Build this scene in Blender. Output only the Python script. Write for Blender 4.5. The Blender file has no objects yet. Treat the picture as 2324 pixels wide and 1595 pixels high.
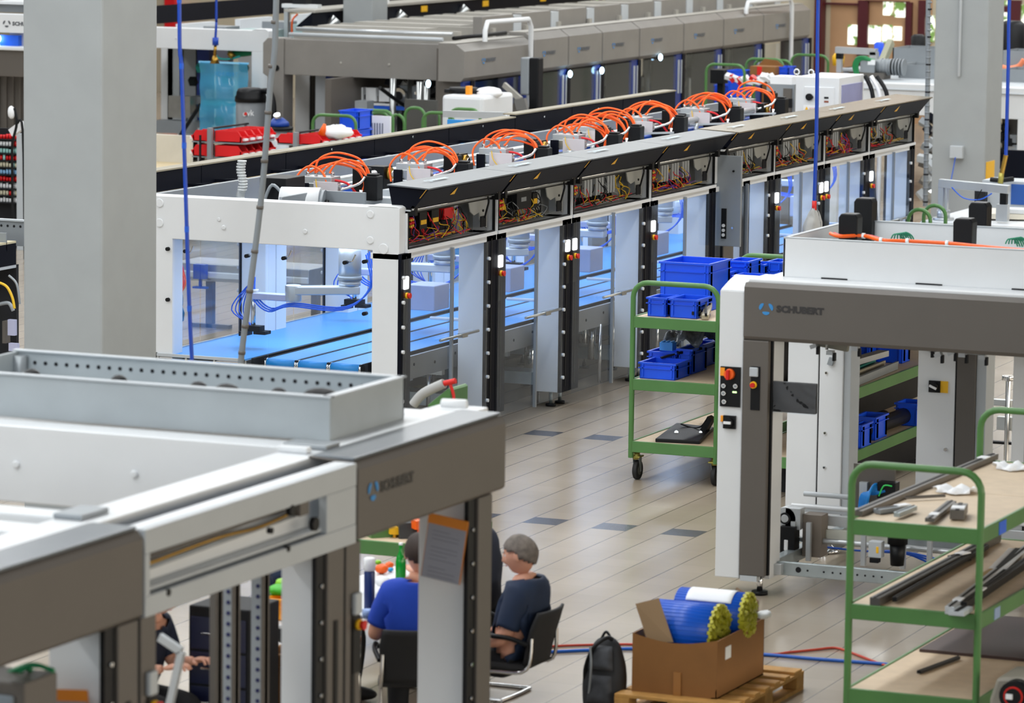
import bpy, bmesh, math, random
from math import sin, cos, pi, radians
from mathutils import Vector, Matrix, Euler
random.seed(7)
S = bpy.context.scene
COL = S.collection
# ---------------------------------------------------------------- camera
PIT, YAW, ROL, FPX, HC = 0.12651313, 0.40447355, 0.01276573, 9410.9, 5.6
_f = Vector((-sin(YAW)*cos(PIT), cos(YAW)*cos(PIT), -sin(PIT)))
_r = Vector((cos(YAW), sin(YAW), 0)); _u = _r.cross(_f)
CR = _r*cos(ROL)+_u*sin(ROL); CU = -_r*sin(ROL)+_u*cos(ROL)
cd = bpy.data.cameras.new('camera'); cam = bpy.data.objects.new('camera', cd); COL.objects.link(cam)
cam.matrix_world = Matrix(((CR[0], CU[0], -_f[0], 0), (CR[1], CU[1], -_f[1], 0), (CR[2], CU[2], -_f[2], HC), (0, 0, 0, 1)))
cd.sensor_width = 36; cd.lens = FPX/2324*36; cd.clip_end = 400; cd.clip_start = .5
cd.dof.use_dof = True; cd.dof.focus_distance = 38; cd.dof.aperture_fstop = 3.6
S.camera = cam
# ---------------------------------------------------------------- light
w = bpy.data.worlds.new('hall_air'); S.world = w; w.use_nodes = True
nt = w.node_tree; bg = nt.nodes['Background']
tc = nt.nodes.new('ShaderNodeTexCoord'); sx = nt.nodes.new('ShaderNodeSeparateXYZ'); rp = nt.nodes.new('ShaderNodeValToRGB')
nt.links.new(tc.outputs['Generated'], sx.inputs[0])
mr = nt.nodes.new('ShaderNodeMapRange'); mr.inputs[1].default_value = -.35; mr.inputs[2].default_value = 1
nt.links.new(sx.outputs[2], mr.inputs[0]); nt.links.new(mr.outputs[0], rp.inputs[0])
e = rp.color_ramp.elements
e[0].position = 0; e[0].color = (.16, .15, .13, 1); e[1].position = 1; e[1].color = (.95, 1.0, 1.08, 1)
q = rp.color_ramp.elements.new(.3); q.color = (.33, .33, .32, 1)
nt.links.new(rp.outputs[0], bg.inputs[0]); bg.inputs[1].default_value = .11
def area(name, loc, rot, sx_, sy_, power, col):
    l = bpy.data.lights.new(name, 'AREA'); l.shape = 'RECTANGLE'; l.size = sx_; l.size_y = sy_; l.energy = power; l.color = col
    o = bpy.data.objects.new(name, l); o.location = loc; o.rotation_euler = rot; COL.objects.link(o); return o
for i, x in enumerate((-38, -30, -22, -16, -11.5)):
    area('ceiling_strip_light', (x, 45, 9.2), (0, 0, 0), 1.2, 84, 2100, (.97, .985, .98))
area('side_window_daylight', (14, 30, 5.0), (0, radians(72), 0), 5, 58, 3000, (1, .90, .74))
area('front_fill_light', (-12, -8, 7), (radians(80), 0, radians(6)), 50, 6, 1500, (.82, .92, 1.0))  # unseen cool fill behind the camera, added to brighten the front faces
S.view_settings.view_transform = 'Standard'; S.view_settings.look = 'None'; S.view_settings.gamma = 1
S.view_settings.use_curve_mapping = False; S.view_settings.exposure = 0.62
# ---------------------------------------------------------------- helpers
def hx(h):
    h = h.lstrip('#'); c = [int(h[i:i+2], 16)/255 for i in (0, 2, 4)]
    return [v/12.92 if v <= .04045 else ((v+.055)/1.055)**2.4 for v in c]+[1]
MT = {}
def M(name, col=None, rough=.5, metal=0., var=.06, scale=3., bump=0., emit=0., bscale=40., spec=.5):
    if name in MT: return MT[name]
    m = bpy.data.materials.new(name); m.use_nodes = True; n = m.node_tree; b = n.nodes['Principled BSDF']
    c = hx(col); b.inputs['Roughness'].default_value = rough; b.inputs['Metallic'].default_value = metal
    t = n.nodes.new('ShaderNodeTexCoord'); no = n.nodes.new('ShaderNodeTexNoise'); no.inputs['Scale'].default_value = scale; no.inputs['Detail'].default_value = 3
    n.links.new(t.outputs['Object'], no.inputs['Vector'])
    r = n.nodes.new('ShaderNodeValToRGB'); n.links.new(no.outputs['Fac'], r.inputs[0])
    r.color_ramp.elements[0].position = .3; r.color_ramp.elements[1].position = .7
    r.color_ramp.elements[0].color = [v*(1-var) for v in c[:3]]+[1]; r.color_ramp.elements[1].color = [min(1, v*(1+var)) for v in c[:3]]+[1]
    n.links.new(r.outputs[0], b.inputs['Base Color'])
    if bump:
        n2 = n.nodes.new('ShaderNodeTexNoise'); n2.inputs['Scale'].default_value = bscale; n.links.new(t.outputs['Object'], n2.inputs['Vector'])
        bp = n.nodes.new('ShaderNodeBump'); bp.inputs['Strength'].default_value = bump; bp.inputs['Distance'].default_value = .02
        n.links.new(n2.outputs['Fac'], bp.inputs['Height']); n.links.new(bp.outputs[0], b.inputs['Normal'])
    if emit: b.inputs['Emission Color'].default_value = c; b.inputs['Emission Strength'].default_value = emit
    b.inputs['Specular IOR Level'].default_value = spec; m.diffuse_color = c; MT[name] = m; return m
def glassm(name, col, fac=.08, tint=(.9, .95, 1), dif=True):
    m = bpy.data.materials.new(name); m.use_nodes = True; n = m.node_tree; n.nodes.clear()
    o = n.nodes.new('ShaderNodeOutputMaterial'); tr = n.nodes.new('ShaderNodeBsdfTransparent'); tr.inputs[0].default_value = (*tint, 1)
    gl = n.nodes.new('ShaderNodeBsdfPrincipled' if dif else 'ShaderNodeBsdfGlossy'); gl.inputs[0].default_value = hx(col); gl.inputs['Roughness'].default_value = .08
    lw = n.nodes.new('ShaderNodeLayerWeight'); lw.inputs[0].default_value = .12
    ad = n.nodes.new('ShaderNodeMath'); ad.operation = 'MULTIPLY_ADD'; ad.inputs[1].default_value = .2; ad.inputs[2].default_value = fac
    n.links.new(lw.outputs['Fresnel'], ad.inputs[0])
    mx = n.nodes.new('ShaderNodeMixShader'); n.links.new(ad.outputs[0], mx.inputs[0]); n.links.new(tr.outputs[0], mx.inputs[1]); n.links.new(gl.outputs[0], mx.inputs[2])
    n.links.new(mx.outputs[0], o.inputs[0]); MT[name] = m; return m
WH = M('white_enamel', 'dadde0', .35, var=.02); WH2 = M('light_grey_enamel', 'b4babf', .4, var=.03)
GP = M('taupe_grey_panel', '5b5651', .45, var=.03); GD = M('grey_metal', '8f959a', .4, .3, var=.05)
BK = M('black_plastic', '0e0f12', .45, var=.1, spec=.25); NV = M('dark_navy_profile', '0a0d18', .5, var=.1, spec=.1)
ST = M('brushed_steel', 'b9bcbc', .28, .9, var=.1, scale=8); ZN = M('zinc_plated_steel', 'a9b3b6', .35, .7, var=.12, scale=6)
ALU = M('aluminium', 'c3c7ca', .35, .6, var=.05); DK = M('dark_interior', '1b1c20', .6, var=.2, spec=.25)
GR = M('green_painted_steel', '4b7a40', .38, var=.08); BRD = M('chipboard_shelf', 'c9b59a', .6, var=.06, scale=9)
BL = M('blue_crate_plastic', '0d52e6', .38, var=.05); RD = M('red_bin_plastic', 'd5141a', .4, var=.06)
BB = M('blue_belt', '4b9fe4', .4, var=.04, scale=1.2); BR = M('blue_roller_belt', '0a86cf', .4, var=.03)
ORG = M('orange_cable', 'ff6416', .45, var=.08); BC = M('blue_cable', '1b5fd8', .45, var=.08); YC = M('yellow_cable', 'e3b81e', .5); RC = M('red_cable', 'd8202a', .5)
RB = M('black_rubber', '1b1b1c', .7, var=.15); PW = M('white_paper', 'e9ebee', .7, var=.02); CB = M('corrugated_cardboard', '84592b', .75, var=.06, scale=5)
YL = M('warning_yellow', 'f0b812', .5, var=.03); RE = M('signal_red', 'd01c14', .4, var=.03); LW = M('white_lamp', 'ffffff', .4, emit=2.2, var=0); LB = M('blue_lamp', 'bfe6ff', .4, emit=6.0, var=0)
CRM = M('polished_chrome', 'd8d8d8', .12, 1., var=.02); WOOD = M('pallet_wood', 'b98a48', .7, var=.15, scale=12); BRS = M('brass', 'b08a3c', .3, .9)
GL = glassm('clear_guard_glass', 'dfe8f5', .012, (.96, .98, 1), False); GLB = glassm('blue_film', '5cbcea', .5, (.45, .82, 1)); PF = glassm('clear_plastic_film', 'f4f6fa', .45)
BLU2 = M('blue_column_profile', '16409a', .4, var=.1); SIG = M('grey_cabinet_plate', '8a8c8a', .5, var=.04); TQ = M('teal_plastic', '1c9a94', .5)
def at(px, py, x=None, y=None, z=None):
    d = CR*(px-1162)-CU*(py-797.5)+_f*FPX; c = (0, 0, HC)
    for i, v in enumerate((x, y, z)):
        if v is not None: return Vector(c)+d*((v-c[i])/d[i])
SPL = dict(control_devices='control_device', blower_motor='blower_motor', terminal_ring='terminal_ring', legs='leg', support_legs='support_leg', hinge_caps='hinge_cap', glass_fixings='glass_fixing', corner_bracket='corner_bracket', drain_slot='drain_slot', corner_posts='corner_post', gripper_rail='gripper', blue_panels='blue_panel', small_labels='small_label', floor_crossbar='floor_crossbar', teal_cables='teal_cable_bundle', profile_pieces='profile_piece', side_label='side_label', round_marks='round_mark', handle_slot='handle_slot', cloth='cloth', shoes='shoe', wiring_bits='wire', glass_fixing='glass_fixing', front_pocket='front_pocket', lid_gear='lid_part')
class MB:
    def __init__(s, o=(0, 0, 0)):
        if hasattr(o, 'location'): o = o.location
        s.v = []; s.f = []; s.m = []; s.s = []; s.o = Vector(o); s.mats = []; s.X = None
    def mi(s, m):
        if m not in s.mats: s.mats.append(m)
        return s.mats.index(m)
    def add(s, vs, fs, m, sm=False):
        b = len(s.v)
        for p in vs:
            p = Vector(p)
            if s.X: p = s.X @ p
            s.v.append(p-s.o)
        k = s.mi(m)
        for f in fs: s.f.append([b+i for i in f]); s.m.append(k); s.s.append(sm)
        return s
    def box(s, x0, x1, y0, y1, z0, z1, m):
        if x0 > x1: x0, x1 = x1, x0
        if y0 > y1: y0, y1 = y1, y0
        if z0 > z1: z0, z1 = z1, z0
        return s.add([(x0, y0, z0), (x1, y0, z0), (x1, y1, z0), (x0, y1, z0), (x0, y0, z1), (x1, y0, z1), (x1, y1, z1), (x0, y1, z1)],
                     [(0, 3, 2, 1), (4, 5, 6, 7), (0, 1, 5, 4), (1, 2, 6, 5), (2, 3, 7, 6), (3, 0, 4, 7)], m)
    def ob(s, c, sz, m, rot=(0, 0, 0)):
        R = Euler(rot).to_matrix(); h = [v/2 for v in sz]; c = Vector(c)
        vs = [c+R @ Vector((a*h[0], b*h[1], d*h[2])) for d in (-1, 1) for a, b in ((-1, -1), (1, -1), (1, 1), (-1, 1))]
        return s.add(vs, [(0, 3, 2, 1), (4, 5, 6, 7), (0, 1, 5, 4), (1, 2, 6, 5), (2, 3, 7, 6), (3, 0, 4, 7)], m)
    def bar(s, p, q, w, h, m, up=(0, 0, 1)):
        p, q = Vector(p), Vector(q); d = (q-p).normalized(); up = Vector(up)
        if abs(d.dot(up)) > .98: up = Vector((0, 1, 0))
        a = d.cross(up).normalized()*w/2; b = a.cross(d).normalized()*h/2
        return s.add([p-a-b, p+a-b, p+a+b, p-a+b, q-a-b, q+a-b, q+a+b, q-a+b], [(0, 1, 2, 3), (7, 6, 5, 4), (0, 4, 5, 1), (1, 5, 6, 2), (2, 6, 7, 3), (3, 7, 4, 0)], m)
    def cyl(s, p, q, r, m, n=16, r2=None):
        p, q = Vector(p), Vector(q); d = (q-p).normalized(); a = d.orthogonal().normalized(); b = d.cross(a); r2 = r if r2 is None else r2
        vs = [p+(a*cos(t)+b*sin(t))*r for t in [2*pi*i/n for i in range(n)]]+[q+(a*cos(t)+b*sin(t))*r2 for t in [2*pi*i/n for i in range(n)]]
        s.add(vs, [(i, (i+1) % n, n+(i+1) % n, n+i) for i in range(n)], m, True)
        b0 = len(s.v)-2*n; k = s.mi(m)
        s.f.append([b0+i for i in range(n)][::-1]); s.f.append([b0+n+i for i in range(n)]); s.m += [k, k]; s.s += [False, False]; return s
    def tube(s, pts, r, m, n=8, sub=5, smooth=True):
        P = [Vector(p) for p in pts]
        if smooth and len(P) > 2:
            Q = []
            for i in range(len(P)-1):
                a = P[max(0, i-1)]; b = P[i]; c = P[i+1]; d = P[min(len(P)-1, i+2)]
                for k in range(sub):
                    t = k/sub; Q.append(.5*((2*b)+(c-a)*t+(2*a-5*b+4*c-d)*t*t+(3*b-a-3*c+d)*t**3))
            P = Q+[P[-1]]
        vs = []; a = None
        for i, p in enumerate(P):
            d = (P[min(i+1, len(P)-1)]-P[max(i-1, 0)])
            if d.length < 1e-9: d = Vector((0, 0, 1))
            d.normalize()
            a = d.orthogonal().normalized() if a is None else (a-d*a.dot(d)).normalized()
            b = d.cross(a); vs += [p+(a*cos(2*pi*k/n)+b*sin(2*pi*k/n))*r for k in range(n)]
        L = len(P); fs = [(i*n+k, i*n+(k+1) % n, (i+1)*n+(k+1) % n, (i+1)*n+k) for i in range(L-1) for k in range(n)]
        s.add(vs, fs, m, True); s.add(vs[:n], [list(range(n))[::-1]], m); s.add(vs[-n:], [list(range(n))], m); return s
    def prism(s, prof, axis, a, b, m):
        n = len(prof)
        def P3(u, v, t): return {'x': (t, u, v), 'y': (u, t, v), 'z': (u, v, t)}[axis]
        vs = [P3(u, v, a) for u, v in prof]+[P3(u, v, b) for u, v in prof]
        return s.add(vs, [list(range(n))[::-1], [n+i for i in range(n)]]+[(i, (i+1) % n, n+(i+1) % n, n+i) for i in range(n)], m)
    def lathe(s, c, prof, m, n=20):
        c = Vector(c); L = len(prof)
        vs = [c+Vector((r*cos(2*pi*k/n), r*sin(2*pi*k/n), z)) for r, z in prof for k in range(n)]
        s.add(vs, [(i*n+k, i*n+(k+1) % n, (i+1)*n+(k+1) % n, (i+1)*n+k) for i in range(L-1) for k in range(n)]+[[k for k in range(n)][::-1], [(L-1)*n+k for k in range(n)]], m, True); return s
    def grid(s, fn, nu, nv, m, close=False):
        vs = [fn(i/nu, j/nv) for i in range(nu+1) for j in range(nv+1)]
        return s.add(vs, [(i*(nv+1)+j, (i+1)*(nv+1)+j, (i+1)*(nv+1)+j+1, i*(nv+1)+j+1) for i in range(nu) for j in range(nv)], m, True)
    def blob(s, c, r, m, n=10, jit=.0, rot=0):
        c = Vector(c); vs = []; fs = []
        for i in range(n+1):
            for k in range(2*n):
                t = pi*i/n; p = 2*pi*k/(2*n); j = 1+random.uniform(-jit, jit)
                v = Vector((r[0]*sin(t)*cos(p), r[1]*sin(t)*sin(p), r[2]*cos(t)))*j
                if rot: v = Matrix.Rotation(rot, 3, 'Z') @ v
                vs.append(c+v)
        for i in range(n):
            for k in range(2*n): fs.append((i*2*n+k, (i+1)*2*n+k, (i+1)*2*n+(k+1) % (2*n), i*2*n+(k+1) % (2*n)))
        return s.add(vs, fs, m, True)
    def text(s, txt, p, size, ux, uy, m, depth=.003, align='LEFT', st=1., off=0.):
        c = bpy.data.curves.new('t', 'FONT'); c.body = txt; c.size = size; c.extrude = 0; c.offset = off; c.align_x = align; c.resolution_u = 2
        o = bpy.data.objects.new('t', c); me = bpy.data.meshes.new_from_object(o)
        ux, uy = Vector(ux).normalized(), Vector(uy).normalized(); nn = ux.cross(uy)
        p = Vector(p)+nn*depth
        s.add([p+ux*v.co.x*st+uy*v.co.y for v in me.vertices], [list(f.vertices) for f in me.polygons], m)
        bpy.data.meshes.remove(me); bpy.data.objects.remove(o); bpy.data.curves.remove(c); return s
    def build(s, name, parent=None, bev=0, loc=None, solid=0):
        if name in SPL:
            N = len(s.v); pr = list(range(N))
            def fd(i):
                while pr[i] != i: pr[i] = pr[pr[i]]; i = pr[i]
                return i
            for f in s.f:
                for i in f[1:]: pr[fd(i)] = fd(f[0])
            isl = {}
            for i in range(N): isl.setdefault(fd(i), []).append(i)
            ks = list(isl); bb = {k: ([min(s.v[i][d] for i in isl[k]) for d in range(3)], [max(s.v[i][d] for i in isl[k]) for d in range(3)]) for k in ks}
            q = {k: k for k in ks}
            def fq(i):
                while q[i] != i: i = q[i]
                return i
            for a in range(len(ks)):
                for b in range(a):
                    A, B = bb[ks[a]], bb[ks[b]]; g = sum(max(0, A[0][d]-B[1][d], B[0][d]-A[1][d])**2 for d in range(3))**.5
                    sz = max([A[1][d]-A[0][d] for d in range(3)]+[B[1][d]-B[0][d] for d in range(3)])
                    if g <= max(.02, .5*sz): q[fq(ks[a])] = fq(ks[b])
            grp = {}
            for k in ks: grp.setdefault(fq(k), []).append(k)
            if len(grp) > 1:
                out = None
                for g, mem in grp.items():
                    ms = set(mem); n = MB(s.o); idx = {}
                    for i in range(N):
                        if fd(i) in ms: idx[i] = len(n.v); n.v.append(s.v[i])
                    for f, m_, h in zip(s.f, s.m, s.s):
                        if f[0] in idx: n.f.append([idx[i] for i in f]); n.m.append(n.mi(s.mats[m_])); n.s.append(h)
                    out = n.build('\0'+SPL[name], parent, bev, loc, solid)
                return out
            name = SPL[name]
        name = name.lstrip('\0')
        me = bpy.data.meshes.new(name); me.from_pydata([tuple(v) for v in s.v], [], s.f)
        for m in s.mats: me.materials.append(m)
        me.polygons.foreach_set('material_index', s.m); me.polygons.foreach_set('use_smooth', s.s); me.update()
        o = bpy.data.objects.new(name, me); COL.objects.link(o)
        if parent: o.parent = parent
        elif loc is None: o.location = s.o
        if loc is not None: o.location = loc
        if solid: md = o.modifiers.new('thick', 'SOLIDIFY'); md.thickness = solid
        if bev: md = o.modifiers.new('edge', 'BEVEL'); md.width = bev; md.segments = 2; md.limit_method = 'ANGLE'; md.angle_limit = radians(50)
        return o
def tag(o, label=None, cat=None, group=None, kind=None):
    if label: o['label'] = label
    if cat: o['category'] = cat
    if group: o['group'] = group
    if kind: o['kind'] = kind
    return o
def thing(name, label, cat, loc=(0, 0, 0), rz=0, group=None):
    o = bpy.data.objects.new(name, None); COL.objects.link(o); o.location = loc; o.rotation_euler = (0, 0, rz); o.empty_display_size = .1
    return tag(o, label, cat, group)
def dup(o, loc=None, rz=None, label=None, group=None, parent=None):
    c = o.copy(); COL.objects.link(c)
    if parent: c.parent = parent
    if loc is not None: c.location = loc
    if rz is not None: c.rotation_euler = (0, 0, rz)
    if label: c['label'] = label
    if group: c['group'] = group
    for ch in list(o.children): dup(ch, parent=c)
    return c
def logo(mb, p, s, ux, uy, tm, im):          # maker's mark: three-lobed blue sign and the name
    ux, uy = Vector(ux).normalized(), Vector(uy).normalized(); nn = ux.cross(uy); p = Vector(p)+nn*.003
    for a, c in ((150, (-.42, .12)), (270, (0, -.38)), (30, (.42, .12))):
        ctr = p+ux*s*(c[0]+.6)+uy*s*(c[1]+.35); d = ux*cos(radians(a+90))+uy*sin(radians(a+90)); e2 = ux*cos(radians(a))+uy*sin(radians(a))
        mb.add([ctr+(d*cos(t)*.36+e2*sin(t)*(.26 if sin(t) > 0 else .07))*s for t in [2*pi*k/14 for k in range(14)]], [list(range(14))], im)
    mb.text('SCHUBERT', p+ux*s*1.64+uy*s*.08, s*.83, ux, uy, tm, .0, st=1.14, off=.004)
LGI = M('logo_blue', '2f86c8', .5, var=0); LGT = M('logo_dark', '2c2a2a', .5, var=0)
# ---------------------------------------------------------------- setting
def floor_mat():
    m = bpy.data.materials.new('beige_floor_tiles'); m.use_nodes = True; n = m.node_tree; L = n.links; b = n.nodes['Principled BSDF']
    def nd(t, **k):
        x = n.nodes.new(t)
        for a, v in k.items(): setattr(x, a, v)
        return x
    def mt(op, a, b_=None, c=None):
        x = nd('ShaderNodeMath', operation=op)
        for i, v in enumerate((a, b_, c)):
            if v is None: continue
            if isinstance(v, (int, float)): x.inputs[i].default_value = v
            else: L.new(v, x.inputs[i])
        return x.outputs[0]
    t = nd('ShaderNodeTexCoord'); s = nd('ShaderNodeSeparateXYZ'); L.new(t.outputs['Object'], s.inputs[0])
    X, Y = s.outputs[0], s.outputs[1]
    u = mt('DIVIDE', mt('ADD', mt('ADD', X, mt('MULTIPLY', mt('SUBTRACT', Y, 30.6), .0256)), 12.183+.15), .3)
    v = mt('DIVIDE', mt('ADD', Y, -30.6+.15), .3)
    fu, fv = mt('FRACT', u), mt('FRACT', v)
    eu = mt('MINIMUM', fu, mt('SUBTRACT', 1, fu)); ev = mt('MINIMUM', fv, mt('SUBTRACT', 1, fv))
    gu = mt('LESS_THAN', eu, .012); gv = mt('LESS_THAN', ev, .008)
    iu, iv = mt('FLOOR', u), mt('FLOOR', v)
    row = mt('LESS_THAN', mt('ABSOLUTE', mt('MODULO', mt('ADD', iv, 150.0), 15)), .5)
    col = mt('LESS_THAN', mt('ABSOLUTE', mt('SUBTRACT', mt('MODULO', mt('ADD', iu, 200.5), 2), .5)), .3)
    near = mt('LESS_THAN', mt('ABSOLUTE', mt('SUBTRACT', Y, 33)), 5)
    dark = mt('MULTIPLY', mt('MULTIPLY', row, col), near)
    cv = nd('ShaderNodeCombineXYZ'); L.new(iu, cv.inputs[0]); L.new(iv, cv.inputs[1])
    wn = nd('ShaderNodeTexWhiteNoise'); L.new(cv.outputs[0], wn.inputs[0])
    no = nd('ShaderNodeTexNoise'); no.inputs['Scale'].default_value = .7; no.inputs['Detail'].default_value = 5; L.new(t.outputs['Object'], no.inputs['Vector'])
    r = nd('ShaderNodeValToRGB'); L.new(mt('ADD', mt('MULTIPLY', wn.outputs[0], .12), mt('MULTIPLY', no.outputs['Fac'], .88)), r.inputs[0])
    r.color_ramp.elements[0].color = hx('938777'); r.color_ramp.elements[0].position = .25; r.color_ramp.elements[1].color = hx('a39787'); r.color_ramp.elements[1].position = .75
    def mix(f, a, c):
        x = nd('ShaderNodeMix', data_type='RGBA'); L.new(f, x.inputs[0]); L.new(a, x.inputs[6]); x.inputs[7].default_value = c; return x.outputs[2]
    c1 = mix(dark, r.outputs[0], hx('4c4b50')); c2 = mix(mt('MULTIPLY', gv, .35), c1, hx('7c766b')); c3 = mix(gu, c2, hx('433e38'))
    L.new(c3, b.inputs['Base Color']); b.inputs['Roughness'].default_value = .33
    L.new(mt('ADD', mt('MULTIPLY', no.outputs['Fac'], .06), .19), b.inputs['Roughness']); MT['floor'] = m; return m
fl = MB(); fl.add([(-75, 5, 0), (25, 5, 0), (25, 95, 0), (-75, 95, 0)], [(0, 1, 2, 3)], floor_mat()); tag(fl.build('floor'), kind='structure')
WALLM = M('cream_wall', 'b8ad96', .8, var=.03); TAN = M('tan_panelling', 'b08a66', .6, var=.08, scale=1.5); DRED = M('dark_red_frame', '4a0c16', .45, var=.08)
def leafm():
    m = bpy.data.materials.new('bright_garden_daylight'); m.use_nodes = True; n = m.node_tree; b = n.nodes['Principled BSDF']
    t = n.nodes.new('ShaderNodeTexCoord'); no = n.nodes.new('ShaderNodeTexNoise'); no.inputs['Scale'].default_value = 4.5; no.inputs['Detail'].default_value = 4
    n.links.new(t.outputs['Object'], no.inputs[0]); r = n.nodes.new('ShaderNodeValToRGB'); n.links.new(no.outputs['Fac'], r.inputs[0])
    r.color_ramp.elements[0].position = .42; r.color_ramp.elements[0].color = hx('5d7a3c'); r.color_ramp.elements[1].position = .5; r.color_ramp.elements[1].color = hx('fbfff2')
    n.links.new(r.outputs[0], b.inputs['Base Color']); n.links.new(r.outputs[0], b.inputs['Emission Color']); b.inputs['Emission Strength'].default_value = .8; return m
LEAF = leafm()
YW = 76
wb = MB(); wb.box(-75, -25.95, YW, YW+.3, 0, 8, WALLM); wb.box(-25.95, -23.9, YW, YW+.3, 0, 8, TAN); wb.box(-23.9, 8, YW, YW+.3, 0, 8, WALLM)
tag(wb.build('wall_back'), kind='structure')
def wrect(px0, py0, px1, py1, yy=YW-.02):
    a = at(px0, py0, y=yy); b = at(px1, py1, y=yy); return a.x, b.x, b.z, a.z
nwin = 0
def window(rects, frames, ref):
    global nwin; nwin += 1
    f = MB()
    for r in frames:
        x0, x1, z0, z1 = wrect(*r); f.box(x0, x1, YW-.10, YW-.002, max(z0, 0), z1, DRED)
    o = tag(f.build('window_%d' % nwin), kind='structure')
    for r in rects:
        x0, x1, z0, z1 = wrect(*r); p = MB(); p.box(x0, x1, YW-.03, YW-.004, z0, z1, LEAF); p.build('pane', None)
        q = bpy.data.objects[-1] if False else COL.objects[-1]; q.parent = o; q.location = (0, 0, 0)
        q.data.transform(Matrix.Translation(-o.location)) if o.location.length else None
window([(1925, 56, 1951, 102), (1966, 57, 1998, 100), (2003, 56, 2024, 98), (2028, 60, 2046, 92), (2005, 3, 2026, 35), (2030, 5, 2063, 40)],
       [(1950, 0, 1967, 250), (2058, 5, 2066, 250), (1867, 5, 1952, 12), (1966, 0, 2064, 5)], 0)
window([(2098, 35, 2120, 95)], [(2087, 0, 2097, 250)], 0)
window([(2278, 2, 2302, 12), (2276, 28, 2292, 60), (2310, 10, 2330, 55)], [(2293, 0, 2311, 300), (2274, 14, 2292, 28)], 0)
window([(1135, -30, 1160, 3), (1342, -25, 1362, 14), (1400, -40, 1440, 16), (1515, -30, 1560, 8)], [(1362, -40, 1366, 20)], 0)
tr = MB(); x0, x1, z0, z1 = wrect(1858, -10, 1868, 300); tr.box(x0, x1, YW-.25, YW, 0, 6, DRED)
x0, x1, z0, z1 = wrect(385, -10, 407, 300); tr.box(x0, x1, YW-.25, YW, 0, 6, RD)
tag(tr.build('trim_1'), kind='structure')
# ---------------------------------------------------------------- pillars
PLM = M('painted_concrete', '9a9fa1', .75, var=.03)
def pillar(x0, x1, y0, y1, label, part=None):
    T = thing('pillar', label, 'pillar', ((x0+x1)/2, (y0+y1)/2, 0))
    m = MB(T); m.box(x0, x1, y0, y1, 0, 8, PLM); m.build('shaft', T, .02); return T
a0 = at(52, 400, y=29); a1 = at(232, 400, y=29); a2 = at(357, 400, x=a1.x)
pillar(a0.x, a1.x, 29, a2.y, 'wide grey concrete pillar at the left, in front of the white machine')
a0 = at(2116, 300, y=57); a1 = at(2237, 300, y=57); a2 = at(2272, 300, x=a1.x)
PR = pillar(a0.x, a1.x, 57, a2.y, 'tall grey pillar at the right carrying a wall socket and thin pipes')
m = MB(PR); p = at(2176, 200, y=56.97); m.cyl((p.x, 56.96, 2.1), (p.x, 56.96, 8), .022, WH2, 8); p = at(2172, 340, y=56.97)
m.box(p.x-.09, p.x+.1, 56.9, 57, p.z-.12, p.z+.06, WH2); m.build('wall_socket', PR, .01)
m = MB(PR); m.tube([(p.x, 56.9, p.z-.1), (p.x-.05, 56.9, p.z-.4), (p.x-.12, 56.88, p.z-.8), (p.x-.02, 56.85, p.z-1.0)], .008, BC, 6); m.build('blue_wire', PR)
m = MB(PR); p = at(2248, 385, x=a1.x+.01); m.box(a1.x, a1.x+.01, p.y-.2, p.y+.2, p.z-.12, p.z+.12, YL); m.build('yellow_sticker', PR)
yp_ = 60.2
while at(778, 30, y=yp_).x > -29.05: yp_ += .1
a0 = at(778, 30, y=yp_); a1 = at(845, 30, y=yp_); a2 = at(880, 30, x=a1.x)
pillar(a0.x, a1.x, yp_, a2.y, 'pale grey pillar far behind the grey hooded machine line')
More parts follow.
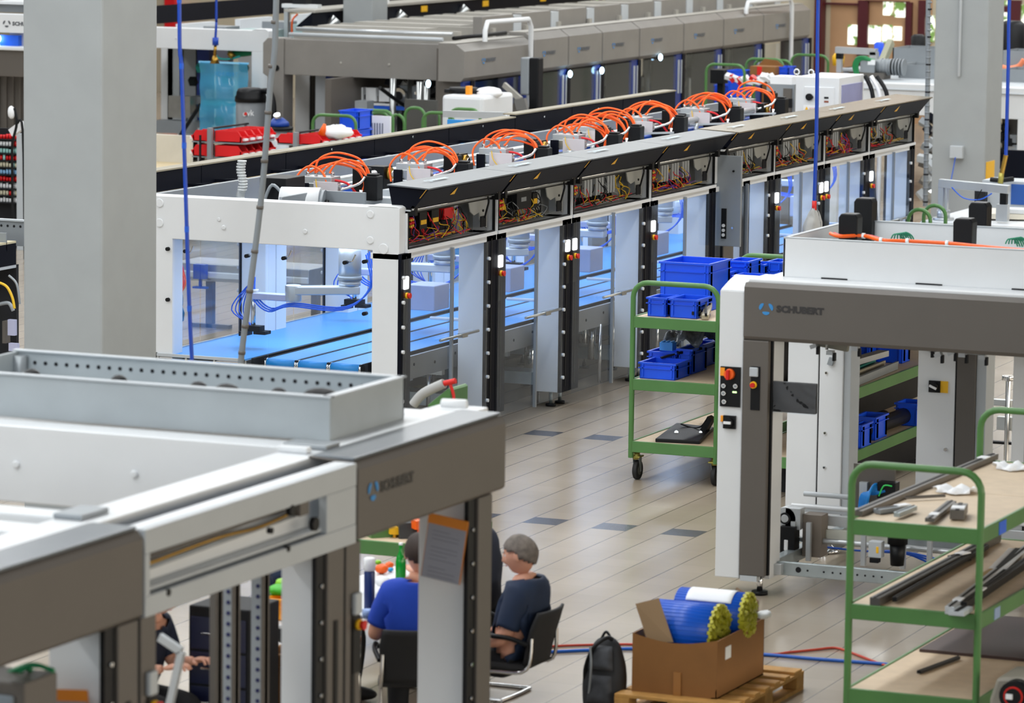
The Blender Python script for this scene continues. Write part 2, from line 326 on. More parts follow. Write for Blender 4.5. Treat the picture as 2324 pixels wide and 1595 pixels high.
# ---------------------------------------------------------------- white guarded packaging machine with robots
def boss(mb, x, y, z, r=.03): mb.cyl((x, y, z), (x, y-.012, z), r, WH, 14)
def open_cabinet(T, y0, y1, xf, seed, kind):
    rnd = random.Random(seed); xb = xf-.22; z0, z1 = 1.86, 2.20
    c = MB(T); t = .018
    c.box(xb-.01, xb, y0, y1, z0, z1, SIG); c.box(xb, xf, y0, y0+t, z0, z1, WH); c.box(xb, xf, y1-t, y1, z0, z1, WH)
    c.box(xb, xf+.02, y0, y1, z0-.03, z0, WH); c.box(xb, xf, y0, y1, z1-t, z1, SIG)
    for a, b, cc, d in ((y0+t, y1-t, z0, z0+.012), (y0+t, y1-t, z1-.03, z1-.018), (y0+t, y0+t+.012, z0, z1-.02), (y1-t-.012, y1-t, z0, z1-.02)):
        c.box(xf-.02, xf+.006, a, b, cc, d, BK)
    C_ = c.build('electrical_cabinet', T)
    L = y1-y0
    # swing bracket plate on the far side
    p = MB(T); ys = y1-.48; q = [(ys, z1-.03), (ys+.04, z1-.13), (ys+.12, z1-.17), (ys+.24, z1-.15), (ys+.27, z1-.24), (y1-.06, z0+.03), (y1-.06, z1-.03)]
    p.prism(q, 'x', xf-.07, xf-.06, M('pale_plate', 'a5a7a4', .45)); p.box(xf-.059, xf-.05, y1-.22, y1-.1, z0+.05, z0+.15, DK); p.cyl((xf-.06, y1-.16, z0+.2), (xf-.05, y1-.16, z0+.2), .012, BK, 8); p.build('bracket_plate', C_)
    d = MB(T); d.box(xb+.001, xb+.02, y0+.03, y0+L*.52, z0+.02, z1-.03, DK); d.build('mounting_plate', C_)
    d = MB(T)
    d.box(xb, xb+.12, y0+.04, y0+.16, z1-.14, z1-.04, BK); d.box(xb, xb+.08, y0+.05, y0+.12, z0+.02, z0+.17, WH2)
    d.box(xb, xb+.1, y0+.17, y0+.26, z0+.14, z1-.06, DK)
    if kind == 0:
        for k in range(2): e_ = MB(T); yy = y0+.42+k*.26; e_.box(xb, xb+.15, yy, yy+.16, z0+.14, z1-.05, BK); e_.box(xb+.15, xb+.155, yy+.02, yy+.14, z0+.18, z1-.12, YL); e_.build('contactor', C_)
        d.box(xb, xb+.13, y0+1.0, y0+1.2, z1-.16, z1-.06, RD); d.box(xb, xb+.09, y0+.95, y0+1.25, z0+.08, z0+.16, DK); d.box(xb, xb+.06, y0+1.38, y0+1.46, z1-.16, z1-.04, WH2)
    elif kind == 1:
        d.box(xb, xb+.16, y0+.6, y0+.95, z1-.2, z1-.03, DK); d.box(xb+.16, xb+.163, y0+.7, y0+.82, z1-.13, z1-.09, GD)
        for k in range(2): e_ = MB(T); e_.box(xb, xb+.13, y0+.3+.75*k, y0+.42+.75*k, z0+.12, z1-.08, BK); e_.box(xb+.13, xb+.135, y0+.32+.75*k, y0+.4+.75*k, z0+.16, z1-.13, YL); e_.build('contactor', C_)
        d.box(xb, xb+.08, y0+1.25, y0+1.36, z1-.2, z1-.07, WH2)
    d.build('control_devices', C_)
    if kind == 2:
        n0 = 3 if L > 1.7 else 2
        for g in range(n0 if seed < 6 else 1):
            for k in range(3):
                d = MB(T); yy = y0+.5+g*.3+k*.075; d.box(xb+.005, xb+.14, yy, yy+.05, z0+.12, z1-.04, M('drive_grey', 'a4a8aa', .5)); d.box(xb+.14, xb+.144, yy+.012, yy+.038, z0+.14, z1-.06, WH2)
                d.cyl((xb+.1, yy+.025, z0+.125), (xb+.12, yy+.025, z0+.06), .014, BK, 6); d.build('servo_drive', C_)
    wcols = [YC, RC, ORG, BK, GD, GR] if seed % 3 else [YC, BK, RC, RC, M('purple_cable', '6c3fa0', .5), GD]
    for wc, nn in ((0, 6), (1, 4), (3, 12), (4, 5)):
        d = MB(T); mt_ = wcols[wc]
        for k in range(nn):
            ya = y0+.2+rnd.random()*(L-.75); pts = [(xb+.13, ya, z0+.2+rnd.random()*.08)]
            for j in range(3): pts.append((xb+.06+rnd.random()*.12, ya+rnd.uniform(-.05, .22)*(j+1)*.5, z0+.16-.05*j+rnd.uniform(-.02, .02)))
            pts[-1] = (pts[-1][0], min(max(pts[-1][1], y0+.05), y1-.1), z0+.03)
            d.tube(pts, .0048, mt_, 5, 3)
        for k in range(4):
            ya = y0+.1+rnd.random()*(L-1.0); yb = ya+.3+rnd.random()*.5; zz = z0+.02+rnd.random()*.04
            d.tube([(xb+.1, ya, zz), (xb+.15, (2*ya+yb)/3, zz+.03), (xb+.12, (ya+2*yb)/3, zz), (xb+.16, min(yb, y1-.08), zz+.02)], .0045, mt_, 5, 3)
        d.build('wiring', C_)
    d = MB(T); ry = y0+.27
    for k in range(8): d.cyl((xb+.12, ry+.03*cos(k*.8), z1-.13+.04*sin(k*.8)), (xb+.15, ry+.03*cos(k*.8), z1-.13+.04*sin(k*.8)), .012, YC if k % 2 else RC, 6)
    d.tube([(xb+.08, y1-.6, z1-.1), (xb+.08, y1-.5, z1-.09), (xb+.08, y1-.42, z1-.18), (xb+.08, y1-.42, z0+.03)], .008, BK, 6); d.build('terminal_ring', C_)
    return C_
def lid(T, y0, y1, side, xh, up=0., wide=0., first=False, mat_top=None):
    mt_ = mat_top or M('satin_grey_cover', '6b7177', .3, .35, var=.05)
    s_ = side; d = MB(T)
    A = (xh-s_*(.19+wide), 2.42+up); B = (xh+s_*.21, 2.40+up); C2 = (xh+s_*.19, 2.385+up); D = (xh+s_*.06, 2.225); E2 = (xh-s_*.15, 2.23)
    d.prism([A, (B[0], B[1]-.006), C2, D, E2] if s_ > 0 else [A, (B[0], B[1]-.006), C2, D, E2][::-1], 'y', y0+.03, y1-.03, NV)
    o = d.build('cabinet_lid', T)
    e_ = MB(T); e_.prism([(A[0], A[1]), (B[0]+s_*.008, B[1]), (B[0]+s_*.008, B[1]+.012), (A[0], A[1]+.012)], 'y', y0, y1-.012, mt_); e_.build('lid_cover', o)
    if s_ > 0:
        ux = (0, 1, 0); sl = Vector((B[0]-A[0], 0, B[1]-A[1])).normalized(); yc = (y0+y1)/2
        g = MB(T); p = Vector((B[0]-.2, yc-.55, B[1]+.031)); logo(g, p, .075, ux, -sl, M('faint_mark', 'b9cdd6', .5), M('faint_mark', 'b9cdd6', .5)); g.build('printed_mark', o)
        g = MB(T); w_ = Vector(C2)-Vector(D); pc = (C2[0]*.7+D[0]*.3, C2[1]*.7+D[1]*.3); nn = Vector((w_.y, 0, -w_.x)).normalized()*.004; up_ = Vector((w_.x, 0, w_.y)).normalized()
        c0 = Vector((pc[0], yc-.3, pc[1]))+nn
        g.add([c0+Vector((0, -.05, 0))-up_*.04, c0+Vector((0, .05, 0))-up_*.04, c0+up_*.05], [(0, 1, 2)], YL)
        g.add([c0+Vector((0, y0-yc+.25, 0))-up_*.01, c0+Vector((0, y0-yc+.27, 0))-up_*.01, c0+Vector((0, y0-yc+.27, 0))+up_*.09, c0+Vector((0, y0-yc+.25, 0))+up_*.09], [(0, 1, 2, 3)], YL); g.build('warning_sticker', o)
    g = MB(T); g.cyl((xh+s_*.05, y0+.02, 2.215), (xh+s_*.05, y1-.02, 2.215), .008, CRM, 6); g.box(xh-s_*.02, xh+s_*.03, y0+.02, y1-.02, 2.2, 2.212, WH2)
    for yy in (y0+.06, y1-.1): g.box(xh-.02, xh+s_*.07, yy-.02, yy+.03, 2.16, 2.26, BK); g.cyl((xh+s_*.05, yy-.03, 2.235), (xh+s_*.05, yy+.05, 2.235), .016, CRM, 8)
    g.tube([(xh+s_*.03, y1-.28, 2.21), (xh+s_*.03, y1-.25, 2.15), (xh+s_*.02, y1-.27, 2.08), (xh-.02, y1-.22, 2.0)], .01, BK, 6); g.build('hinge_rod', o)
    return o
def post_lamp(T, x, y, estop=True, lit=True):
    m = MB(T); m.ob((x+.012, y, 1.57), (.03, .08, .115), LW if lit else WH2); o = m.build('indicator_lamp', T, .01)
    m = MB(T); m.cyl((x+.0, y+.02, 1.455), (x+.025, y+.02, 1.455), .028, YL, 12); m.cyl((x+.025, y+.02, 1.455), (x+.05, y+.02, 1.455), .022, RE, 12, .026); m.box(x, x+.006, y-.03, y+.06, 1.2, 1.5, BK); m.build('emergency_stop', o)
def post(T, xo, y0, y1, side, z1=1.86, foot=True, hinge=True):
    """frame post: white sheet on its sides, dark profile as its outer face"""
    m = MB(T); m.box(xo-side*.02, xo-side*.28, y0, y1, .15, z1, WH); o = m.build('post', T, .006)
    m = MB(T); m.box(xo-side*.025, xo+side*.004, y0-.005, y1+.005, .15, z1-.03, NV); m.box(xo, xo+side*.008, (y0+y1)/2-.008, (y0+y1)/2+.008, .2, z1-.06, BK); m.build('post_cover', o)
    if hinge:
        m = MB(T)
        for k in range(7): z = .3+k*.22; m.cyl((xo+side*.004, y0+.02, z), (xo+side*.03, y0+.02, z), .017, WH, 8)
        m.build('hinge_caps', o)
    m = MB(T); xc = xo-side*.14; yc = (y0+y1)/2
    m.cyl((xc, yc, .02), (xc, yc, .16), .018, ZN, 8); m.cyl((xc, yc, 0), (xc, yc, .025), .05, BK, 12); m.build('levelling_foot', o)
def robot(T, x, y, k, hand=1):
    m = MB(T); m.cyl((x, y, 1.50), (x, y, 1.86), .105, ALU, 24); m.cyl((x, y, 1.46), (x, y, 1.50), .112, GD, 24); m.cyl((x, y, 1.41), (x, y, 1.46), .1, ALU, 24); o = m.build('robot_arm', T)
    a = radians(200+hand*15); p2 = Vector((x+.52*cos(a), y+.52*sin(a), 1.37))
    m = MB(T); m.bar((x+.08, y+.03, 1.37), p2, .15, .075, ALU); m.cyl(p2+Vector((0, 0, -.1)), p2+Vector((0, 0, .05)), .075, ALU, 18); m.build('upper_arm', o, .01)
    b = radians(170); p3 = p2+Vector((.45*cos(b), .45*sin(b), -.08))
    m = MB(T); m.bar(p2+Vector((0, 0, -.07)), p3, .12, .06, M('lilac_alloy', 'b9bcd8', .4, .2)); m.cyl(p3+Vector((0, 0, -.05)), p3+Vector((0, 0, .06)), .05, ALU, 14); m.cyl(p3+Vector((0, 0, -.3)), p3, .022, CRM, 8); m.build('forearm', o, .008)
    m = MB(T); g = p3+Vector((0, 0, -.3)); m.ob(g, (.18, .1, .05), BK); m.ob(g+Vector((.07, .04, -.04)), (.12, .12, .03), DK); m.ob(g+Vector((-.08, 0, -.05)), (.06, .16, .04), BK); m.build('gripper', o)
    m = MB(T)
    for d in range(3):
        o2 = Vector((.012*d, .01*d, .014*d))
        m.tube([Vector((x+.16, y, 1.7))+o2, Vector((x+.2, y, 1.4))+o2, Vector((x, y-.15, 1.2))+o2, p2+Vector((0, -.06, -.14))+o2, (p2+p3)/2+Vector((0, -.1, -.16))+o2, p3+Vector((.02, -.05, -.02))+o2, p3+Vector((-.02, 0, .14))+o2], .0075, BC, 6)
    for d in range(4): m.tube([p3+Vector((0, 0, .12)), p3+Vector((-.06-.02*d, .02*d, .05)), p3+Vector((-.12-.04*d, .03, -.15)), p3+Vector((-.03, .02*d, -.28))], .006, BC, 5)
    m.build('air_hoses', o)
def drive_block(T, x, y, k):
    """valve block with orange hoses and two black motors on the roof"""
    zb = 2.16
    m = MB(T); m.box(x-.18, x+.12, y-.18, y+.02, zb, zb+.16, ALU); m.box(x-.2, x+.2, y-.2, y-.14, zb+.02, zb+.1, ST); m.box(x-.19, x-.1, y-.22, y-.19, zb-.08, zb+.1, NV); m.box(x-.05, x+.2, y-.21, y-.2, zb-.02, zb+.12, M('pale_label', 'c9c2c6', .5))
    for j in range(4): m.cyl((x-.16+j*.075, y-.1+j*.02, zb+.16), (x-.16+j*.075, y-.1+j*.02, zb+.2), .018, CRM, 8)
    m.tube([(x-.02, y-.22, zb+.14), (x, y-.23, zb+.06), (x+.06, y-.22, zb-.02)], .006, YC, 5); o = m.build('valve_block', T, .004)
    m = MB(T); rnd = random.Random(k)
    for j in range(6):
        x0 = x-.16+(j % 4)*.075; y0 = y-.1; x1 = x+.3+rnd.uniform(-.03, .06); y1 = y+.12+rnd.uniform(-.06, .08); h = zb+.24+rnd.uniform(-.02, .06)+.012*j
        m.tube([(x0, y0, zb+.19), (x0+.02, y0+.01, h-.06), ((3*x0+x1)/4, y0+.04, h), ((x0+x1)/2, (y0+y1)/2, h+.015), ((x0+3*x1)/4+.04, y1, h-.05), (x1+.02, y1, h-.17), (x1, y1, zb+.02)], .0105, ORG, 6, 5)
    m.tube([(x-.22, y-.2, zb-.02), (x-.25, y-.16, zb+.14), (x-.14, y-.12, zb+.25), (x+.02, y-.16, zb+.2), (x+.08, y-.18, zb+.06), (x+.05, y-.2, zb-.04)], .011, ORG, 6)
    m.tube([(x+.1, y-.1, zb+.13), (x+.22, y-.05, zb+.1), (x+.3, y, zb)], .012, RC, 6); m.build('orange_hoses', o)
    for dx, dy, hh in ((.42, .1, .17), (.2, .32, .22)):
        m = MB(T); m.box(x+dx-.07, x+dx+.07, y+dy-.07, y+dy+.07, zb-.06, zb+hh, BK); m.box(x+dx-.05, x+dx+.05, y+dy-.05, y+dy+.05, zb+hh, zb+hh+.02, BK); m.build('motor', o, .015)
    m = MB(T); m.bar((x-.02, y-.28, zb-.02), (x+.42, y-.1, zb), .05, .02, ALU); m.cyl((x+.05, y-.25, zb-.15), (x+.05, y-.25, zb), .03, ALU, 8); m.cyl((x+.38, y-.08, zb-.1), (x+.38, y-.08, zb+.05), .018, CRM, 8)
    m.tube([(x+.1, y-.14, zb+.02), (x+.2, y-.1, zb+.05), (x+.33, y-.02, zb+.1), (x+.37, y+.02, zb+.16)], .015, CRM, 6); m.build('mounting_arm', o)
def rail_profile(mb, x0, x1, y0, y1, z0, z1, m): mb.box(x0, x1, y0, y1, z0, z1, m)
X0, X1, Y0 = -17.75, -15.2, 33.0
YS = [33.0, 35.1, 36.92, 39.0, 40.9, 42.72, 44.4, 46.0, 47.75]
PM = thing('packaging_machine', 'long white glass-sided robot packaging machine with open wiring cabinets and blue belts inside', 'machine', ((X0+X1)/2, Y0, 0))
m = MB(PM); m.box(X0, X1-.02, Y0, Y0+.2, 1.85, 2.235, WH)
m.prism([(X1-.34, 2.235), (X1-.3, 2.25), (X1-.05, 2.25), (X1-.02, 2.235)], 'y', Y0, Y0+.2, WH)
for x, z, r in ((-15.5, 2.17, .035), (-15.5, 1.94, .035), (-15.37, 1.87, .048), (-16.95, 1.98, .022), (-16.14, 1.985, .022), (-17.6, 2.17, .04), (-17.6, 1.99, .04), (-17.0, 2.05, .018)): boss(m, x, Y0, z, r)
m.build('front_beam', PM, .008)
m = MB(PM); m.box(X0, X0+.3, Y0+.2, YS[-1], 1.86, 1.9, WH); m.box(X1-.3, X1+.004, Y0, YS[-1], 1.775, 1.83, WH); m.box(X0, X0+.05, Y0+.2, YS[-1], 1.86, 2.24, GD); m.build('side_rail', PM, .005)
m = MB(PM); m.box(X0+.05, X1-.28, Y0+.2, YS[-1], 1.93, 1.97, WH2); m.box(X1-.42, X1-.39, Y0+.9, YS[-1], 1.95, 2.24, WH2)
m.box(X0+.33, X1-.4, Y0+.25, Y0+.28, 1.95, 2.2, GD); m.box(-16.5, -16.47, Y0+.2, Y0+.95, 1.95, 2.26, GD); m.box(-16.46, -15.98, Y0+.9, Y0+.93, 1.95, 2.27, GD)
for k, yy in enumerate(YS[1:-1]): m.box(X0+.33, X1-.4, yy-.1, yy+.1, 1.97, 2.12, WH2); m.box(-16.9, -16.2, yy-.7, yy-.35, 1.97, 2.08, WH2)
m.build('roof_deck', PM, .004)
m = MB(PM); m.cyl((X0+.62, Y0+1.6, 2.2), (X0+.62, YS[-1], 2.2), .035, ALU, 10); m.box(X0+.45, X0+.55, Y0+1.6, YS[-1], 2.02, 2.08, BC); m.cyl((X0+.5, Y0+1.6, 2.12), (X0+.5, YS[-1], 2.12), .02, ALU, 8)
PIPE = m.build('pipe_run', PM)
for yy in YS[:-1]:
    m = MB(PM); y = yy+1.55; m.box(X0+.54, X0+.72, y-.1, y+.1, 2.05, 2.27, BK); m.cyl((X0+.72, y, 2.2), (X0+.76, y, 2.2), .06, BRS, 14); m.cyl((X0+.76, y, 2.2), (X0+.78, y, 2.2), .03, CRM, 10); m.build('pipe_bracket', PIPE)
m = MB(PM); m.cyl((-16.75, 33.75, 2.13), (-16.4, 33.85, 2.13), .17, WH, 24); m.cyl((-16.4, 33.85, 2.13), (-16.36, 33.86, 2.13), .15, GD, 24); m.cyl((-16.36, 33.86, 2.13), (-16.33, 33.87, 2.13), .06, BK, 14); m.build('fan_housing', PM)
m = MB(PM); m.box(-17.05, -16.78, 33.9, 34.3, 2.0, 2.36, BK); m.tube([(-16.8, 33.88, 2.22), (-16.9, 33.86, 2.3), (-16.97, 33.84, 2.15), (-17.0, 33.8, 2.0)], .018, GD, 6); m.box(-16.62, -16.2, 33.3, 33.36, 2.16, 2.2, ALU); m.build('blower_motor', PM, .01)
m = MB(PM)
for k in range(22): m.cyl((-16.95+.012*sin(k*.3), 33.35, 2.27+k*.013), (-16.95+.012*sin(k*.3), 33.35, 2.285+k*.013), .043 if k % 2 else .036, ALU, 12)
m.tube([(-16.95, 33.35, 2.31), (-16.97, 33.36, 2.22), (-16.92, 33.34, 2.17), (-16.8, 33.3, 2.15), (-16.5, 33.3, 2.15)], .04, ALU, 8); m.build('corrugated_exhaust', PM)
clus = [(740, 415), (950, 385), (1135, 350), (1300, 318), (1352, 300), (1455, 278), (1585, 258), (1690, 236)]
for k, (px, py) in enumerate(clus):
    p = at(px, py, z=2.25); drive_block(PM, p.x+.02, p.y, k)
kinds = [0, 1, 2, 2, 2, 2, 2, 2]
for i in range(8):
    if i == 4: ya, yb = 41.25, 42.72
    else: ya, yb = YS[i]+(.12 if i == 0 else .02), YS[i+1]-.02
    open_cabinet(PM, ya, yb, X1+.0, i, kinds[i])
    BEI = M('bronze_tinted_cover', '8c8474', .25, .5, var=.08)
    if i < 4: lid(PM, ya-.02, yb+.02, 1, X1, 0, 0)
    else: lid(PM, ya-(.25 if i == 4 else .02), yb+.02, 1, X1, .0, .05, mat_top=BEI)
    ya, yb = (YS[i]+.15 if i else 33.2), YS[i+1]+.15; up = .0 if i < 5 else .03
    m = MB(PM); m.box(-18.42, -18.35, ya+.005, yb-.005, 2.13, 2.32+up, NV); o = m.build('cabinet_lid', PM, .004)
    m = MB(PM); m.box(-18.5, -18.335, ya, yb-.012, 2.32+up, 2.335+up, M('pale_cover', '8f8877', .5, var=.05)); m.build('lid_cover', o)
    m = MB(PM); m.bar((-18.36, ya+.3, 2.15), (X0, ya+.3, 2.18), .04, .03, NV); m.bar((-18.36, yb-.3, 2.15), (X0, yb-.3, 2.18), .04, .03, NV); m.cyl((-18.352, (ya+yb)/2, 2.28), (-18.34, (ya+yb)/2, 2.28), .012, CRM, 8); m.box(X0-.3, X0, ya, yb, 1.84, 2.14, WH2); m.build('lid_hinge', o)
m = MB(PM); m.box(X1-.32, X1-.02, 40.92, 41.2, 1.86, 2.24, WH); m.box(X1-.32, X1+.05, 41.0, 41.3, 2.2, 2.22, WH); m.build('cable_box', PM, .006)
m = MB(PM); m.box(-15.28, -14.95, 41, 41.04, 1.2, 2.16, GD); m.box(-15.28, -15.13, 41, 41.3, .2, 1.2, GP); m.box(-15.17, -15.14, 40.99, 41, .3, 1.2, BK); CDR = m.build('control_door', PM, .006)
m = MB(PM); m.box(-15.16, -15.105, 40.985, 41, 1.28, 1.6, BK)
for z in (1.32, 1.37, 1.42): m.cyl((-15.132, 40.985, z), (-15.132, 40.975, z), .018, WH, 10)
m.cyl((-15.03, 40.99, 1.4), (-15.03, 40.97, 1.4), .012, CRM, 8); m.cyl((-15.03, 40.99, 2.0), (-15.03, 40.97, 2.0), .012, BK, 8); m.build('button_strip', CDR)
for side, xo in ((1, X1), (-1, X0)):
    post(PM, xo, Y0, Y0+.2, side)
    for i in range(1, 8):
        if i == 4 and side > 0: post(PM, xo, 40.7, 40.9, side, hinge=False); post(PM, xo, 41.75, 41.95, side, hinge=False); continue
        post(PM, xo, YS[i]-.22, YS[i]-.01, side); post(PM, xo, YS[i]+.01, YS[i]+.22, side, hinge=False)
    post(PM, xo, YS[8]-.2, YS[8], side)
for y, s_ in ((33.08, 1), (35.18, 1), (36.81, 0), (36.99, 1), (39.08, 1), (42.80, 1), (44.29, 0), (44.47, 1), (46.08, 1)): post_lamp(PM, X1, y, s_)
for i in range(8):
    ya, yb = YS[i]+.22, YS[i+1]-.22
    for xx, nm in ((X1+.02, 'guard_door'), (X0+.02, 'guard_door')):
        for a, b in ((ya-.2, (ya+yb)/2-.01), ((ya+yb)/2+.01, yb)):
            m = MB(PM); m.box(xx-.004, xx+.004, a, b, .12, 1.78, GL); o = m.build(nm, PM)
        if xx > X0+1:
            m = MB(PM); yy = (ya+yb)/2+.25; m.cyl((xx+.03, yy-.55, .985), (xx+.03, yy+.3, .985), .014, ST, 8); m.box(xx, xx+.05, yy-.1, yy+.02, .96, 1.0, ST); m.box(xx-.01, xx+.02, (ya+yb)/2-.012, (ya+yb)/2+.012, .1, 1.8, GD); m.build('door_handle', o)
m = MB(PM); m.box(X0+.27, -16.53, Y0+.03, Y0+.038, .2, 1.85, GL); m.build('front_glass', PM)
m = MB(PM); m.box(-16.52, X1-.33, Y0+.03, Y0+.038, .2, 1.85, GL); o = m.build('front_glass', PM)
m = MB(PM)
for px, py in ((380, 565), (380, 680), (420, 570), (559, 581), (643, 586), (782, 596), (826, 594), (826, 712)):
    p = at(px, py, y=Y0-.02); m.cyl((p.x, Y0+.03, p.z), (p.x, Y0-.03, p.z), .018, BK, 10)
for px, py in ((432, 565), (655, 575), (800, 585)):
    p = at(px, py, y=Y0-.02); m.tube([(p.x-.04, Y0, p.z-.04), (p.x, Y0-.02, p.z-.03), (p.x+.03, Y0-.02, p.z+.03)], .008, CRM, 6)
m.build('glass_fixings', o)
for i in range(8):
    yc = YS[i]+.95; robot(PM, -16.15, yc, i, 1 if i % 2 == 0 else -1)
    if i: m = MB(PM); m.box(-16.3, -16.0, YS[i]+.4, YS[i]+.75, 1.02, 1.26, M('lilac_cover', 'aeb2c8', .4)); m.bar((-16.0, YS[i]+.3, .97), (-15.4, YS[i]+.3, .97), .03, .03, WH); m.bar((-15.4, YS[i]+.3, .86), (-15.4, YS[i]+.3, 1.35), .05, .03, ALU); m.build('pusher_unit', PM, .01)
m = MB(PM)
for i in range(1, 8): m.box(X0+.2, X1-.2, YS[i]-.14, YS[i]+.14, .2, .32, ZN)
m.box(X1-.4, X1-.05, 35.0, 35.03, .24, .42, ZN); m.build('floor_crossbar', PM)
for i in range(8): area('machine_interior_light', (-16.5, (YS[i]+YS[i+1])/2, 1.88), (0, 0, 0), 1.5, 1.2, 19, (.70, .82, 1.0))
# conveyors inside
def belt(x0, x1, y0, y1, label, narrow):
    T = thing('conveyor_belt', label, 'conveyor', ((x0+x1)/2, y0, 0), group='blue conveyor belts in the white machine' if narrow else None); m = MB(T)
    if narrow:
        m.box(x0+.01, x1-.01, y0+.06, y1, .74, .8, BB); m.cyl((x0+.01, y0+.06, .755), (x1-.01, y0+.06, .755), .046, BR, 20)
    else: m.box(x0, x1, y0, y1, .775, .8, BB)
    m.build('belt', T, 0)
    m = MB(T)
    if narrow:
        m.box(x0, x1, y0+.1, y1, .66, .735, ST); m.box(x0-.01, x0+.006, y0+.02, y1, .70, .803, DK); m.box(x1-.006, x1+.01, y0+.02, y1, .70, .803, DK); m.box(x0, x1, y0+.02, y0+.05, .62, .64, WH2)
        for s_ in (x0, x1): m.cyl((s_-.01, y0+.06, .755), (s_+.01, y0+.06, .755), .05, CRM, 14)
    else:
        m.box(x1+.02, x1+.05, y0+.1, y1, .7, .802, DK); m.box(x0+.15, x1-.05, y0+1.2, y1, .1, .5, DK); m.box(x1-.03, x1+.02, y0, y1, .55, .79, ST); m.box(x0-.02, x0, y0, y1, .6, .81, ST); m.box(x0, x1, y0-.02, y0+.01, .78, .806, WH2)
        for k in range(4): m.box(x0+k*(x1-x0-.02)/3, x0+.02+k*(x1-x0-.02)/3, y0-.015, y0, .55, .79, ST)
        m.box(x0, x1, y0, y0+.01, .58, .76, BR)
    m.build('side_frame', T)
    m = MB(T); n = int((y1-y0)/1.6)
    for k in range(n+1):
        yy = y0+.3+k*(y1-y0-.6)/n
        for xx in ((x0+.06, x1-.06) if not narrow else ((x0+x1)/2,)): m.cyl((xx, yy, 0), (xx, yy, .7), .022, CRM, 8); m.cyl((xx, yy, 0), (xx, yy, .02), .05, BK, 10)
        m.box(x0, x1, yy-.03, yy+.03, .5, .56, ST)
    m.build('legs', T); return T
belt(-17.62, -16.74, 33.0, 47.6, 'wide blue conveyor belt at the far left inside the white robot machine', False)
for i in range(3): belt(-16.6+i*.32, -16.3+i*.32, 33.12, 47.6, ('left narrow blue belt beside the wide belt in the white machine', 'middle narrow blue belt of three in the white machine', 'right narrow blue belt nearest the glass doors of the white machine')[i], True)
m = MB((-15.58, 33.2, 0)); m.box(-15.58, -15.55, 33.3, 47.5, .58, .79, M('grey_drilled_plate', '8b8884', .4, .5))
for k in range(30): m.cyl((-15.55, 33.6+k*.46, .68+.03*(k % 2)), (-15.545, 33.6+k*.46, .68+.03*(k % 2)), .014, DK, 8)
for k in range(9):
    y = 33.8+k*1.6; m.cyl((-15.56, y, 0), (-15.56, y, .6), .02, CRM, 8); m.cyl((-15.75, y+.25, .2), (-15.75, y+.25, .62), .04, CRM, 10); m.box(-16.0, -15.6, y+.1, y+.35, .55, .6, GD)
tag(m.build('conveyor_side_plate'), 'long steel plate with drilled holes along the narrow blue belts', 'plate')
# ---------------------------------------------------------------- near machine, bottom left (grey covers, perforated tray on top)
XR = -9.08
NM = thing('packaging_machine', 'nearest machine frame at the lower left with taupe covers and perforated roof tray', 'machine', (-10.5, 18, 0))
def cover(T, y0, y1, mark):
    c = MB(T); pr = [(XR-.06, 1.93), (XR-.025, 1.89), (XR, 1.91), (XR, 2.27), (XR-.03, 2.31), (XR-.29, 2.325), (XR-.29, 2.31), (XR-.06, 2.295)]
    c.prism(pr, 'y', y0, y1, GP); c.box(XR-.27, XR-.03, y0+.01, y1-.01, 2.312, 2.33, M('satin_grey_cover'));
    o = c.build('side_cover', T, .006)
    if mark is not None:
        g = MB(T); logo(g, (XR+.002, y0+mark, 2.11), .09, (0, 1, 0), (0, 0, 1), LGT, LGI); g.build('printed_logo', o)
cover(NM, 13.2, 16.87, None); cover(NM, 19.21, 21.14, .12)
m = MB(NM)
for a, b in ((13, 22), ): m.box(XR-.52, XR-.28, 13.2, 21.2, 2.2, 2.315, WH)
m.box(XR-.29, XR-.05, 13.2, 21.2, 1.9, 1.96, WH2); m.build('side_beam', NM, .01)
m = MB(NM); m.box(-12.6, XR-.5, 19.5, 19.72, 1.89, 2.31, WH)
for x in (-10.55, -11.28): m.cyl((x, 19.5, 2.1), (x, 19.485, 2.1), .022, WH, 12)
m.build('cross_beam', NM, .01)
for a_ in ((17.02, 17.2, 2.1, 2.31), (16.62, 16.86, 2.2, 2.3), (20.95, 21.15, 1.89, 2.31)): m = MB(NM); m.box(-12.6, XR-.5, *a_, WH); m.build('cross_beam', NM, .01)
m = MB(NM); m.box(XR-.56, XR-.3, 19.45, 19.62, 2.315, 2.345, GD); m.box(XR-.52, XR-.34, 19.3, 19.36, 2.315, 2.35, WH)
m.box(XR-.52, XR-.36, 16.93, 17.2, 2.315, 2.345, GD); m.cyl((XR-.45, 21.25, 2.33), (XR-.3, 21.28, 2.33), .035, WH, 10); m.box(XR-.5, XR-.2, 21.15, 21.35, 2.26, 2.32, WH); m.build('corner_bracket', NM, .01)
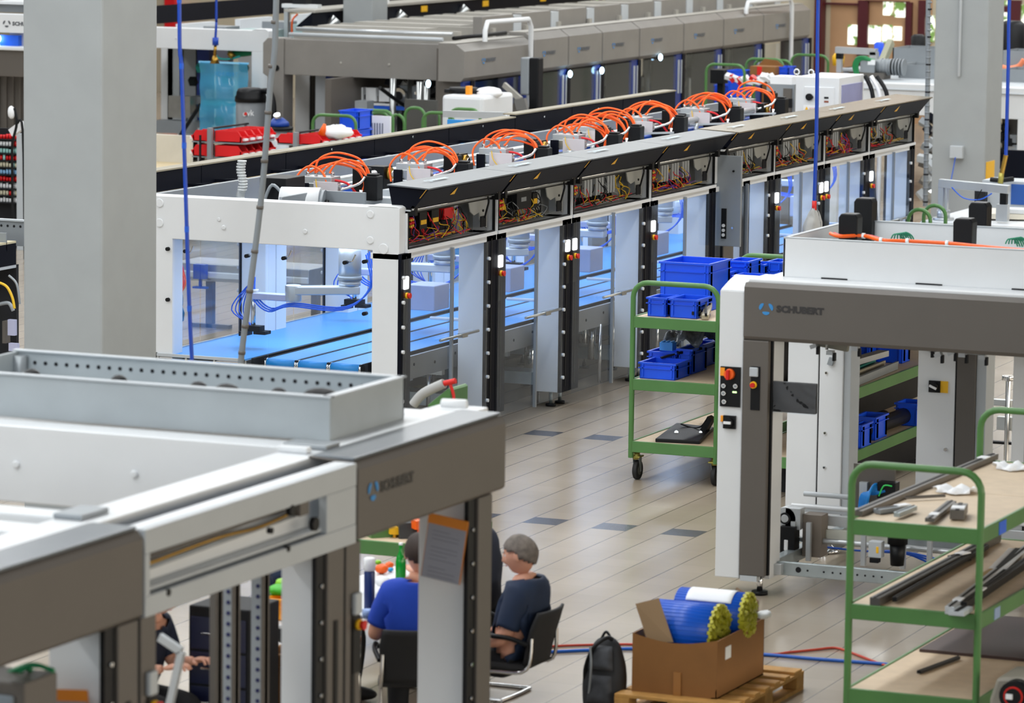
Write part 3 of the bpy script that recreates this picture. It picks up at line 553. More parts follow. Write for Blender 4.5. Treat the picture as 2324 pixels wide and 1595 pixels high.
# open section between the covers
m = MB(NM); ya, yb = 16.89, 19.19
m.box(XR-.05, XR, ya, yb, 2.19, 2.31, WH2); m.box(XR-.05, XR, ya, yb, 1.89, 1.99, WH2); m.box(XR-.05, XR-.001, ya+.001, ya+.05, 1.99, 2.19, WH2); m.box(XR-.05, XR-.001, yb-.35, yb-.001, 1.99, 2.19, WH2); m.box(XR-.14, XR-.12, ya, yb, 1.95, 2.22, WH)
m.box(XR-.28, XR-.12, ya, yb, 2.2, 2.21, DK); m.box(XR-.13, XR-.04, ya, yb, 2.29, 2.31, WH); m.box(XR-.12, XR-.03, ya, yb, 2.0, 2.02, WH2); o = m.build('open_channel', NM, .005)
m = MB(NM); m.cyl((XR-.08, ya+.05, 2.15), (XR-.08, yb-.45, 2.17), .016, GP, 8); m.cyl((XR-.07, ya+.05, 2.1), (XR-.07, yb-.5, 2.12), .013, GD, 8); m.tube([(XR-.06, ya+.05, 2.12), (XR-.05, ya+.8, 2.14), (XR-.05, ya+1.3, 2.125), (XR-.06, yb-.5, 2.15)], .01, BRS, 6)
m.box(XR-.09, XR-.02, yb-.62, yb-.52, 2.12, 2.2, GP); m.build('lift_rod', o)
for ppx, ppy, r in ((663, 1158, .028), (716, 1189, .036), (616, 1204, .016), (654, 1245, .016), (382, 1344, .018)):
    q_ = at(ppx, ppy, x=XR); y, z = q_.y, q_.z; m = MB(NM); m.cyl((XR-.02, y, z), (XR+.006, y, z), r, BK, 16); m.build('round_hole_plug', o)
def near_post(T, yl, yr, zt=1.89, xw=.3, lampside=None):
    c = MB(T); c.box(XR-.06-xw, XR-.05, yl+.06, yl+.3, .1, zt, WH); P_ = c.build('post', T, .008)
    c = MB(T); c.box(XR-.055, XR-.03, yl, yl+.10, .1, zt, BK)
    for k in range(9): c.cyl((XR-.03, yl+.05, .2+k*.19), (XR-.015, yl+.05, .2+k*.19), .012, CRM, 8)
    c.build('hinge_strip', P_)
    c = MB(T); c.box(XR-.055, XR-.012, yl+.10, yl+.29, .1, zt, GP)
    if yr-yl > .45: c.box(XR-.055, XR-.02, yl+.29, yl+.32, .1, zt, BK); c.box(XR-.055, XR-.012, yl+.32, yr, .1, zt, GP)
    c.build('post_cover', P_, .005)
    if yr-yl > .45:
        c = MB(T); c.box(XR-.015, XR-.004, yl+.17, yl+.21, 1.02, 1.52, BK); c.box(XR-.015, XR-.006, yl+.38, yl+.42, 1.0, 1.55, BK); c.build('handle_slot', P_)
        post_lamp(T, XR-.008, yr-.07, True, False)
near_post(NM, 16.55, 17.02); near_post(NM, 18.78, 19.27, xw=.2); near_post(NM, 20.7, 21.08)
for yy_ in (16.6, 20.8): m = MB(NM); m.box(-12.55, -12.3, yy_, yy_+.25, .1, 1.9, WH); m.build('post', NM)
# perforated tray
TG = M('tray_grey', 'a3abb0', .4); TR = MB(NM); xr = -9.52; p = at(757, 905, x=xr); y0 = 19.78; zt = 2.545; pb = at(918, 868, x=xr); y1 = pb.y; xl = at(39, 804, y=y1).x
t = .02
TR.box(xl, xr, y0, y0+t, 2.315, zt, TG); TR.box(xr-t, xr, y0+t, y1, 2.315, zt, TG); TR.box(xl, xl+t, y0+t, y1, 2.315, zt, TG); TR.box(xl, xr, y1-t, y1, 2.315, zt, TG)
TR.box(xl, xr, y0, y1, 2.31, 2.318, TG); TR.box(xl-.01, xr+.01, y0-.012, y0+.035, zt, zt+.012, WH2); TR.box(xl-.01, xr+.01, y1-.04, y1+.01, zt, zt+.012, WH2); TR.box(xr-.05, xr+.01, y0, y1, zt, zt+.012, WH2)
to = TR.build('roof_tray', NM, .004)
c = MB(NM); n = 34
for k in range(n): x = xl+.06+k*(xr-xl-.1)/n; c.cyl((x, y1-t-.001, zt-.06), (x, y1-t-.004, zt-.06), .0115, DK, 10)
c.build('hole_row', to)
for k, (px, py, s_) in enumerate(((72, 846, .1), (270, 860, .1), (450, 875, .11), (515, 880, .16), (632, 889, .1), (730, 890, .22))):
    q = at(px, py, y=19.95); c = MB(NM); c.blob((q.x, 19.95, q.z-.035), (s_*.55, .06, .06), BK, 8, 0); c.build('black_motor', to)
for x in (xl, ): c = MB(NM); c.cyl((xl+.05, y1-.05, 2.3), (xl+.05, y1-.05, zt-.02), .04, GD, 10); c.build('corner_tube', to)
# things hanging on the posts
def doc(px0, py0, px1, py1, tilt, yy, label, clip):
    a = at(px0, py0, y=yy); b = at(px1, py1, y=yy); wd = abs(b.x-a.x); ht = a.z-b.z; c_ = (a+b)/2
    T = thing('work_sheet', label, 'paper', (c_.x, yy, b.z)); m = MB(T); m.X = Matrix.Translation(c_) @ Matrix.Rotation(tilt, 4, 'Y')
    m.box(-wd/2, wd/2, -.003, .003, -ht/2, ht/2, M('grey_paper', '8e8f9a', .7, var=.02)); m.box(-wd/2-.006, wd/2+.006, .003, .006, -ht/2, ht/2+.02, M('orange_sleeve', 'c9781a', .5)); m.build('sheet', T)
    m = MB(T); m.X = Matrix.Translation(c_) @ Matrix.Rotation(tilt, 4, 'Y')
    m.box(-wd/2-.006, wd/2+.006, -.006, -.002, ht/2-.03, ht/2+.025, M('orange_sleeve')); m.build('clip', T)
    m = MB(T); m.X = Matrix.Translation(c_) @ Matrix.Rotation(tilt, 4, 'Y')
    for k in range(12):
        z = ht/2-.07-k*.023; 
        if k in (3, 8): continue
        m.box(-wd*.36, wd*(.36 if k % 3 else .1), -.0045, -.003, z, z+.005, M('faint_print', '7d7e88', .7))
    m.build('printed_lines', T)
doc(966, 1178, 1050, 1322, radians(8), 20.66, 'printed sheet in an orange sleeve hanging on the post beside the seated people', True)
doc(120, 1572, 200, 1690, radians(-4), 16.55, 'sheet with an orange top edge at the bottom left corner post', True)
# perforated uprights and poles inside the near machine
def upright(px, x0, x1, yy, zt, label, holes=True):
    a = at(px, 1450, y=yy); T = thing('perforated_upright' if holes else 'support_pole', label, 'upright', (a.x, yy, 0)); m = MB(T); w2 = (x1-x0)/2
    m.box(a.x-w2, a.x+w2, yy, yy+.04, 0, zt, GD if holes else GP); m.box(a.x+w2-.01, a.x+w2, yy-.03, yy+.06, 0, zt, GP); m.build('profile', T, .003)
    if holes:
        m = MB(T)
        for k in range(24): m.cyl((a.x, yy-.001, .25+k*.058), (a.x, yy-.004, .25+k*.058), .0115, M('dark_blue_hole', '141a50', .5), 10)
        m.build('hole_row', T)
upright(518, 0, .085, 19.4, 1.86, 'perforated grey upright, left of the two under the near machine beam')
upright(585, 0, .085, 19.9, 1.86, 'perforated grey upright, right of the two under the near machine beam')
upright(485, 0, .05, 18.7, 1.86, 'plain grey pole left of the perforated uprights', False)
T = thing('folding_bracket', 'bent grey bracket leaning beside the dark clothing below the near beam', 'bracket', (-10.5, 18.5, 0)); m = MB(T)
a = at(362, 1445, y=18.4); b = at(412, 1478, y=18.4); c = at(385, 1600, y=18.4); m.bar(a, b, .03, .045, ALU); m.bar(b, c, .03, .04, ALU); m.bar(c, (c.x, c.y, 0), .03, .04, ALU); m.build('bar', T, .004)
# bottom-left corner clutter
T = thing('electrical_box', 'grey electrical box with green hoses in the bottom left corner', 'box', (-9.8, 15.9, 0)); m = MB(T); a = at(0, 1545, y=15.9); b = at(56, 1640, y=15.9)
m.box(a.x-.3, b.x, 15.9, 16.2, 0, a.z, GP); m.box(a.x-.2, b.x-.05, 15.88, 15.9, a.z-.25, a.z-.06, M('small_label', '7f8a94', .5)); m.build('housing', T, .01)
m = MB(T); g = M('green_hose', '0d7a48', .4); p = [at(x, y, y=16.1) for x, y in ((-10, 1545), (30, 1522), (75, 1508), (122, 1522))]; m.tube(p, .012, g, 8); p = [at(x, y, y=16.1) for x, y in ((-10, 1560), (20, 1545), (60, 1515), (85, 1512))]; m.tube(p, .009, g, 8); m.tube([at(60, 1515, y=16.1), at(85, 1508, y=16.3)+Vector((0, .1, -.1)), (b.x-.05, 16.1, a.z-.02)], .012, g, 8); m.build('green_hoses', T)
# ---------------------------------------------------------------- portal machine at the right
YF = 28.25
RP = thing('packaging_machine', 'white and taupe machine frame at the right with large maker name and covered screen', 'machine', (-9, YF, 0))
m = MB(RP); m.box(-10.455, -10.265, YF+.02, YF+.34, .12, 2.245, WH); m.prism([(YF+.02, 2.245), (YF+.34, 2.245), (YF+.34, 2.33), (YF+.2, 2.3)], 'x', -10.455, -10.265, WH); CC = m.build('control_column', RP, .008)
m = MB(RP); m.box(-10.435, -10.28, YF+.005, YF+.02, 1.39, 1.685, BK); o = m.build('button_panel', CC)
m = MB(RP); p = at(1656, 849, y=YF); m.cyl((p.x, YF+.005, p.z), (p.x, YF-.03, p.z), .042, M('orange_switch', 'f2641a', .4), 14, .036); m.ob((p.x, YF-.04, p.z), (.02, .03, .07), RE); m.box(p.x-.075, p.x-.04, YF, YF+.006, p.z-.015, p.z+.045, M('orange_plate', 'f29a1a', .5)); m.build('main_switch', o)
for px, py in ((1643, 875), (1670, 876), (1643, 892), (1644, 911)):
    p = at(px, py, y=YF); m = MB(RP); m.cyl((p.x, YF+.005, p.z), (p.x, YF-.015, p.z), .017, CRM, 14); m.cyl((p.x, YF-.015, p.z), (p.x, YF-.02, p.z), .01, GD, 10); m.build('push_button', o)
p = at(1668, 890, y=YF); m = MB(RP); m.box(p.x-.02, p.x+.012, YF, YF+.006, p.z-.006, p.z+.006, M('green_led', 'bff0a0', .4, emit=1.0)); m.build('display', o)
p = at(1654, 958, y=YF); m = MB(RP); m.box(p.x-.045, p.x+.05, YF-.002, YF+.02, p.z-.048, p.z+.048, BK); m.cyl((p.x, YF, p.z), (p.x, YF-.03, p.z), .038, BK, 14); m.ob((p.x, YF-.035, p.z), (.055, .02, .018), PW); m.box(p.x-.065, p.x-.045, YF, YF+.02, p.z-.0, p.z+.045, M('orange_plate')); m.build('rotary_switch', CC)
m = MB(RP); m.prism([(YF+.05, 1.9), (YF+.02, 1.89), (YF, 1.92), (YF, 2.28), (YF+.03, 2.31), (YF+.3, 2.325), (YF+.3, 2.31), (YF+.06, 2.29)], 'x', -10.262, -7.0, GP); m.box(-10.262, -7.0, YF+.05, YF+.09, 1.9, 2.3, GP); FB = m.build('front_cover', RP, .006)
g = MB(RP); logo(g, (-10.135, YF, 2.105), .078, (1, 0, 0), (0, 0, 1), LGT, LGI); g.build('printed_logo', FB)
m = MB(RP); m.box(-10.25, -7.0, YF+.06, YF+.42, 2.2, 2.335, WH); m.box(-10.3, -10.0, YF+.34, YF+2.6, 2.1, 2.3, WH); m.build('top_beam', RP, .01)
m = MB(RP); m.box(-10.262, -10.065, YF+.005, YF+.06, .15, 1.89, GP); m.box(-10.262, -10.05, YF+.06, YF+.09, .15, 1.89, BK); PO = m.build('front_post', RP, .006)
m = MB(RP); m.box(-10.10, -10.055, YF+.1, YF+.32, .12, 1.9, WH); m.box(-10.25, -10.1, YF+.12, YF+.32, .12, 1.9, WH); m.build('post_side_sheet', PO, .004)
m = MB(RP); m.box(-10.195, -10.125, YF-.002, YF+.005, 1.38, 1.70, BK); m.build('lamp_strip', PO)
p = at(1712, 845, y=YF); m = MB(RP); m.box(p.x-.033, p.x+.033, YF-.02, YF, p.z-.03, p.z+.038, WH2); m.build('indicator_lamp', PO, .006)
p = at(1711, 873, y=YF); m = MB(RP); m.cyl((p.x, YF, p.z), (p.x, YF-.02, p.z), .026, YL, 14); m.cyl((p.x, YF-.02, p.z), (p.x, YF-.045, p.z), .017, RE, 12); m.build('emergency_stop', PO)
m = MB(RP); m.box(-10.25, -10.12, YF, YF+.08, .11, .15, WH2); m.cyl((-10.13, YF+.1, .02), (-10.13, YF+.1, .16), .022, CRM, 10); m.cyl((-10.13, YF+.1, 0), (-10.13, YF+.1, .03), .06, BK, 16); m.build('levelling_foot', PO)
m = MB(RP); a = at(1752, 864, y=YF+.1); b = at(1853, 940, y=YF+.1); m.box(a.x, b.x, YF+.08, YF+.12, b.z, a.z, BK); m.bar((-10.08, YF+.1, (a.z+b.z)/2), (a.x, YF+.1, (a.z+b.z)/2), .02, .03, BK); SC = m.build('touch_screen', RP, .006)
m = MB(RP)
def wrap(u, v): return (a.x-.005+(b.x-a.x+.01)*u, YF+.072+.006*sin(9*u+5*v)+.004*sin(23*u*v+4*u)+random.uniform(-.002, .002), b.z-.005+(a.z-b.z+.01)*v)
m.grid(wrap, 22, 16, glassm('crinkled_wrap', 'e8eaee', .08)); m.build('plastic_wrap', SC)
# tray box on top
a = at(1776, 629, z=2.33); tx0 = a.x; ty0 = a.y; b = at(1776, 540, y=ty0); tz = b.z; c = at(1976, 502, z=tz); tb = at(1976, 502, z=tz).y
m = MB(RP); m.box(tx0, -6.9, ty0, ty0+.02, 2.335, tz, WH); m.box(tx0, tx0+.02, ty0, tb, 2.335, tz, WH); m.box(tx0, -6.9, tb-.02, tb, 2.335, tz, WH); m.box(tx0, -6.9, ty0, tb, 2.33, 2.34, WH2)
m.box(tx0, -6.9, ty0-.003, ty0+.03, tz, tz+.01, WH2); m.box(tx0, tx0+.035, ty0, tb, tz, tz+.01, WH2); m.box(tx0, -6.9, tb-.03, tb, tz, tz+.01, WH2); TY = m.build('roof_tray', RP, .004)
m = MB(RP)
for k in range(3): m.box(tx0+.3+k*.72, tx0+.5+k*.72, ty0-.006, ty0+.01, 2.334, 2.346, DK)
m.build('drain_slot', TY)
for px, py, hh in ((1928, 545, .2), (2188, 556, .2), (1962, 520, .24), (2222, 530, .24)):
    q = at(px, py, z=2.56); m = MB(RP); m.prism([(q.x-.07, 2.34), (q.x+.07, 2.34), (q.x+.075, 2.56+hh-.03), (q.x+.055, 2.56+hh), (q.x-.055, 2.56+hh), (q.x-.075, 2.56+hh-.03)], 'y', q.y-.05, q.y+.08, BK); m.build('black_motor', TY, .01)
m = MB(RP); p = [at(x, y, z=2.6) for x, y in ((1885, 530), (1905, 536), (1960, 535), (2000, 545), (2060, 547), (2150, 552), (2230, 560), (2400, 575))]; m.tube(p, .014, ORG, 8); m.tube([q+Vector((.02, .03, .0)) for q in p], .011, RC, 8)
for q in p[2:6]: m.cyl(q-Vector((.012, 0, 0)), q+Vector((.012, 0, 0)), .021, PW, 10)
m.build('orange_cable_bundle', TY)
m = MB(RP)
for px, py in ((2040, 534), (2300, 545)):
    q = at(px, py, z=2.58)
    for k in range(6): m.tube([q+Vector((.018*k-.06, .02*k, -.03)), q+Vector((.018*k-.04, 0, .005+.004*k)), q+Vector((.018*k, .03, .0)), q+Vector((.018*k+.02, .05, -.05))], .006, M('teal_cable', '2a8f6c', .5), 6)
m.build('teal_cables', TY)
# rear columns of that machine
def column_panel(px0, pxm, px1, pxr, yy, zb, zt, mat2, label=None):
    a, b, c, d = (at(x, 900, y=yy).x for x in (px0, pxm, px1, pxr))
    m = MB(RP); m.box(a, b-.008, yy, yy+.25, zb, zt, WH); m.box(b-.008, b+.004, yy+.01, yy+.2, zb, zt, BK); m.box(b+.004, c, yy-.004, yy+.25, zb, zt, mat2); 
    if d > c: m.box(c, d, yy+.02, yy+.24, zb, zt, WH2)
    return m
m = column_panel(1787, 1858, 1912, 1928, 30.2, .12, 1.95, WH); RC1 = m.build('rear_post', RP, .005)
for z in (.68, .95, 1.42): m = MB(RP); p = at(1874, 900, y=30.19); m.cyl((p.x, 30.2, z), (p.x, 30.185, z), .012, CRM, 10); m.cyl((p.x, 30.186, z), (p.x, 30.182, z), .007, BK, 8); m.build('panel_screw', RC1)
m = MB(RP); p = at(1886, 820, y=30.18); m.ob((p.x, 30.18, p.z), (.04, .03, .06), GD, (0, .3, 0)); m.build('sensor', RC1)
m = column_panel(2082, 2169, 2213, 2236, 30.2, .12, 1.95, GP); RC2 = m.build('rear_post', RP, .005)
m = MB(RP); p = at(2121, 877, y=30.19); m.box(p.x-.045, p.x+.045, 30.18, 30.2, p.z-.045, p.z+.045, BK); m.cyl((p.x, 30.18, p.z), (p.x, 30.15, p.z), .036, BK, 14); m.ob((p.x, 30.145, p.z), (.06, .015, .016), PW, (0, .4, 0)); m.box(p.x+.047, p.x+.105, 30.19, 30.2, p.z-.045, p.z+.045, YL); m.build('rotary_switch', RC2)
m = MB(RP); p = at(2146, 1020, y=30.19); m.cyl((p.x, 30.2, p.z), (p.x, 30.18, p.z), .014, CRM, 10); m.build('panel_lock', RC2)
m = column_panel(2298, 2330, 2420, 2430, 29.3, .12, 1.95, GP); m.build('rear_post', RP, .005)
# grippers peeping below the beam
m = MB(RP)
for px, py in ((1848, 785), (1885, 800), (1942, 790), (2108, 792), (2130, 805), (2185, 805), (2230, 810), (2160, 800)):
    q = at(px, py, y=28.9); m.ob(q, (.05, .06, .03), ALU, (0, .4*(px % 3-1), 0)); m.ob(q+Vector((.03, 0, -.03)), (.018, .04, .06), DK); m.cyl(q+Vector((-.03, 0, .02)), q+Vector((-.03, 0, .12)), .012, ST, 8)
m.bar(at(1848, 775, y=28.95), at(1925, 790, y=28.95), .05, .05, M('dusty_canvas', '8f8c80', .8)); m.bar(at(2100, 790, y=28.95), at(2240, 802, y=28.95), .03, .03, WH2); m.build('gripper_rail', RP)
# lower transport unit
m = MB(RP); m.box(-10.05, -7.4, 28.5, 28.54, .13, .23, ZN)
m.box(-10.08, -10.0, 28.44, 28.58, .14, .22, ALU); m.box(-10.14, -10.08, 28.46, 28.56, .13, .22, BK); m.box(-10.14, -10.06, 28.55, 30.2, .15, .24, ZN); m.box(-10.0, -7.4, 30.1, 30.14, .13, .23, ZN)
BF = m.build('base_frame', RP, .004)
m = MB(RP)
for k, px in enumerate((1812, 1833, 1870, 1890, 1908, 1946, 1964, 1983, 2002)):
    q = at(px, 1287, y=28.5); m.cyl((q.x, 28.5, .18), (q.x, 28.497, .18), .022 if k == 0 else .008, DK, 10)
m.build('drilled_holes', BF)
m = MB(RP); zc = .5
m.box(-10.2, -7.4, 29.2, 29.24, zc-.1, zc-.02, ALU); m.box(-10.2, -7.4, 29.5, 29.53, zc-.06, zc+.0, WH2); m.cyl((-10.2, 29.22, zc+.03), (-7.4, 29.22, zc+.03), .018, WH, 8); m.cyl((-10.2, 29.5, zc+.08), (-7.4, 29.5, zc+.08), .02, WH2, 8); m.cyl((-10.1, 29.1, zc-.2), (-7.4, 29.1, zc-.2), .022, ALU, 8)
m.box(-9.9, -9.3, 29.15, 29.2, zc-.2, zc-.12, M('scuffed_white', 'c8c8bd', .5)); m.box(-10.05, -9.9, 29.05, 29.2, zc-.32, zc-.0, M('bronze_grey', '7c7268', .5)); m.build('transport_rails', BF, .003)
m = MB(RP); p = at(1782, 1176, y=29.0); m.cyl((p.x, 29.12, p.z), (p.x, 29.0, p.z), .085, ALU, 24); m.cyl((p.x, 29.0, p.z), (p.x, 28.99, p.z), .045, BK, 16); m.cyl((p.x, 28.99, p.z), (p.x, 28.985, p.z), .03, ALU, 16); m.box(p.x, p.x+.12, 29.0, 29.1, p.z-.08, p.z+.08, ALU); m.build('pulley_head', BF, .004)
m = MB(RP); p = at(1788, 1255, y=28.95); m.box(p.x-.07, p.x+.05, 28.95, 29.07, p.z-.08, p.z+.2, BK); m.box(p.x-.03, p.x+.0, 28.94, 28.95, p.z+.02, p.z+.1, PW); m.box(p.x-.03, p.x, 28.94, 28.95, p.z-.05, p.z+.01, YL); m.build('drive_motor', BF, .01)
m = MB(RP)
for px in (1800, 1835, 1960, 2050, 2110):
    q = at(px, 1250, y=29.0); m.bar((q.x, 29.0, .16), (q.x, 29.0, .45), .035, .035, ALU)
m.build('support_legs', BF)
m = MB(RP); q = at(1990, 1245, y=28.75); m.box(q.x-.05, q.x+.05, 28.7, 28.78, q.z-.06, q.z+.06, WH2); m.box(q.x-.04, q.x+.03, 28.7, 28.76, q.z-.1, q.z-.06, BK); m.ob((q.x+.02, 28.7, q.z), (.02, .01, .05), YL); m.build('valve_box', BF, .006)
m = MB(RP); q = at(2037, 1240, y=28.8); m.cyl((q.x, 28.8, q.z-.14), (q.x, 28.8, q.z+.02), .05, BK, 12, .06); m.cyl((q.x, 28.8, q.z+.02), (q.x, 28.8, q.z+.18), .075, BK, 14); m.build('vacuum_cup', BF)
m = MB(RP); bc2 = M('cyan_hose', '157fd0', .4)
for k in range(7): q = at(1985, 1130, y=28.9); m.tube([q+Vector((-.12+.01*k, 0, -.12)), q+Vector((-.1+.015*k, -.02*k, .02)), q+Vector((.0, 0, .03+.012*k)), q+Vector((.08, .02*k, .06))], .010, bc2, 6)
for k in range(5): q = at(1860, 1240, y=29.3+.08*k); m.tube([q, q+Vector((.35, .02, -.01)), q+Vector((.7, -.05*(k % 2), .01)), q+Vector((1.0, 0, -.02-.02*k)), q+Vector((1.15, -.1, .1))], .008, BC, 6)
m.build('blue_hoses', BF)
m = MB(RP); q = at(1995, 1095, y=29.0); m.box(q.x-.2, q.x+.12, 29.0, 29.03, q.z-.2, q.z+.13, GP); m.box(q.x+.02, q.x+.16, 28.9, 29.0, q.z-.1, q.z+.02, BK); m.box(q.x-.14, q.x-.08, 28.96, 29, q.z-.25, q.z+.0, WH2); m.tube([q+Vector((.04, -.12, -.08)), q+Vector((.08, -.13, -.0)), q+Vector((.14, -.12, 0))], .006, M('lime_cable', '38d060', .4), 6); m.build('valve_plate', BF)
q = at(1876, 1248, z=.02); T = thing('suction_plate', 'dark shiny round foot plate on the floor under the right machine', 'plate', (q.x, q.y, 0)); m = MB(T); m.lathe((q.x, q.y, 0), [(.09, 0), (.1, .02), (.05, .05), (.03, .07)], CRM, 24); m.build('disc', T)
# units behind its right side
T = thing('conveyor_stand', 'steel stand with brackets behind the right cart, at the picture edge', 'stand', (-9.0, 31.2, 0)); m = MB(T); yy = 31.2
for pxa, pya, pxb, pyb, mm in ((2243, 905, 2324, 925, ST), (2240, 1000, 2324, 1012, DK), (2262, 945, 2300, 978, ST)):
    a = at(pxa, pya, y=yy); b = at(pxb, pyb, y=yy); m.box(a.x, b.x+.2, yy, yy+.06, b.z, a.z, mm)
a = at(2290, 900, y=yy); m.cyl((a.x, yy-.03, .05), (a.x, yy-.03, 1.32), .02, CRM, 10); m.cyl((a.x, yy-.03, 1.32), (a.x, yy-.03, 1.36), .05, CRM, 12); m.cyl((a.x+.1, yy-.03, .3), (a.x+.1, yy-.03, 1.1), .012, CRM, 10); m.box(a.x-.2, a.x+.3, yy-.1, yy+.15, 0, .06, ZN); m.build('frame', T, .004)
# ---------------------------------------------------------------- green shelf trolleys
def trolley(label, x0, x1, y0, y1, shelves=(.34, .88, 1.42), ht=1.72, front=True, back=True, wheels=True, zb=.24):
    T = thing('shelf_trolley', label, 'trolley', ((x0+x1)/2, (y0+y1)/2, 0)); r = .023
    for yy, on, nm in ((y0, front, 'push_handle'), (y1, back, 'push_handle')):
        m = MB(T); c = .13
        if on: pts = [(x0, yy, zb-.04), (x0, yy, ht-c)]+[(x0+c*(1-cos(t)), yy, ht-c+c*sin(t)) for t in [pi/2*k/5 for k in range(1, 6)]]+[(x1-c*(1-cos(t)), yy, ht-c+c*sin(t)) for t in [pi/2*k/5 for k in range(5, 0, -1)]]+[(x1, yy, ht-c), (x1, yy, zb-.04)]; m.tube(pts, r, GR, 12, smooth=False)
        else:
            for xx in (x0, x1): m.bar((xx, yy, zb-.04), (xx, yy, shelves[-1]), .04, .04, GR)
        m.build(nm if on else 'corner_posts', T)
    for z in shelves:
        m = MB(T); m.box(x0+.01, x1-.01, y0-.015, y0+.01, z-.09, z+.006, GR); m.box(x0+.01, x1-.01, y1-.01, y1+.015, z-.09, z+.006, GR); m.box(x0-.012, x0+.01, y0, y1, z-.09, z+.006, GR); m.box(x1-.01, x1+.012, y0, y1, z-.09, z+.006, GR)
        o = m.build('shelf_frame', T, .004); m = MB(T); ym = (y0+y1)/2
        m.box(x0+.012, x1-.012, y0+.012, ym-.004, z-.02, z, BRD); m.box(x0+.012, x1-.012, ym+.004, y1-.012, z-.02, z, BRD); m.build('shelf_board', o)
    if wheels:
        for xx in (x0+.03, x1-.03):
            for yy in (y0+.06, y1-.06):
                m = MB(T); m.cyl((xx-.02, yy+.03, .085), (xx+.02, yy+.03, .085), .085, RB, 22); m.cyl((xx-.023, yy+.03, .085), (xx+.023, yy+.03, .085), .045, M('wheel_hub', '4a4a44', .5), 16)
                o = m.build('castor', T, .006); m = MB(T); m.box(xx-.045, xx+.045, yy-.045, yy+.06, .2, .212, M('brass_plated', 'a39a4a', .4, .5)); m.cyl((xx, yy, .18), (xx, yy, .24), .03, M('brass_plated'), 12)
                for s_ in (-.03, .027): m.prism([(yy-.02, .2), (yy+.05, .2), (yy+.045, .07), (yy+.02, .07)], 'x', xx+s_, xx+s_+.003, ZN)
                m.build('fork', o)
    return T
def crate(label, x0, x1, y0, y1, z0, z1, mt_=BL, name='storage_crate', group=None, tagp=False, cat='crate'):
    T = thing(name, label, cat, ((x0+x1)/2, (y0+y1)/2, z0), group=group); m = MB(T); t = .008; i = .012
    m.box(x0+i, x1-i, y0+i, y1-i, z0, z0+.008, mt_)
    m.box(x0+i, x1-i, y0+i, y0+i+t, z0, z1, mt_); m.box(x0+i, x1-i, y1-i-t, y1-i, z0, z1, mt_); m.box(x0+i, x0+i+t, y0+i, y1-i, z0, z1, mt_); m.box(x1-i-t, x1-i, y0+i, y1-i, z0, z1, mt_)
    m.build('crate_body', T, .003)
    m = MB(T); rz = z1-.012
    for a, b, c, d in ((x0, x1, y0, y0+i+.01), (x0, x1, y1-i-.01, y1), (x0, x0+i+.01, y0+i+.01, y1-i-.01), (x1-i-.01, x1, y0+i+.01, y1-i-.01)): m.box(a, b, c, d, rz, z1+.004, mt_)
    if z1-z0 > .1:
        for xx in (x0+.05*(x1-x0)+.02, x1-.05*(x1-x0)-.03): m.box(xx, xx+.012, y0, y0+i, z0+.02, rz, mt_); m.box(x1-i, x1, y0+.05, y0+.062, z0+.02, rz, mt_); m.box(x1-i, x1, y1-.062, y1-.05, z0+.02, rz, mt_)
        zr = z1-.05*(1 if z1-z0 < .25 else 1.6); m.box(x0, x1, y0, y0+i, zr, zr+.008, mt_); m.box(x1-i, x1, y0, y1, zr, zr+.008, mt_)
    m.build('rim', T)
    if tagp: m = MB(T); xc = (x0+x1)/2; m.box(xc-.03, xc+.03, y0-.002, y0, (z0+z1)/2-.005, (z0+z1)/2+.04, PW); m.build('paper_tag', T)
    return T
def crate_px(label, pa, pb, ptop, yy, z0, dep, **k):
    a = at(pa, ptop, y=yy); b = at(pb, ptop, y=yy); return crate(label, a.x, b.x, yy, yy+dep, z0, max(a.z, z0+.04), **k)
MC = trolley('green shelf trolley loaded with blue crates in the middle of the aisle', -12.95, -12.17, 32.88, 35.5)
crate_px('tall blue crate standing on the top shelf of the middle trolley', 1495, 1612, 594, 33.55, 1.42, .55)
crate_px('narrow blue crate right behind the tall one on the middle trolley', 1612, 1640, 622, 34.2, 1.42, .4)
crate_px('small blue crate with a white note inside, front left on the top shelf', 1466, 1514, 675, 32.98, 1.42, .3)
q = at(1490, 672, y=33.1); m = MB((q.x, 33.1, 1.42)); m.ob((q.x, 33.1, 1.535), (.1, .08, .008), PW, (.1, .1, .2)); m.ob((q.x, 33.12, 1.49), (.12, .14, .1), M('small_parts', '6a6d72', .5)); tag(m.build('note_paper'), 'white note lying in the small front left crate of the middle trolley', 'paper')
crate_px('small blue crate beside the noted one on the top shelf of the middle trolley', 1517, 1584, 678, 32.98, 1.42, .36)
T = thing('metal_brackets', 'loose beige aluminium brackets on the top shelf beside the small crates', 'brackets', (-12.3, 33.1, 1.42)); m = MB(T); al = M('beige_aluminium', 'b5ac98', .45, .4)
for k, (pa, pb, d) in enumerate(((1570, 1622, 0), (1585, 1628, .06), (1575, 1618, .13), (1600, 1630, -.05))):
    a = at(pa, 712, y=33.0+d); b = at(pb, 690, y=33.5+d); m.bar((a.x, 33.0+d, 1.445), (b.x-.05, 33.4+d, 1.445+.02*k), .06, .04, al); m.bar((a.x+.02, 32.97+d, 1.47), (b.x-.04, 33.3+d, 1.48+.02*k), .02, .03, DK)
m.build('profile_pieces', T, .003)
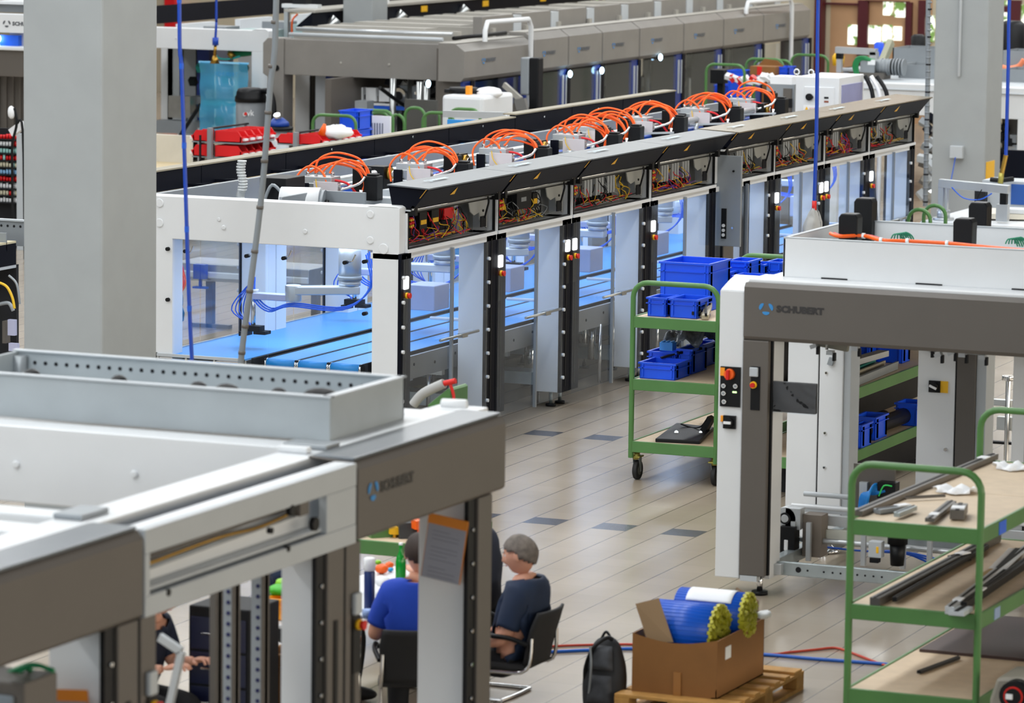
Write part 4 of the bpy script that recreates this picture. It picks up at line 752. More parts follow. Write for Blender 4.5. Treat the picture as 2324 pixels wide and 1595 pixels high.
for k, (pa, pb, pt, yy, z0, dp, lb) in enumerate(((1648, 1700, 592, 34.6, 1.62, .35, 'blue crate with a white sheet on top of the pile behind the portal column'), (1638, 1690, 622, 34.5, 1.42, .3, 'low blue crate under the pile at the rear of the middle trolley'),
    (1700, 1735, 600, 34.9, 1.42, .3, 'blue crate with crumpled papers at the rear of the middle trolley'), (1738, 1775, 594, 35.0, 1.42, .3, 'rearmost blue crate on the middle trolley by the white tray box'), (1660, 1720, 626, 34.2, 1.42, .28, 'wide low blue crate in front of the rear pile on the middle trolley'))):
    crate_px(lb, pa, pb, pt, yy, z0, dp)
m = MB((-12.4, 34.7, 1.85))
for k in range(7): q = at(1648+k*14, 597+random.randint(0, 22), y=34.8+.05*k); m.ob((q.x, q.y, q.z), (.09, .06, .006), PW, (random.uniform(-.5, .5), random.uniform(-.5, .5), random.random()))
tag(m.build('loose_papers'), 'crumpled white slips lying in the rear blue crates', 'paper', kind='stuff')
# middle shelf
crate_px('low blue crate at the front left of the middle shelf', 1448, 1534, 822, 32.96, .88, .38)
crate_px('blue crate with a paper tag stacked behind the low front crate', 1468, 1536, 797, 33.36, .88, .3, tagp=True)
for k in range(4): crate_px(('blue crate second in the row on the middle shelf', 'blue crate third in the row on the middle shelf', 'blue crate fourth in the row on the middle shelf, under the grey bag', 'last blue crate in the row on the middle shelf, by the post')[k], 1534+k*24, 1572+k*20, 792-k*9, 33.4+k*.42, .88, .4)
m = MB((-12.7, 33.5, 1.2)); q = at(1516, 785, y=33.45); m.ob((q.x, 33.45, q.z), (.12, .1, .07), M('light_blue_packet', '3f8fd8', .5)); 
for k in range(9): m.cyl((q.x-.04+.04*(k % 3), 33.42+.03*(k//3), q.z+.035), (q.x-.04+.04*(k % 3), 33.42+.03*(k//3), q.z+.045), .012, M('light_blue_packet'), 8)
tag(m.build('parts_packet'), 'small light blue packet on the crate of the middle shelf', 'packet')
m = MB((-12.4, 33.8, 1.1)); a = at(1522, 810, y=33.7); b = at(1622, 752, y=34.1)
def bagf(u, v): return (a.x+(b.x-a.x+.1)*u, 33.5+.5*v+.04*sin(9*u), 1.14+.16*sin(pi*v)*(.5+.5*u)+.03*sin(13*u+7*v)+random.uniform(-.02, .02))
m.grid(bagf, 16, 12, M('grey_plastic_bag', '5d646c', .25, var=.4, scale=18)); tag(m.build('plastic_bag', solid=.003), 'crumpled dark grey plastic bag lying over the crates of the middle shelf', 'bag')
m = MB((-12.6, 33.3, 1.1)); p = [at(1500, 812, y=33.3), at(1540, 800, y=33.4), at(1590, 790, y=33.6)]; m.bar(p[0], p[1], .04, .015, BK); m.bar(p[1], p[2], .05, .02, BK); tag(m.build('black_strip'), 'black strip lying across the crates of the middle shelf', 'strip')
# laptop
T = thing('laptop', 'closed black laptop on the bottom shelf of the middle trolley', 'laptop', (-12.5, 33.3, .34)); m = MB(T)
c = [at(1487, 998, z=.36), at(1588, 1003, z=.36), at(1620, 972, z=.36), at(1535, 962, z=.36)]
m.add([p+Vector((0, 0, -.02)) for p in c]+[p+Vector((0, 0, .012)) for p in c], [(0, 3, 2, 1), (4, 5, 6, 7), (0, 1, 5, 4), (1, 2, 6, 5), (2, 3, 7, 6), (3, 0, 4, 7)], BK); m.build('case', T, .006)
m = MB(T); m.cyl(at(1535, 981, z=.372), at(1535, 981, z=.376), .018, CRM, 12); m.cyl(at(1590, 981, z=.372), at(1590, 981, z=.376), .014, CRM, 12); m.build('round_marks', T)
T = thing('charger', 'black cable and charger beside the laptop on the trolley', 'charger', (-12.2, 33.6, .36)); m = MB(T); q = at(1607, 955, y=33.6); m.ob((q.x, 33.6, .43), (.05, .1, .14), BK, (0, .5, 0)); m.tube([at(1545, 962, y=33.7), at(1570, 970, y=33.7), at(1590, 968, y=33.6), (q.x, 33.55, .47)], .007, BK, 6); m.build('adapter', T)
# second trolley seen through the portal machine
C2T = trolley('green flat-topped trolley with profiles seen through the right portal machine', -11.95, -11.04, 32.62, 36.9, front=False, back=False)
for k, (dx, dz, mt_, lb) in enumerate(((.0, 0, TQ, 'teal'), (.09, .0, TQ, 'dark teal'), (.18, .0, al, 'beige'), (.05, .05, TQ, 'upper teal'), (.3, .0, GD, 'grey'))):
    mt2 = M('sea_green_profile', '2e7d74', .4) if mt_ is TQ else mt_
    m = MB((-11.4, 33, .88)); m.bar((-11.4+dx, 32.9, .91+dz), (-11.45+dx, 34.6, .91+dz), .07, .05, mt2); m.bar((-11.37+dx, 32.9, .945+dz), (-11.42+dx, 34.6, .945+dz), .02, .02, mt2); tag(m.build('metal_profile'), '%s profile bar lying on the trolley behind the portal machine' % lb, 'profile', 'profiles on the rear trolley')
m = MB((-11.2, 33, .98)); m.bar((-11.4, 33.2, 1.0), (-11.25, 34.6, 1.02), .1, .05, ALU); tag(m.build('metal_profile'), 'bright aluminium profile lying highest on the trolley behind the portal machine', 'profile', 'profiles on the rear trolley')
for k, (pa, pb, pt, yy, z0, dp, lb) in enumerate(((1700, 1732, 822, 33.0, .88, .4, 'blue crate between the two light columns on the rear trolley'), (1935, 1990, 912, 33.9, .34, .35, 'dark blue crate on the bottom shelf of the rear trolley'), (1945, 1975, 790, 34.8, .88, .4, 'blue crate at the back of the rear trolley top'), (1985, 2050, 795, 35.0, .88, .25, 'blue crate with a white tag at the back of the rear trolley top'), (2030, 2090, 880, 34.9, .34, .3, 'blue crate at the far end of the rear trolley bottom shelf'), (1932, 1958, 935, 33.4, .34, .3, 'small blue crate low on the rear trolley'))):
    if k == 5: z0 = .34
    a = at(pa, pt, y=yy); b = at(pb, pt, y=yy); crate(lb, a.x, b.x, yy, yy+dp, z0, z0+.2)
for k, (z0_, z1_) in enumerate(((0.0, .23), (.34, .78), (.88, 1.33))):  # the lowest stands in for shade under the trolley, the others are cases
    m = MB((-11.7, 34, z0_)); m.box(-11.9 if k else -11.7, -11.62 if k else -11.15, 32.9 if k != 1 else 34.6, 36.8, z0_, z1_, DK); tag(m.build('case_and_shade_block'), ('low black block added for the floor shade under the rear trolley', 'long dark case at the back of the bottom shelf of the rear trolley', 'long dark case at the back of the middle shelf of the rear trolley')[k], 'case')
m = MB((-11.3, 33.4, .34)); m.cyl((-11.2, 32.8, .43), (-11.15, 34.9, .43), .07, BK, 16); m.cyl((-11.38, 32.8, .41), (-11.33, 34.9, .41), .06, DK, 16); tag(m.build('black_roll'), 'black foil roll lying on the bottom shelf of the rear trolley', 'roll')
# right trolley
x0, x1, y0, y1 = -7.955, -7.13, 23.9, 26.6
RT = trolley('large green shelf trolley at the right with long profiles and no crates', x0, x1, y0, y1, shelves=(.34, .87, 1.395), ht=1.745)
m = MB(RT); m.box(x1+.012, x1+.015, y0+.35, y0+.5, 1.31, 1.39, BC); m.box(x1+.012, x1+.015, y0+.3, y0+.42, .79, .86, M('pale_blue_label', '8fa4c8', .5)); m.build('side_label', RT)
def lbar(p, q, w_, h_, mt_, label, cat='profile', name='metal_profile', tagw=None, group='profiles on the right trolley'):
    T = thing(name, label, cat, p, group=group); m = MB(T); m.bar(p, q, w_, h_, mt_); m.bar(Vector(p)+Vector((0, 0, h_/2)), Vector(q)+Vector((0, 0, h_/2)), w_*.3, .008, DK); m.build('bar', T, .003)
    if tagw is not None: P_, Q_ = Vector(p), Vector(q); c = P_.lerp(Q_, tagw); d = (Q_-P_).normalized(); m = MB(T); m.bar(c-d*.05+Vector((0, 0, h_/2+.003)), c+d*.05+Vector((0, 0, h_/2+.003)), w_*.9, .008, PW); m.build('paper_tag', T)
zT, zM, zB = 1.395, .87, .34
def fz(px, py, z): p = at(px, py, z=z); return (p.x, p.y, z)
zz = zT+.02
lbar(fz(1945, 1165, zz), fz(2255, 1035, zz), .07, .035, GP, 'long grey profile reaching over the back of the right trolley', tagw=.92)
lbar(fz(1990, 1160, zz), fz(2062, 1150, zz), .06, .03, GD, 'short profile with a white tag at the front of the top shelf', tagw=.8)
lbar(fz(2035, 1168, zz+.01), fz(2075, 1152, zz+.01), .04, .03, ZN, 'clear-wrapped stub at the front of the top shelf')
lbar(fz(2055, 1130, zz), fz(2145, 1125, zz), .02, .015, GP, 'thin grey rod in the middle of the top shelf')
lbar(fz(2110, 1180, zz+.01), fz(2160, 1140, zz), .06, .025, GP, 'flat grey profile poking over the front edge of the top shelf', tagw=.2)
lbar(fz(2172, 1168, zz+.02), fz(2180, 1152, zz+.02), .09, .06, GP, 'short square grey block with a white tag on the top shelf', tagw=.3)
m = MB((-7.4, 24.9, zT))
def film(px, py, r, lb, z):
    q = at(px, py, z=z); m = MB((q.x, q.y, z)); ph = random.random()*6
    m.grid(lambda u, v: (q.x+r*(u-.5)*2*(1+.2*sin(9*v+ph)), q.y+r*(v-.5)*1.6*(1+.3*sin(7*u+ph)), z+.005+.04*abs(sin(7*u+ph)*sin(6*v))+.01*random.random()), 9, 9, PW); tag(m.build('plastic_wrap', solid=.002), lb, 'wrap')
film(2170, 1118, .13, 'crumpled white film in the middle of the top shelf of the right trolley', zT)
film(2300, 1065, .12, 'white film at the far right edge of the top shelf', zT)
zz = zM+.03
lbar(fz(1985, 1365, zz), fz(2262, 1220, zz), .065, .05, M('dark_aluminium', '4e4c4a', .35, .4), 'long dark profile lying along the middle shelf of the right trolley')
lbar(fz(2030, 1360, zz), fz(2240, 1240, zz), .03, .03, BK, 'thin black profile beside the long dark one on the middle shelf')
lbar(fz(2155, 1385, zz), fz(2340, 1240, zz), .06, .05, ALU, 'pale clamped profile at the right edge of the middle shelf', tagw=.1)
lbar(fz(2185, 1375, zz), fz(2345, 1265, zz), .05, .05, BK, 'black profile with pale clamps at the right edge of the middle shelf', tagw=.25)
lbar(fz(2170, 1392, zz), fz(2190, 1380, zz), .1, .03, WH2, 'white clamp end hanging over the front of the middle shelf')
lbar(fz(2240, 1310, zz-.02), fz(2300, 1280, zz-.02), .16, .004, M('ochre_sheet', 'b08a34', .5), 'ochre sheet on the middle shelf under the black profile', 'sheet', 'flat_sheet')
lbar(fz(2265, 1290, zz+.02), fz(2310, 1245, zz+.02), .12, .004, PW, 'white sheet resting on the profiles at the right edge', 'sheet', 'flat_sheet')
lbar(fz(2160, 1270, zz), fz(2195, 1262, zz), .07, .05, BK, 'small black and white block on the middle shelf', 'block', 'clamp_block', tagw=.7)
lbar(fz(2085, 1525, zB+.015), fz(2175, 1492, zB+.015), .03, .02, BK, 'black bar lying on the bottom shelf of the right trolley')
m = MB((-7.5, 25.9, zB)); m.box(x0+.05, x1-.02, 25.2, 26.55, zB, zB+.02, M('dark_brown_board', '3d2a26', .5)); tag(m.build('dark_board'), 'dark brown board on the rear half of the bottom shelf', 'board')
T = thing('floor_machine', 'grey hooded unit with a dark wheel at the bottom right corner', 'machine', (-6.9, 23.6, 0)); m = MB(T); a = at(2245, 1595, y=23.6); b = at(2262, 1538, y=23.6)
m.prism([(a.x, 0), (a.x, a.z+.02), (b.x, b.z), (b.x+.5, b.z+.05), (b.x+.6, 0)], 'y', 23.6, 24.0, M('beige_hood', '8f8a7e', .45)); m.build('hood', T, .02)
m = MB(T); c = at(2300, 1580, y=23.5); m.cyl((c.x, 23.6, c.z), (c.x, 23.5, c.z), .09, BK, 20); m.cyl((c.x, 23.5, c.z), (c.x, 23.49, c.z), .06, RE, 16); m.cyl((c.x, 23.49, c.z), (c.x, 23.485, c.z), .05, BK, 16); m.box(c.x-.04, c.x, 23.47, 23.49, c.z-.015, c.z+.015, PW); m.build('wheel', T)
# ---------------------------------------------------------------- box on pallet, backpack, floor hoses
T = thing('wooden_pallet', 'wooden pallet under the cardboard box near the bottom edge', 'pallet', (-9.1, 24.5, 0)); 
for k in range(7): m = MB(T); y = 23.98+k*.19; m.box(-9.53, -8.72, y, y+.1+(.04 if k in (0, 6) else 0), .122, .144, WOOD); m.build('deck_board', T, .003)
for xx in (-9.53, -9.17, -8.82):
    m = MB(T); m.box(xx, xx+.1, 23.98, 25.3, .1, .122, WOOD); m.box(xx, xx+.1, 23.98, 25.3, 0, .022, WOOD)
    m.build('runner', T)
    for yy in (23.98, 24.56, 25.16): m = MB(T); m.box(xx, xx+.1, yy, yy+.14, .022, .1, WOOD); m.build('block', T, .003)
bx0, bx1, by0, by1, bz0, bz1 = -9.46, -8.885, 24.1, 24.97, .144, .52
T = thing('cardboard_box', 'open brown cardboard box on the pallet holding rolled blue mats', 'box', ((bx0+bx1)/2, (by0+by1)/2, bz0)); m = MB(T); t = .008
m.box(bx0, bx1, by0, by1, bz0, bz0+t, CB)
m.grid(lambda u, v: (bx0+(bx1-bx0)*u, by0-.01*sin(pi*u)*v, bz0+(bz1-bz0-(.04*sin(pi*u)))*v), 14, 6, CB); m.box(bx0, bx0+t, by0, by1, bz0, bz1, CB); m.box(bx1-t, bx1, by0, by1, bz0, bz1-.005, CB); m.box(bx0, bx1, by1-t, by1, bz0, bz1, CB)
m.build('box_walls', T); m = MB(T); p = at(1653, 1480, x=bx1+.002); m.box(bx1, bx1+.002, p.y-.05, p.y+.05, p.z-.04, p.z+.04, PW); m.build('paper_label', T)
m = MB(T); m.box((bx0+bx1)/2+.0, (bx0+bx1)/2+.05, by0-.013, by0-.004, bz0, bz0+.15, M('brown_tape', '96652f', .35)); m.build('tape', T)
m = MB((-9.4, 24.2, .4)); a, b, c, d = at(1442, 1370, y=24.13), at(1495, 1357, y=24.16), at(1528, 1457, y=24.13), at(1470, 1457, y=24.12); m.add([a, b, c, d], [(0, 3, 2, 1)], M('grey_cardboard', '8e7455', .75)); tag(m.build('cardboard_flap', solid=.006), 'grey-brown cardboard piece standing at the left in the box', 'cardboard')
m = MB((-8.9, 24.8, .6)); a, b, c = at(1655, 1368, y=24.9), at(1672, 1332, y=24.95), at(1722, 1362, y=24.95); m.add([a, b, c, (c.x, c.y, .45), (a.x, a.y, .45)], [(0, 1, 2, 3, 4)], M('grey_cardboard')); tag(m.build('cardboard_flap', solid=.006), 'grey cardboard corner sticking up behind the rolled mats', 'cardboard')
BM = M('blue_plastic_mat', '0a55c4', .35, var=.06); YG = M('yellow_green_plastic', 'b0ac2e', .5, var=.2, scale=30)
def roll(label, xa, xb, yc, zc, r, inner):
    T = thing('mat_roll', label, 'roll', ((xa+xb)/2, yc, zc-r)); m = MB(T)
    m.cyl((xa, yc, zc), (xb, yc, zc), r, BM, 40)
    for k in range(40): t0 = 2*pi*k/40; m.bar((xa, yc+r*cos(t0), zc+r*sin(t0)), (xb, yc+r*cos(t0), zc+r*sin(t0)), .004, .004, BM)
    m.build('mat', T)
    m = MB(T); n = 46
    for tr_ in range(3):
        rr = r*(1-.27*tr_)
        for k in range(int(n*(1-.25*tr_))):
            t0 = 2*pi*k/int(n*(1-.25*tr_)); m.ob((xb+.004+.01*(k % 2), yc+rr*cos(t0)*.97, zc+rr*sin(t0)*.97), (.02, .022, .022), YG, (t0, 0, 0))
    for k in range(70): t0 = random.random()*6.28; rr = r*random.random()**.5*.92; m.ob((xb+.008+random.random()*.02, yc+rr*cos(t0), zc+rr*sin(t0)), (.03, .03, .02), YG, (t0, random.random(), 0))
    m.cyl((xb, yc, zc), (xb+.004, yc, zc), r*.96, YG, 24); m.cyl((xb+.004, yc, zc-.01), (xb+.012, yc, zc-.01), r*.3, M('dark_blue_core', '101a55', .5), 16)
    m.build('toothed_edge', T); m = MB(T); m.cyl((xa-.004, yc, zc), (xa, yc, zc), r*.5, PW, 16); m.build('end_cap', T); return T
roll('front rolled blue mat with yellow-green toothed ends in the box', bx0+.05, bx1-.1, 24.37, .52, .175, 1)
roll('rear rolled blue mat lying higher in the box under white paper', bx0+.1, bx1-.02, 24.68, .585, .14, 1)
m = MB((-9.2, 24.58, .7)); m.grid(lambda u, v: (-9.28+.31*u, 24.68+.147*cos(pi*(.42+.38*v)+.0), .585+.147*sin(pi*(.42+.38*v))), 8, 10, PW); tag(m.build('white_sheet', solid=.002), 'white paper sheet wrapped over the rear rolled mat', 'paper')
m = MB((-8.8, 24.7, .55))
m.blob((-8.85, 24.86, .56), (.045, .09, .025), PW, 8, .15); tag(m.build('crumpled_paper'), 'crumpled white paper at the right end of the rolled mats', 'paper')
# backpack
T = thing('backpack', 'black and grey backpack standing on the floor left of the cardboard box', 'backpack', (-9.66, 24.12, 0)); BG = M('backpack_fabric', '26272a', .75, var=.25, scale=10); m = MB(T)
def bpf(u, v):
    t = v*2*pi; z = u*.47; pf = max(0.0, 1-u**5)**.5*(.88+.12*sin(pi*min(1, u*1.3))); w_ = .138*pf+.004; d_ = .10*pf*(1.1-.3*u)+.004; c_, s_ = cos(t), sin(t)
    return (-9.66+w_*abs(c_)**.75*(1 if c_ > 0 else -1), 24.12+d_*abs(s_)**.8*(1 if s_ > 0 else -1)+.05*u, z)
m.grid(bpf, 24, 36, BG); m.build('bag_body', T)
FG = M('grey_fabric', '3b3d42', .7, var=.35, scale=14)
m = MB(T); m.grid(lambda u, v: (-9.655+.095*(2*u-1)*(1-.15*v), 24.035-.05*(max(0, 1-(2*u-1)**4)*max(0, 1-(2*v-1)**4))**.5+.01+.035*v, .05+.2*v), 14, 10, FG); m.build('front_pocket', T)
m = MB(T); m.grid(lambda u, v: (-9.655+.085*(2*u-1)*(1-.3*v), 24.05-.035*(max(0, 1-(2*u-1)**4)*max(0, 1-(2*v-1)**4))**.5+.045*v, .27+.15*v), 14, 10, FG); m.build('front_flap', T)
m = MB(T); m.tube([(-9.76, 24.1, .1), (-9.77, 24.07, .25), (-9.71, 24.05, .4), (-9.64, 24.1, .47), (-9.6, 24.12, .46)], .013, BK, 8); m.tube([(-9.72, 24.03, .42), (-9.7, 24.0, .3), (-9.72, 24.02, .12)], .008, GD, 6); m.tube([(-9.69, 24.14, .45), (-9.66, 24.15, .5), (-9.62, 24.14, .455)], .01, BK, 6); m.build('strap', T)
def hose(pts, r, mt_, label, z=None):
    m = MB(); m.tube([fz(*p, r+.001) for p in pts], r, mt_, 8, 6); tag(m.build('floor_hose'), label, 'hose')
hose([(1128, 1482), (1230, 1468), (1340, 1463), (1440, 1462), (1560, 1468), (1733, 1484), (1790, 1480), (1850, 1474), (1895, 1470), (1930, 1480), (1990, 1503), (2040, 1520)], .009, M('red_rubber_hose', 'b33a26', .5), 'thin red hose running across the floor behind the box')
hose([(1128, 1484), (1230, 1480), (1340, 1475), (1440, 1472), (1560, 1476), (1733, 1485), (1850, 1495), (2000, 1506), (2060, 1512)], .012, M('blue_rubber_hose', '0b56b4', .45), 'blue hose running across the floor beside the red one')
# green box truck with pump between machines
T = thing('tool_caddy', 'small green bin with a grey rag and a red-handled tool behind the tray box', 'bin', (-10.9, 22.6, 0))
yy = 26.5; m = MB(T); a = at(970, 925, y=yy); b = at(1024, 880, y=yy); m.prism([(a.x, .3), (a.x, a.z+.02), (b.x-.02, b.z+.0), (b.x, b.z-.02), (b.x, .3)], 'y', yy, yy+.3, GR); m.bar((a.x, yy+.1, 0), (a.x, yy+.1, .3), .03, .03, GR); m.bar((b.x-.02, yy+.1, 0), (b.x-.02, yy+.1, .3), .03, .03, GR); m.build('bin_body', T, .01)
m = MB(T); p = [at(938, 918, y=yy), at(962, 892, y=yy), at(1008, 870, y=yy)]; m.tube(p, .035, M('grey_rag', 'a8a9a8', .8), 10); m.tube([p[2], at(1034, 864, y=yy)], .02, RE, 10); m.tube([at(1022, 872, y=yy), at(1030, 900, y=yy), at(1026, 925, y=yy)], .012, RE, 8); m.bar(at(1018, 921, y=yy), at(1040, 917, y=yy), .015, .015, BC); m.build('tool', T)
# ---------------------------------------------------------------- people
SKIN = M('skin', 'cf9880', .55, var=.06, scale=12)
def skin_mesh(nodes, edges, rad, mt_, root=0, sub=2):
    me = bpy.data.meshes.new('tmp'); me.from_pydata(nodes, edges, []); o = bpy.data.objects.new('tmp', me); COL.objects.link(o)
    o.modifiers.new('s', 'SKIN'); sv = me.skin_vertices[0].data
    for i, r in enumerate(rad): sv[i].radius = r if isinstance(r, tuple) else (r, r)
    for i in range(len(nodes)): sv[i].use_root = (i == root)
    s_ = o.modifiers.new('u', 'SUBSURF'); s_.levels = sub; s_.render_levels = sub
    dg = bpy.context.evaluated_depsgraph_get(); dg.update(); ev = o.evaluated_get(dg); m2 = bpy.data.meshes.new_from_object(ev)
    vs = [v.co.copy() for v in m2.vertices]; fs = [tuple(p.vertices) for p in m2.polygons]
    bpy.data.objects.remove(o); bpy.data.meshes.remove(me); bpy.data.meshes.remove(m2); return vs, fs
def g_(v, c, s): return math.exp(-((v-Vector(c)).length/s)**2)
def head_pt(v, sc=1.0):
    x, y, z = v; k = 1+.32*min(0, z)
    p = Vector((x*.077*k, y*.098*(1+.1*min(0, z)) , z*.118))
    if y > 0: p.y += .03*g_(v, (0, .98, -.18), .17)+.012*g_(v, (0, .95, .08), .12)-.012*(g_(v, (.34, .9, .12), .16)+g_(v, (-.34, .9, .12), .16))+.008*g_(v, (0, .93, .3), .3)+.008*g_(v, (0, .8, -.55), .16)+.014*g_(v, (0, .62, -.85), .25)-.006*g_(v, (0, .86, -.44), .08)
    else: p.y -= .012*g_(v, (0, -.9, .2), .6)
    return p*sc
def person(label, loc, rz, J_, shirt, pants, hair, lean=0, shoe=True, hairlen=.55, beard=False, tilt=(0, 0)):
    T = thing('person', label, 'person', loc, rz)
    n = ['pel', 'sp', 'ch', 'nk', 'hb', 'sL', 'eL', 'wL', 'sR', 'eR', 'wR', 'hL', 'kL', 'aL', 'tL', 'hR', 'kR', 'aR', 'tR']
    ix = {k: i for i, k in enumerate(n)}; P_ = [Vector(J_[k]) for k in n]
    E_ = [('pel', 'sp'), ('sp', 'ch'), ('ch', 'nk'), ('nk', 'hb'), ('ch', 'sL'), ('sL', 'eL'), ('eL', 'wL'), ('ch', 'sR'), ('sR', 'eR'), ('eR', 'wR'), ('pel', 'hL'), ('hL', 'kL'), ('kL', 'aL'), ('aL', 'tL'), ('pel', 'hR'), ('hR', 'kR'), ('kR', 'aR'), ('aR', 'tR')]
    R_ = dict(pel=.135, sp=.125, ch=.138, nk=.058, hb=.052, sL=.076, eL=.05, wL=.027, hL=.09, kL=.06, aL=.04, tL=.035); 
    for k in ('s', 'e', 'w', 'h', 'k', 'a', 't'): R_[k+'R'] = R_[k+'L']
    vs, fs = skin_mesh([tuple(p) for p in P_], [(ix[a], ix[b]) for a, b in E_], [R_[k] for k in n], SKIN)
    def near_bone(v):
        best = (99, None, 0)
        for a, b in E_:
            A, B = P_[ix[a]], P_[ix[b]]; d = B-A; t = max(0, min(1, (v-A).dot(d)/d.dot(d))); dd = (v-(A+d*t)).length/((R_[a]*(1-t)+R_[b]*t))
            if dd < best[0]: best = (dd, (a, b), t)
        return best[1], best[2]
    tor = {('pel', 'sp'), ('sp', 'ch')}
    vs = [Vector(v) for v in vs]; ax = (P_[ix['sR']]-P_[ix['sL']]).normalized()
    for i, v in enumerate(vs):
        e_, t_ = near_bone(v)
        if e_ in tor or (e_[0] == 'ch' and e_[1] != 'nk' and t_ < .6):
            A = P_[ix[e_[0]]]; B = P_[ix[e_[1]]]; c = A if e_[0] == 'ch' else A.lerp(B, t_); off = (v-c).dot(ax); vs[i] = v+ax*off*.30*(1-.6*t_*(e_[0] == 'ch'))
    bvs = vs; bfs = fs; bnm = [Vector((0, 0, 0)) for _ in vs]
    for f in fs:
        nn = (vs[f[1]]-vs[f[0]]).cross(vs[f[2]]-vs[f[0]])
        for i in f: bnm[i] += nn
    bnm = [n_.normalized() if n_.length > 0 else n_ for n_ in bnm]
    def shirt_ok(e, t): return e in tor or (e == ('ch', 'nk') and t < .9) or (e[0] == 'ch' and e[1][0] == 's') or (e[0][0] == 's' and e[1][0] == 'e' and t < .78) or (e[0] == 'pel' and t < .15)
    def pants_ok(e, t): return (e == ('pel', 'sp') and t < .3) or e[0] == 'pel' and e[1][0] == 'h' or (e[0][0] == 'h' and e[1][0] == 'k') or (e[0][0] == 'k' and t < .93)
    m = MB(); m.add(vs, fs, SKIN, True)
    HM = Matrix.Translation(P_[ix['hb']]+Vector((0, .02, .105))) @ Euler((radians(-tilt[0]), 0, radians(tilt[1]))).to_matrix().to_4x4()
    N = 22
    def dirv(i, k): t = pi*i/N; p = 2*pi*k/(2*N); return Vector((sin(t)*cos(p), sin(t)*sin(p), cos(t)))
    hv = [HM @ head_pt(dirv(i, k)) for i in range(N+1) for k in range(2*N)]
    ff = [(i*2*N+k, (i+1)*2*N+k, (i+1)*2*N+(k+1) % (2*N), i*2*N+(k+1) % (2*N)) for i in range(N) for k in range(2*N)]
    m.add(hv, ff, SKIN, True)
    for s_ in (-1, 1):
        m.X = HM; m.blob((s_*.078, -.005, .0), (.012, .02, .032), SKIN, 8); m.X = None
        for w_, e_ in (('w'+'LR'[s_ > 0], 'e'+'LR'[s_ > 0]),):
            W, Ev = P_[ix[w_]], P_[ix[e_]]; d = (W-Ev).normalized(); sd = d.cross(Vector((0, 0, 1)))
            sd = sd.normalized() if sd.length > .1 else Vector((1, 0, 0)); up = sd.cross(d)
            m.X = Matrix.Translation(W+d*.05) @ Matrix((sd, d, up)).transposed().to_4x4(); m.blob((0, 0, 0), (.042, .055, .018), SKIN, 8)
            for fk in range(4): L_ = (.062, .075, .07, .055)[fk]; x_ = -.03+.02*fk; m.tube([(x_, .03, 0), (x_*1.05, .045+L_*.45, -.004), (x_*1.08, .04+L_*.85, -.018), (x_*1.05, .035+L_*1.02, -.036)], .0088, SKIN, 8, 3)
            m.tube([(-s_*.034, -.01, -.003), (-s_*.06, .02, -.012), (-s_*.064, .05, -.022)], .0105, SKIN, 8, 3); m.X = None
    m.X = HM
    for s_ in (-1, 1): m.blob((s_*.029, .083, .016), (.011, .008, .008), PW, 6); m.blob((s_*.029, .0885, .016), (.005, .004, .005), BK, 6); m.ob((s_*.03, .092, .036), (.03, .008, .006), hair, (0, -s_*.1, 0))
    m.ob((0, .094, -.05), (.04, .01, .006), M('lip', 'a8615a', .5)); m.X = None
    m.build('body', T, loc=(0, 0, 0))
    # hair shell
    m = MB(); vs = []; keep = []
    for i in range(N+1):
        for k in range(2*N):
            v = dirv(i, k); vs.append(HM @ (head_pt(v)*1.05+Vector((0, -.003, .003))))
    for i in range(N):
        for k in range(2*N):
            v = dirv(i+.5, k+.5)
            if v.z > .02+hairlen*v.y*1.15+(.16 if abs(v.x) > .9 and v.y > -.2 else 0): keep.append((i*2*N+k, (i+1)*2*N+k, (i+1)*2*N+(k+1) % (2*N), i*2*N+(k+1) % (2*N)))
    m.add(vs, keep, hair, True); m.build('hair', T, loc=(0, 0, 0), solid=-.01)
    for nm, mt_, off, ok in (('shirt', shirt, .014, shirt_ok), ('trousers', pants, .016, pants_ok)):
        use = [ok(*near_bone(v)) for v in bvs]; me_ = MB(); idx = {}; vs = []
        for i, v in enumerate(bvs):
            if use[i]: idx[i] = len(vs); vs.append(v+bnm[i]*off)
        me_.add(vs, [[idx[i] for i in f] for f in bfs if all(use[i] for i in f)], mt_, True); me_.build(nm, T, loc=(0, 0, 0), solid=-.008)
    m = MB()
    for s_ in 'LR': a, t = P_[ix['a'+s_]], P_[ix['t'+s_]]; d = (t-a); c = a.lerp(t, .45); m.blob((c.x, c.y, .045), (.05, .13, .045), RB, 8, rot=math.atan2(-d.x, d.y))
    m.build('shoes', T, loc=(0, 0, 0)); return T
def seated(sc=.93, lean=.0, armL=None, armR=None, fwd=.0):
    J_ = dict(pel=(0, 0, .50), sp=(0, .0-lean*.3, .70), ch=(0, .0-lean+fwd, .93), nk=(0, .02-lean+fwd*1.4, 1.08), hb=(0, .05-lean+fwd*1.6, 1.15), sL=(-.185, -lean+fwd, 1.01), sR=(.185, -lean+fwd, 1.01),
              eL=(-.23, .08-lean+fwd, .74), eR=(.23, .08-lean+fwd, .74), wL=(-.17, .31-lean+fwd, .80), wR=(.17, .31-lean+fwd, .80), hL=(-.1, .04, .49), hR=(.1, .04, .49), kL=(-.13, .44, .49), kR=(.13, .44, .49), aL=(-.13, .40, .08), aR=(.13, .40, .08), tL=(-.14, .54, .04), tR=(.14, .54, .04))
    if armL: J_['eL'], J_['wL'] = armL
    if armR: J_['eR'], J_['wR'] = armR
    return {k: (v[0]*sc, v[1]*sc, v[2]*sc) for k, v in J_.items()}
HB = M('dark_brown_hair', '2a1b14', .7, var=.2, scale=30); HG = M('greying_short_hair', '68605a', .75, var=.3, scale=26); HBL = M('brown_hair', '4a3020', .7, var=.2, scale=30)
